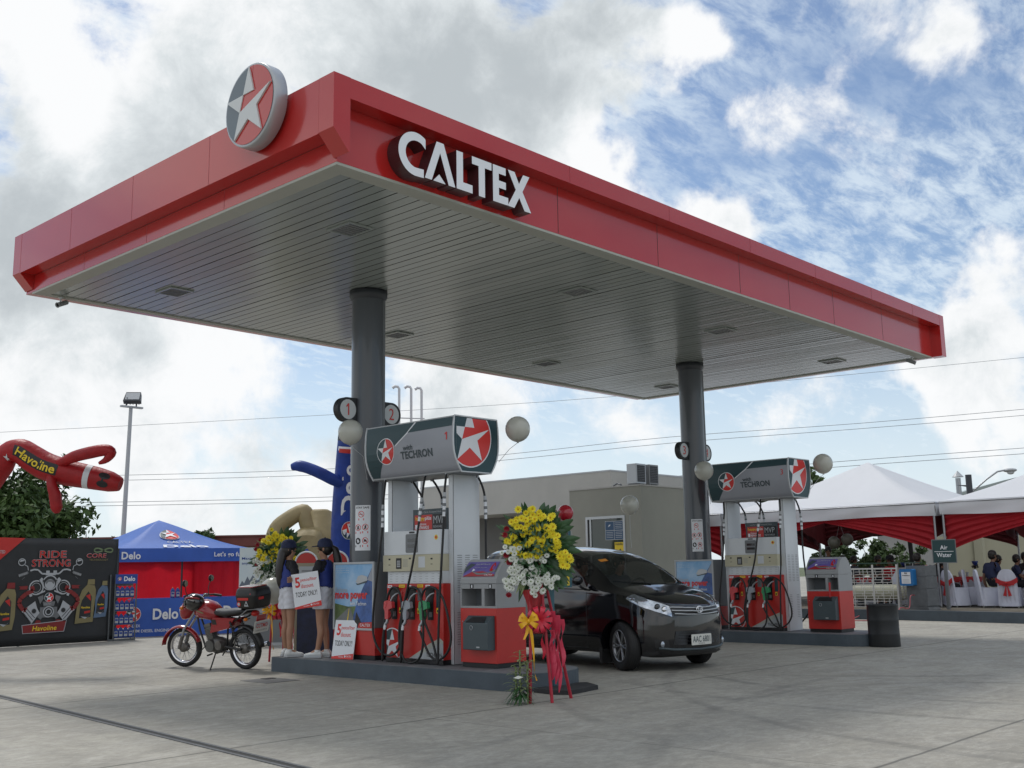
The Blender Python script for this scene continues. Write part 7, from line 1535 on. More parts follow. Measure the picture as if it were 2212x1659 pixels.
# ------------------------------------------------------------------ motorcycle (local: x forward, y left, z up)
mk('tyre', (.012, .012, .013), .7, bump=.3, bs=60); mk('motored', (.30, .010, .015), .22, coat=.6, var=.05); mk('engine', (.13, .13, .125), .4, metal=.6, var=.2, vs=14); mk('frameblack', (.012, .012, .012), .4); mk('seatvinyl', (.016, .016, .017), .45, bump=.1, bs=60); mk('amber', (.60, .16, .01), .25); mk('platewhite', (.60, .60, .56), .5); mk('dirtysteel', (.16, .15, .14), .5, metal=.7, var=.3, vs=12)
def moto():
    RW, WB = .285, 1.19
    F_ = V(-.27, 1.157, 0); hd = math.atan2(F_.y, F_.x)
    t = thing('motorcycle', 'red motorcycle with a rear luggage box, leaning on its side stand left of the island', 'motorcycle', (2.955, 5.70, 0), hd); t.rotation_euler = (R(-5) if False else 0, 0, hd)
    lean = Matrix.Rotation(R(-6), 4, 'X')
    def bd(b, n, par=t, **k): 
        b.v = [lean @ p for p in b.v]; return b.build(n, par, world=False, **k)
    def wheel(cx, steer=0, front=True):
        Rs = Matrix.Translation((cx, 0, RW)) @ Matrix.Rotation(steer, 4, 'Z')
        b = MB('tyre'); b.T = Rs; n = 40; tr = .038 if front else .045
        prof = [(RW-.062, -.022), (RW-.045, -tr), (RW-.018, -tr*.95), (RW-.004, -tr*.5), (RW, 0), (RW-.004, tr*.5), (RW-.018, tr*.95), (RW-.045, tr), (RW-.062, .022)]
        b.lathe(prof, (0, 0, 0), n, ax='y', cap=False)
        w_ = bd(b, 'wheel')
        b = MB('chrome'); b.T = Rs; b.lathe([(RW-.058, -.024), (RW-.062, -.02), (RW-.085, -.016), (RW-.085, .016), (RW-.062, .02), (RW-.058, .024)], (0, 0, 0), n, ax='y', cap=False); bd(b, 'rim', w_)
        b = MB('steel'); b.T = Rs
        for k in range(36):
            a = k*math.pi/18; s = (-1)**k; a2 = a+(.35 if (k//2) % 2 else -.35); b.tube([(.05*math.cos(a2), s*.028, .05*math.sin(a2)), ((RW-.084)*math.cos(a), 0, (RW-.084)*math.sin(a))], .0022, 4)
        bd(b, 'spokes', w_)
        b = MB('dirtysteel'); b.T = Rs; b.lathe([(.0, -.05), (.02, -.05), (.065, -.042), (.07, -.02), (.05, .0), (.07, .02), (.068, .045), (.02, .055), (0, .055)], (0, 0, 0), 20, ax='y'); bd(b, 'hub', w_)
    wheel(WB, R(14)); wheel(0, 0, False)
    St = Matrix.Translation((WB-.28, 0, 0)) @ Matrix.Rotation(R(14), 4, 'Z') @ Matrix.Translation((-(WB-.28), 0, 0))
    hx = WB-.27
    b = MB('steel'); b.T = St
    for y in (-.075, .075): b.tube([(WB-.005, y, RW), (WB-.10, y, .56), (hx-.02, y, .80)], [.018, .018, .02], 10); b.tube([(WB-.005, y, RW), (WB-.07, y, .46)], [.027, .027], 10, 'dirtysteel')
    bd(b, 'fork')
    b = MB('motored'); b.T = St
    def fend(cx, r, a0, a1, w_, m_='motored'):
        vs = []; n = 14
        for i in range(n+1):
            a = R(a0+(a1-a0)*i/n); ww = w_*(.75+.25*math.sin(math.pi*i/n))
            for j in range(6): s = -1+2*j/5; rr = r-.03*s*s; vs.append((cx+rr*math.cos(a), ww*s, RW+rr*math.sin(a)))
        b.add(vs, [(i*6+j, i*6+j+1, (i+1)*6+j+1, (i+1)*6+j) for i in range(n) for j in range(5)], m_, True)
    fend(WB, .325, 165, 8, .062); bd(b, 'front_fender', solid=.006)
    b = MB('frameblack'); fend(0, .34, 175, 60, .07, 'frameblack'); bd(b, 'rear_fender', solid=.006)
    # cowl and headlight
    b = MB('motored'); b.T = St
    def shell(secs, m_, n=14):
        vs = [(x, y0_+w_*math.cos(2*math.pi*j/n), z+h*math.sin(2*math.pi*j/n)) for x, z, w_, h, y0_ in secs for j in range(n)]; k = len(secs)
        b.add(vs, [(i*n+j, i*n+(j+1) % n, (i+1)*n+(j+1) % n, (i+1)*n+j) for i in range(k-1) for j in range(n)], m_, True); b.add(vs, [tuple(range(n-1, -1, -1)), tuple(range((k-1)*n, k*n))], m_)
    shell([(hx+.02, .86, .07, .08, 0), (hx+.08, .85, .12, .13, 0), (hx+.16, .83, .125, .14, 0), (hx+.21, .80, .10, .11, 0), (hx+.235, .78, .06, .07, 0)], 'motored'); cw = bd(b, 'headlight_cowl')
    b = MB('glass'); b.T = St; b.lathe([(.0, hx+.25), (.05, hx+.245), (.085, hx+.225), (.09, hx+.19)], (0, 0, .82), 20, ax='x', m='chrome'); bd(b, 'headlight', cw)
    b = MB('frameblack'); b.T = St; b.ball((hx+.05, 0, .97), (.07, .12, .05), 14); b.prism([(-.05, 0), (.04, 0), (.03, .09), (-.02, .11)], (1, 0, 0), (0, 0, 1), (hx+.10, -.10, .95), (0, .2, 0), 'frameblack'); bd(b, 'instruments')
    b = MB('frameblack'); b.T = St; b.tube([(hx-.17, .36, .98), (hx-.08, .34, 1.0), (hx-.02, .20, 1.01), (hx-.0, .06, .93), (hx-.0, -.06, .93), (hx-.02, -.20, 1.01), (hx-.08, -.34, 1.0), (hx-.17, -.36, .98)], .012, 8)
    for s in (-1, 1): b.tube([(hx-.20, .365*s, .975), (hx-.09, .345*s, .998)], .019, 10, 'rubber'); b.tube([(hx-.03, .30*s, 1.0), (hx-.04, .40*s, .99)], .006, 5)
    hb = bd(b, 'handlebar')
    for s in (-1, 1):
        b = MB('frameblack'); b.T = St; b.tube([(hx-.05, .26*s, 1.01), (hx-.03, .30*s, 1.12), (hx-.05, .33*s, 1.20)], .006, 6); b.ball((hx-.05, .345*s, 1.24), (.022, .065, .05), 14); b.flat(circ(.045, 14), (0, 1, 0), (0, 0, 1), (hx-.073, .345*s, 1.24), 'chrome'); bd(b, 'mirror')
        b = MB('amber'); b.T = St; b.tube([(hx+.10, .12*s, .88), (hx+.10, .19*s, .88)], .008, 6, 'frameblack'); b.ball((hx+.10, .22*s, .88), (.03, .035, .025), 10); bd(b, 'front_indicator')
    # tank, seat, side panels
    b = MB('motored'); shell([(hx-.03, .80, .05, .06, 0), (hx-.08, .82, .125, .12, 0), (hx-.20, .835, .165, .145, 0), (hx-.33, .81, .16, .135, 0), (hx-.44, .77, .12, .10, 0), (hx-.47, .76, .06, .04, 0)], 'motored', 18); tk = bd(b, 'fuel_tank')
    b = MB('steel'); b.lathe([(.035, .962), (.035, .972), (0, .975)], (hx-.18, 0, 0), 16); bd(b, 'filler_cap', tk)
    b = MB('gold'); 
    for s in (-1, 1): b.prism([(0, 0), (.14, .045), (.17, .04), (.05, -.005)], (1, 0, 0), (0, 0, 1), (hx-.32, s*.167, .80), (0, .002*s, 0), 'gold')
    bd(b, 'decal', tk)
    b = MB('seatvinyl'); secs = [(hx-.42, .80, .09, .05, 0), (hx-.50, .79, .12, .055, 0), (hx-.65, .785, .135, .06, 0), (hx-.85, .80, .135, .06, 0), (hx-1.0, .82, .125, .05, 0), (hx-1.06, .82, .08, .03, 0)]; shell(secs, 'seatvinyl', 16); bd(b, 'seat')
    b = MB('motored'); b.prism([(-.06, -.05), (.30, .02), (.42, .16), (.0, .17)], (-1, 0, 0), (0, 0, 1), (hx-.42, -.11, .56), (0, .22, 0), 'motored'); b.prism([(.0, 0), (.08, 0), (.12, .07), (.02, .07)], (1, 0, 0), (0, 0, 1), (hx-.5, -.1125, .63), (0, .225, 0), 'frameblack'); bd(b, 'side_panel', bevel=.012)
    # frame, engine, exhaust
    b = MB('frameblack')
    for y in (-.05, .05): b.tube([(hx-.02, y*.4, .82), (hx-.10, y, .56), (hx-.20, y, .30), (hx-.42, y, .22), (hx-.62, y, .28), (hx-.66, y, .62), (hx-.95, y*2.2, .74)], .014, 8); b.tube([(hx-.05, y*.3, .80), (hx-.35, y, .72), (hx-.66, y, .66)], .014, 8); b.tube([(hx-.62, y*1.6, .32), (0, y*1.7, RW)], .018, 8)
    b.tube([(.02, .11, .32), (.16, .12, .68)], .01, 6); b.tube([(.02, -.11, .32), (.16, -.12, .68)], .01, 6)
    for y in (.11, -.11): 
        for k in range(9): b.lathe([(.027, 0), (.03, .006), (.027, .012)], (.045+.013*k, y, .40+.031*k), 10)
    bd(b, 'frame')
    b = MB('engine'); b.ball((hx-.42, 0, .33), (.17, .12, .12), 16); b.lathe([(.085, -.14), (.09, -.12), (.09, .12), (.085, .14)], (hx-.36, 0, .33), 18, ax='y'); b.lathe([(.06, -.13), (.065, .13)], (hx-.52, 0, .34), 16, ax='y', m='dirtysteel')
    eng = bd(b, 'engine')
    b = MB('dirtysteel'); b.T = Matrix.Translation((hx-.31, 0, .40)) @ Matrix.Rotation(R(14), 4, 'Y')
    for k in range(8): b.box(-.065, .065, -.065, .065, .02+k*.021, .031+k*.021)
    b.box(-.05, .05, -.05, .05, 0, .2, 'engine'); b.box(-.06, .06, -.06, .06, .2, .24); bd(b, 'cylinder', eng)
    b = MB('chrome'); p_, r_ = smoothp([(hx-.24, -.05, .50), (hx-.17, -.07, .42), (hx-.22, -.10, .24), (hx-.5, -.13, .20), (hx-.75, -.15, .23), (hx-1.2, -.17, .33)], [.018, .018, .018, .02, .042, .040]); b.tube(p_, r_, 12); bd(b, 'exhaust')
    b = MB('frameblack'); b.tube([(hx-.44, .09, .24), (hx-.47, .20, .10), (hx-.50, .27, .035)], .011, 6); b.tube([(hx-.50, .27, .035), (hx-.53, .31, .03)], .016, 6)
    b.tube([(hx-.38, .10, .22), (hx-.38, .20, .21)], .012, 6); b.tube([(hx-.38, -.10, .22), (hx-.38, -.20, .21)], .012, 6); b.tube([(hx-.62, .10, .25), (hx-.66, .18, .22)], .01, 6); b.tube([(hx-.30, .14, .34), (hx-.22, .17, .26)], .007, 6); bd(b, 'side_stand')
    # rear: rack, box, plate, lights
    b = MB('steel'); 
    for y in (-.1, .1): b.tube([(.0, y, .74), (-.16, y, .84), (-.34, y, .85), (-.36, 0, .85)], .009, 6)
    bd(b, 'rear_rack')
    b = MB('frameblack'); n = 0
    pr = rrect(.39, .40, .09, 5)
    def lid(z, s, dx=0): return [(p[0]*s-.20+dx, p[1]*s, z) for p in pr]
    L_ = [lid(.865, .82), lid(.88, .90), lid(.98, .98), lid(1.03, 1.0)]; k = len(pr)
    vs = [q for g_ in L_ for q in g_]; b.add(vs, [(i*k+j, i*k+(j+1) % k, (i+1)*k+(j+1) % k, (i+1)*k+j) for i in range(3) for j in range(k)], None, True); b.add(vs, [tuple(range(k-1, -1, -1))])
    bx = bd(b, 'luggage_box')
    b = MB('frameblack'); L_ = [lid(1.034, 1.01), lid(1.06, 1.0), lid(1.12, .93), lid(1.155, .78), lid(1.165, .5)]; vs = [q for g_ in L_ for q in g_]; b.add(vs, [(i*k+j, i*k+(j+1) % k, (i+1)*k+(j+1) % k, (i+1)*k+j) for i in range(4) for j in range(k)], 'frameblack', True); b.add(vs, [tuple(range(4*k, 5*k))], 'grey'); bl = bd(b, 'box_lid', bx)
    b = MB('motored'); pr2 = [(p[0]*.80-.20, p[1]*.80) for p in pr]; b.prism([(p[0]*.99, p[1]) for p in pr2], (1, 0, 0), (0, 1, 0), (0, 0, 1.145), (0, 0, .018), 'motored'); b.prism([(0, 0), (.26, 0), (.22, .05), (.03, .05)], (-1, 0, 0), (-0, -.30, 1), (-.08, .195, 1.06), (0, .004, 0), 'motored'); bd(b, 'lid_panel', bl, bevel=.008)
    b = MB('redpaint'); b.prism(rrect(.20, .035, .008, 3), (1, 0, 0), (0, 0, 1), (-.19, .2015, 1.0), (0, .003, 0), 'redpaint'); bd(b, 'reflector', bx); b = MB('redpaint'); b.prism(rrect(.10, .035, .008, 3), (0, 1, 0), (0, 0, 1), (-.397, .06, 1.0), (-.003, 0, 0), 'redpaint'); bd(b, 'reflector', bx)
    b = MB('lightgrey'); b.prism([(0, 0), (.08, 0), (.04, .075)], (-1, 0, 0), (0, 0, 1), (-.20, .192, .90), (0, .004, 0), 'lightgrey'); b.prism([(.02, .015), (.06, .015), (.04, .05)], (-1, 0, 0), (0, 0, 1), (-.20, .197, .90), (0, .001, 0), 'frameblack'); bd(b, 'triangle_sticker', bx)
    b = MB('redpaint'); b.flat(circ(.035, 18), (-1, 0, 0), (0, 0, 1), (-.10, .194, .93), 'redpaint'); b.flat(circ(.022, 14), (-1, 0, 0), (0, 0, 1), (-.10, .1955, .93), 'lightgrey'); bd(b, 'round_sticker', bx)
    b = MB('redpaint'); b.ball((-.22, 0, .78), (.05, .07, .045), 12); bd(b, 'tail_light')
    for s in (-1, 1): b = MB('amber'); b.tube([(-.18, .07*s, .72), (-.19, .14*s, .715)], .008, 6, 'frameblack'); b.ball((-.19, .165*s, .715), (.028, .035, .024), 10); bd(b, 'rear_indicator')
    b = MB('platewhite'); pu, pv = (0, -1, 0), (-.25, 0, .97); b.prism(rrect(.30, .17, .012, 3), pu, pv, (-.325, 0, .60), (.004, 0, .001), 'platewhite')
    o_ = V(-.328, 0, .60); b.text('CCTMO', pu, pv, o_, -.11, -.015, .22, .06, 'redpaint', .02); b.text('COMMUTE SERVICE', pu, pv, o_, -.11, -.06, .22, .02, 'slate', 0); b.prism(rrect(.26, .07, .012, 3, 0, .03), pu, pv, o_+V(.001, 0, 0), (.001, 0, 0), 'lightgrey'); bd(b, 'number_plate')
    b = MB('motored'); b.prism(rrect(.18, .10, .02, 3, 0, .12), pu, pv, (-.30, 0, .60), (.01, 0, 0), 'motored'); bd(b, 'plate_bracket')
    return t, hd
mt, mhd = moto()
t = thing('helmet', 'black and red crash helmet hanging on the motorcycle handlebar', 'helmet', (0, 0, 0), mhd+R(20)); mp = Matrix.Rotation(mhd, 4, 'Z') @ V(.80, .25, .93); t.location = V(2.955, 5.70, 0)+mp
b = MB('blackgloss'); b.ball((0, 0, 0), (.15, .12, .125), 20); b.build('shell', t, world=False)
b = MB('motored'); b.tube([(-.13*math.cos(a*.3), -.118*math.sin(a*.3)-.006, .02+.05*math.sin(a*.3)) for a in range(2, 9)], .014, 6); b.tube([(-.13*math.cos(a*.3), .118*math.sin(a*.3)+.006, .02+.05*math.sin(a*.3)) for a in range(2, 9)], .014, 6); b.build('stripe', t, world=False)
b = MB('glass'); b.grid(lambda u, v: V(.155*math.cos((u-.5)*1.9), .125*math.sin((u-.5)*1.9), -.05+.08*v), 12, 3); b.build('visor', t, world=False)
# ------------------------------------------------------------------ black people carrier (local: x forward, y left; origin under the front axle)
from mathutils.bvhtree import BVHTree
mk('carpaint', (.003, .003, .005), .08, coat=.8, spec=.5); mk('carglass', (.006, .007, .008), .03, spec=.7, alpha=.72); mk('windscreen', (.012, .015, .014), .03, spec=.8, alpha=.66); mk('cartrim', (.015, .015, .016), .45); mk('lampclear', (.42, .46, .52), .10, coat=1, metal=.75, var=.45, vs=9); mk('alloy', (.30, .31, .33), .28, metal=.8); mk('interior', (.03, .03, .032), .8)
def car():
    hx, hy = -.12, -.993; rz = math.atan2(hy, hx); t = thing('parked_car', 'black people carrier facing right between the two islands, wheels turned', 'car', (6.375, 1.0, 0), rz)
    # stations: x, zb, w_low, w_mid, z_mid, w_sh, z_sh, w_r, z_r, z_t
    ST = [(.665, .24, .34, .46, .45, .42, .66, .30, .735, .75), (.64, .20, .50, .60, .45, .56, .70, .42, .775, .795), (.56, .18, .66, .74, .47, .70, .77, .54, .84, .865), (.43, .17, .75, .80, .50, .76, .85, .62, .905, .935),
          (.22, .17, .765, .825, .55, .785, .925, .66, .97, 1.0), (.04, .18, .77, .83, .58, .80, .965, .68, 1.015, 1.05), (-.20, .19, .77, .83, .60, .805, .995, .71, 1.09, 1.13),
          (-.50, .20, .77, .83, .61, .80, 1.01, .66, 1.285, 1.345), (-.86, .20, .77, .83, .61, .79, 1.02, .615, 1.455, 1.52), (-1.3, .20, .77, .83, .61, .79, 1.03, .61, 1.555, 1.615), (-2.0, .20, .77, .83, .61, .79, 1.045, .605, 1.59, 1.66), (-2.7, .20, .77, .83, .61, .785, 1.065, .595, 1.57, 1.65),
          (-3.1, .22, .76, .82, .62, .775, 1.08, .57, 1.52, 1.60), (-3.27, .25, .73, .80, .62, .75, 1.06, .52, 1.38, 1.45), (-3.36, .30, .66, .74, .62, .70, .98, .50, 1.08, 1.12)]
    def cr(a, b_, c, d, s, xa, xb, xc, xd):
        m1 = (c-a)/(xc-xa)*(xc-xb) if xc != xa else 0; m2 = (d-b_)/(xd-xb)*(xc-xb) if xd != xb else 0; return (2*s**3-3*s*s+1)*b_+(s**3-2*s*s+s)*m1+(-2*s**3+3*s*s)*c+(s**3-s*s)*m2
    rows = []; 
    for i in range(len(ST)-1):
        A, B_, C_, D_ = ST[max(i-1, 0)], ST[i], ST[i+1], ST[min(i+2, len(ST)-1)]; n = max(2, int(abs(C_[0]-B_[0])/.055))
        for j in range(n):
            s = j/n; rows.append([B_[0]+(C_[0]-B_[0])*s]+[cr(A[k], B_[k], C_[k], D_[k], s, A[0], B_[0], C_[0], D_[0]) for k in range(1, 10)])
    rows.append(list(ST[-1]))
    def prof(r):
        x, zb, wl, wm, zm, wsh, zsh, wr, zr, zt = r
        key = [(0, zb, 0), (wl*.7, zb, .6), (wl, zb+.03, 1), (wm-.004, zb+.16, 1.6), (wm, zm, 2.2), ((wm+wsh)/2+.008, (zm+zsh)/2+.03, 2.7), (wsh, zsh, 3.2), (wsh-(wsh-wr)*.10, zsh+(zr-zsh)*.14, 3.4), (wr+(wsh-wr)*.10, zr-(zr-zsh)*.16, 4.0), (wr-.02, zr+.005, 4.25), (wr*.80, zr+(zt-zr)*.55, 4.6), (wr*.45, zr+(zt-zr)*.88, 5.1), (0, zt, 5.6)]
        out = []
        for (a, b_, u0), (c, d, u1) in zip(key, key[1:]):
            n = 3 if u1-u0 > .4 else 2
            for j in range(n): out.append((a+(c-a)*j/n, b_+(d-b_)*j/n, u0+(u1-u0)*j/n))
        out.append((0, zt, 5.6)); return out
    PR = [prof(r) for r in rows]; k = len(PR[0]); vs = []
    for r, p in zip(rows, PR):
        full = [(-y, z) for y, z, u in reversed(p[1:-1])]; ring_ = [(y, z) for y, z, u in p] + [(-y, z) for y, z, u in reversed(p[1:-1])]
        # bow the front and rear in plan
        for y, z in ring_:
            x = r[0]
            if x > .2: x -= .20*(abs(y)/.75)**2.6*(x-.2)/.465
            if x < -3.0: x += .10*(abs(y)/.75)**2.5
            vs.append((x, y, z))
    kk = 2*(k-1); fs = []; fm = []
    us = [u for _, _, u in PR[0]]; us = us + [u for u in reversed(us[1:-1])]
    GL = {'w': [], 's': []}
    for i in range(len(rows)-1):
        xm = (rows[i][0]+rows[i+1][0])/2
        for j in range(kk):
            um = (us[j]+us[(j+1) % kk])/2
            if j == k-1 or j == k-2: um = 5.5
            f_ = (i*kk+j, i*kk+(j+1) % kk, (i+1)*kk+(j+1) % kk, (i+1)*kk+j)
            y = (vs[f_[0]][1]+vs[f_[1]][1])/2
            if 4.3 < um and -.84 < xm < -.08: GL['w'].append(f_)
            elif 3.45 < um < 4.1 and -3.0 < xm < -.62 and not (-1.72 < xm < -1.62) and not (-2.72 < xm < -2.62): GL['s'].append((f_, y > 0, 0 if xm > -1.67 else 1 if xm > -2.67 else 2))
            else: fs.append(f_)
    nb = len(vs); c0 = [tuple(range(kk-1, -1, -1)), tuple(range((len(rows)-1)*kk, len(rows)*kk))]
    b = MB('carpaint'); b.add(vs, fs+c0, 'carpaint', True)
    full = [Vector(v) for v in vs]; allf = fs+[f for f in GL['w']]+[f for f, _, _ in GL['s']]+c0; bvh = BVHTree.FromPolygons(full, allf)
    body = b.build('body', t, world=False)
    # wheel arches: cut by removing body faces inside the arch radius, then a dark liner
    me = body.data; import bmesh
    bm = bmesh.new(); bm.from_mesh(me); bmesh.ops.recalc_face_normals(bm, faces=bm.faces)
    cut = bmesh.new()
    for cx in (0, -2.655):
        for s in (-1, 1): bmesh.ops.create_cone(cut, cap_ends=True, segments=40, radius1=.345, radius2=.345, depth=.36, matrix=Matrix.Translation((cx, s*.80, .315)) @ Matrix.Rotation(R(90), 4, 'X'))
    cme = bpy.data.meshes.new('cut'); cut.to_mesh(cme); cut.free(); co = bpy.data.objects.new('cut', cme); COL.objects.link(co)
    # close the glass openings for the boolean, then open them again
    bm.free()
    b2 = MB(['carpaint', 'carglass', 'cartrim']); b2.add(vs, fs+c0, 'carpaint', True); b2.add(vs, GL['w']+[f for f, _, _ in GL['s']], 'carglass', True)
    tmp = b2.build('tmp'); w_ = tmp.modifiers.new('w', 'WELD'); w_.merge_threshold = .0002
    bo = tmp.modifiers.new('b', 'BOOLEAN'); bo.object = co; bo.operation = 'DIFFERENCE'; bo.solver = 'EXACT'
    dg = bpy.context.evaluated_depsgraph_get(); m2 = bpy.data.meshes.new_from_object(tmp.evaluated_get(dg)); bm = bmesh.new(); bm.from_mesh(m2)
    dl = [f for f in bm.faces if f.material_index == 1]; bmesh.ops.delete(bm, geom=dl, context='FACES')
    for f in bm.faces:
        f.smooth = True
        c = f.calc_center_median()
        for cx in (0, -2.655):
            if math.hypot(c.x-cx, c.z-.315) < .343 and .6 < abs(c.y) < .9: f.material_index = 2
        if c.z < .24: f.material_index = 2
    bm.to_mesh(m2); bm.free(); 
    for o_ in (tmp, co): bpy.data.objects.remove(o_)
    old = body.data; body.data = m2; m2.name = 'body'
    md = body.modifiers.new('es', 'EDGE_SPLIT'); md.split_angle = R(38)
    def gpiece(flist, name, m_):
        ids = {}; v2 = []; f2 = []
        for f in flist:
            q = []
            for i in f:
                if i not in ids: ids[i] = len(v2); v2.append(vs[i])
                q.append(ids[i])
            f2.append(tuple(q))
        g_ = MB(m_); g_.add(v2, f2, m_, True); return g_.build(name, t, world=False)
    gpiece(GL['w'], 'windscreen', 'windscreen')
    for side in (True, False):
        for w in (0, 1, 2):
            fl = [f for f, s, q in GL['s'] if s == side and q == w and not (side is False and w == 0 and False)]
            gpiece(fl, 'side_window', 'carglass')
    # things laid on the surface by projection
    def hitx(y, z, e=.004):
        h = bvh.ray_cast(V(2, y, z), V(-1, 0, 0)); 
        return (h[0]+h[1]*(e if h[1].x > 0 else -e)) if h[0] else V(.7, y, z)
    def hity(x, z, s, e=.004):
        h = bvh.ray_cast(V(x, s*2, z), V(0, -s, 0)); 
        return (h[0]+h[1]*(e if h[1].y*s > 0 else -e)) if h[0] else V(x, s*.8, z)
    def quadx(b, c4, n, m, mm, e=.004):          # bilinear patch of (y, z) corners
        b.grid(lambda u, v: hitx(*[(1-u)*(1-v)*c4[0][i]+u*(1-v)*c4[1][i]+u*v*c4[2][i]+(1-u)*v*c4[3][i] for i in (0, 1)], e), n, m, mm)
    def ln(b, pts, rr, mm, e=.004, s=None):
        P = []
        for p, q in zip(pts, pts[1:]):
            for j in range(5): P.append((p[0]+(q[0]-p[0])*j/5, p[1]+(q[1]-p[1])*j/5))
        P.append(pts[-1]); b.tube([hitx(*p, e) if s is None else hity(*p, s, e) for p in P], rr, 6, mm)
    # door shut lines, handles, sill
    b = MB('cartrim')
    for s in (-1, 1):
        for x in (-.60, -1.67, -2.45): ln(b, [(x, .27), (x+.01, .6), (x-.02, 1.0)], .0035, 'black', .0, s)
        ln(b, [(-.6, .27), (-2.3, .27)], .004, 'black', 0, s); ln(b, [(-.35, .215), (-2.3, .215)], .010, 'cartrim', .0, s)
        ln(b, [(-.58, 1.035), (-3.0, 1.085)], .007, 'cartrim', .002, s)
    b.build('shut_lines', t, world=False)
    for s in (-1, 1):
        for x in (-1.45, -2.35):
            b = MB('carpaint'); p = hity(x, .93, s, .02); b.ball(tuple(p), (.09, .018, .016), 12); b.build('door_handle', t, world=False)
        b = MB('carpaint'); b.tube([hity(-.66, 1.04, s, .0), hity(-.66, 1.05, s, .10)], .018, 8, 'cartrim'); p = hity(-.66, 1.08, s, .17); b.ball(tuple(p), (.045, .095, .062), 16); 
        b.flat([(.075*math.cos(a*.524), .045*math.sin(a*.524)) for a in range(12)], (0, 1, 0), (0, 0, 1), p+V(-.047, 0, 0), 'chrome'); b.build('mirror', t, world=False)
    for s in (-1, 1):
        b = MB('lampclear')
        def hl(u, v):   # swept-back headlamp, from the grille corner up the wing
            yb = .46+.31*u; zb = .685+.12*u; ztp = .815+.155*u; y = yb; z = zb+(ztp-zb)*v
            if u > .62: 
                x = .50-.40*(u-.62)/.38-.12*v*(u-.62); return hity(x, z, s, .006) if True else None
            return hitx(s*y, z, .006)
        b.grid(lambda u, v: hl(u*.60, v), 10, 4, 'lampclear')
        # side part laid on the wing
        p0 = [hl(.60, v/4) for v in range(5)]
        def hs(u, v): q = p0[int(round(v*4))]; zt_ = .93; tgt = hity(.12+.05*v, .915+.05*v, s, .006); m_ = q.lerp(tgt, u); mid = hity(m_.x, m_.z, s, .006); return mid if abs(mid.y) > .5 else m_
        b.grid(lambda u, v: q0 if (q0 := (p0[int(round(v*4))] if u == 0 else hs(u, v))) else None, 8, 4, 'lampclear')
        hlm = b.build('headlight', t, world=False)
        b = MB('chrome'); 
        for u_ in (.18, .40): c = hl(u_, .5); b.ball(tuple(c+V(-.02, 0, 0)), (.03, .055, .045), 14, 'glass' if u_ > .3 else 'chrome')
        b.build('lamp_reflector', hlm, world=False)
        b = MB('amber'); c = hs(.75, .5); b.ball(tuple(c), (.05, .012, .018), 10, 'lampclear'); b.build('indicator', hlm, world=False)
        b = MB('chrome'); c = hitx(s*.585, .345, .0); b.ball(tuple(c), (.014, .042, .040), 14, 'lampclear'); b.build('fog_lamp', t, world=False)
        b = MB('cartrim'); quadx(b, [(s*.50, .29), (s*.66, .30), (s*.67, .40), (s*.52, .40)], 6, 4, 'cartrim', .002); b.build('fog_surround', t, world=False)
    b = MB('cartrim'); quadx(b, [(-.42, .695), (.42, .695), (.47, .80), (-.47, .80)], 20, 5, 'black', .003); gr = b.build('grille', t, world=False)
    b = MB('chrome')
    for z0, w in ((.79, .46), (.752, .45), (.71, .42)): ln(b, [(-w, z0+.012), (-w*.5, z0), (0, z0-.006), (w*.5, z0), (w, z0+.012)], .009, 'silver', .008)
    b.build('grille_bars', gr, world=False)
    b = MB('chrome'); c = hitx(0, .76, .012); b.tube([c+V(0, .062*math.cos(a*.393), .043*math.sin(a*.393)) for a in range(17)], .007, 8); b.tube([c+V(.002, .028*math.cos(a*.393), .040*math.sin(a*.393)) for a in range(17)], .0055, 8); b.tube([c+V(.003, .052*math.cos(a*.393), .017+.014*math.sin(a*.393)) for a in range(17)], .005, 8); b.build('badge', gr, world=False)
    b = MB('cartrim'); quadx(b, [(-.46, .33), (.46, .33), (.42, .50), (-.42, .50)], 20, 6, 'black', .003); ig = b.build('lower_intake', t, world=False)
    b = MB('greymid')
    for z0 in (.37, .41, .45, .48): ln(b, [(-.37, z0), (.37, z0)], .004, 'cartrim', .006)
    b.build('intake_bars', ig, world=False)
    b = MB('greymid'); ln(b, [(-.62, .30), (-.45, .275), (0, .262), (.45, .275), (.62, .30)], .016, 'slate', .004); b.build('lip_spoiler', t, world=False)
    b = MB('platewhite'); b.prism(rrect(.39, .135, .012, 3, 0, .385), (0, 1, 0), (0, 0, 1), (.68, 0, 0), (.006, 0, 0), 'platewhite'); b.text('AAC 6801', (0, 1, 0), (0, 0, 1), (.6875, -.17, .352), 0, 0, .34, .08, 'slate', .015); b.text('REGION 4A', (0, 1, 0), (0, 0, 1), (.6875, -.06, .328), 0, 0, .12, .015, 'slate', 0); b.build('number_plate', t, world=False)
    # wipers, sticker, roof rails, bonnet line
    b = MB('cartrim'); ln(b, [(-.62, 1.15), (-.1, 1.10), (-.05, 1.095)], .006, 'black', .012); b.build('wiper', t, world=False)
    b = MB('amber'); mk('stickerorange', (.60, .22, .02), .5); c4 = [(-.48, 1.40), (-.33, 1.415), (-.33, 1.445), (-.48, 1.43)]; quadx(b, c4, 3, 2, 'stickerorange', .004); b.build('windscreen_sticker', t, world=False)
    b = MB('black'); ln(b, [(-.66, 1.0), (-.60, .93), (-.50, .87), (-.44, .82), (.44, .82), (.50, .87), (.60, .93), (.66, 1.0)], .003, 'black', -.001); b.build('bonnet_line', t, world=False)
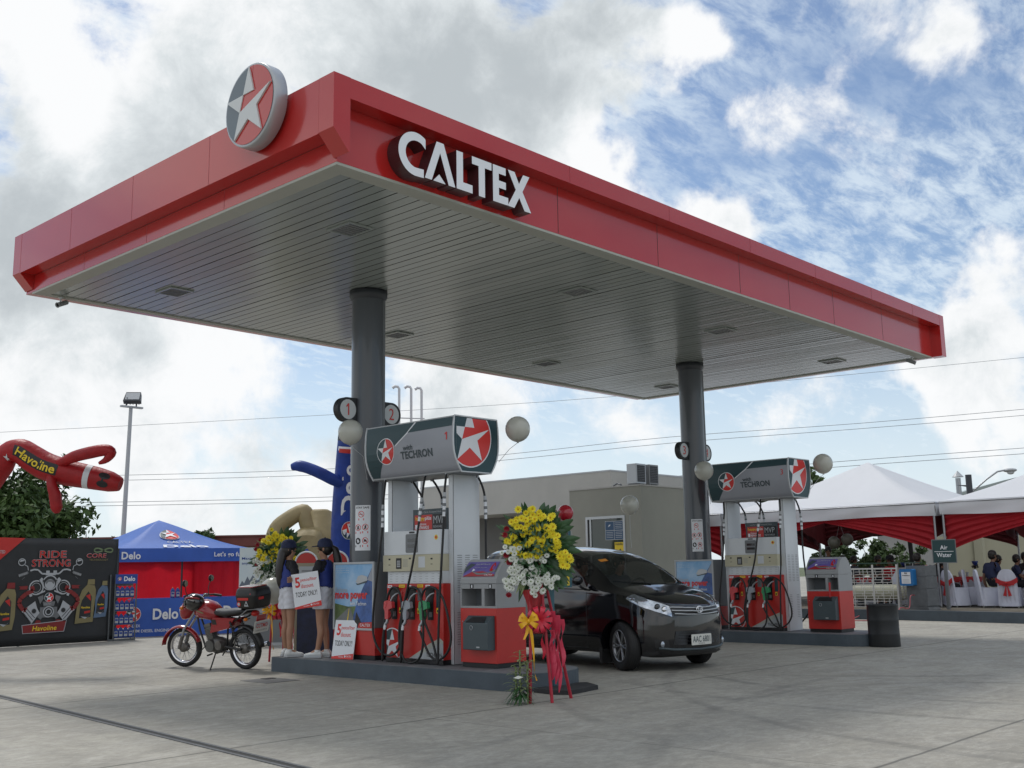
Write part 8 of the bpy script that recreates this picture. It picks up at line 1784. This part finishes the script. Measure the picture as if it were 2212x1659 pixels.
    # wheels
    for cx, st_ in ((0, R(-20)), (-2.655, 0)):
        for s in (-1, 1):
            T_ = Matrix.Translation((cx, s*.715, .315)) @ Matrix.Rotation(st_, 4, 'Z') @ (Matrix.Rotation(math.pi, 4, 'Z') if s < 0 else Matrix.Identity(4))
            b = MB('tyre'); b.T = T_; b.lathe([(.20, -.085), (.25, -.095), (.295, -.09), (.312, -.07), (.315, 0), (.312, .07), (.295, .09), (.25, .095), (.205, .088)], (0, 0, 0), 44, ax='y', cap=False)
            for g_ in (-.045, -.015, .015, .045): b.lathe([(.3155, g_-.003), (.3165, g_), (.3155, g_+.003)], (0, 0, 0), 44, 'black', ax='y', cap=False)
            wh = b.build('wheel', t, world=False)
            b = MB('alloy'); b.T = T_; b.lathe([(.20, -.08), (.19, -.06), (.185, .06), (.20, .082), (.208, .088), (.20, .092), (.192, .085)], (0, 0, 0), 40, ax='y', cap=False); b.lathe([(.0, .078), (.03, .078), (.036, .06), (.036, .03)], (0, 0, 0), 16, ax='y')
            for q in range(6):
                a = q*math.pi/3; ca, sa = math.cos(a), math.sin(a)
                for da in (-.13, .13):
                    c2, s2 = math.cos(a+da), math.sin(a+da); b.tube([(ca*.03, .062, sa*.03), (c2*.11, .070, s2*.11), (c2*.19, .078, s2*.19)], [.014, .011, .012], 6)
            for q in range(5): a = q*1.257; b.ball((.055*math.cos(a), .066, .055*math.sin(a)), .008, 6)
            b.lathe([(.0, .02), (.12, .02), (.125, .0)], (0, 0, 0), 24, 'dirtysteel', ax='y'); b.lathe([(.185, -.02), (.0, -.02)], (0, 0, 0), 24, 'black', ax='y'); b.build('rim', wh, world=False)
    for cx, w_ in ((-.02, 0), (-2.655, 0)):
        b = MB('interior'); b.box(cx-.36, cx+.36, -.56, .56, .2, .78, 'interior'); b.build('wheel_well', t, world=False)
    for s in (-1, 1): b = MB('rubber'); b.box(-.40, -.345, *sorted((s*.62, s*.80)), .08, .28, 'rubber'); b.build('mud_flap', t, world=False)
    # cabin: floor, dashboard, seats, wheel
    b = MB('interior'); b.box(-3.2, -.4, -.72, .72, .30, .36); b.prism([(-.15, .8), (-.62, .8), (-.66, .98), (-.30, 1.02), (-.15, .98)], (1, 0, 0), (0, 0, 1), (0, -.70, 0), (0, 1.4, 0)); b.build('dashboard', t, world=False, bevel=.03)
    for x, y in ((-1.35, .36), (-1.35, -.36), (-2.25, .36), (-2.25, -.36)):
        b = MB('greymid'); b.box(x-.05, x+.42, y-.24, y+.24, .42, .58); b.T = Matrix.Translation((x-.05, y, .55)) @ Matrix.Rotation(R(-14), 4, 'Y'); b.box(-.12, 0, -.23, .23, 0, .60); b.box(-.10, -.02, -.13, .13, .64, .80); b.build('seat', t, world=False, bevel=.04)
    b = MB('cartrim'); b.tube([(-.78+.06*math.sin(a*.393), .36+.18*math.cos(a*.393), 1.0+.17*math.sin(a*.393)) for a in range(17)], .014, 8); b.build('steering_wheel', t, world=False)
    return t, rz
ct, crz = car()
# two people sitting in the car (upper bodies show through the windows)
dj = dict(st)
def in_car(x, y, lab, shirt, rot=0):
    p = Matrix.Rotation(crz, 4, 'Z') @ V(x, y, 0); return human(lab, (6.375+p.x, 1.0+p.y, .20), crz+rot, dj, shirt=shirt, legs=('denim', 'long'), hair='short', skin='skin', fingers=False, seated=True, shoes='black', scale=1.06)
in_car(-1.22, -.36, 'person sitting in the front seat of the black car, face at the open side window', 'blackcloth'); in_car(-1.20, .36, 'driver behind the steering wheel of the black car', 'greyshirt')
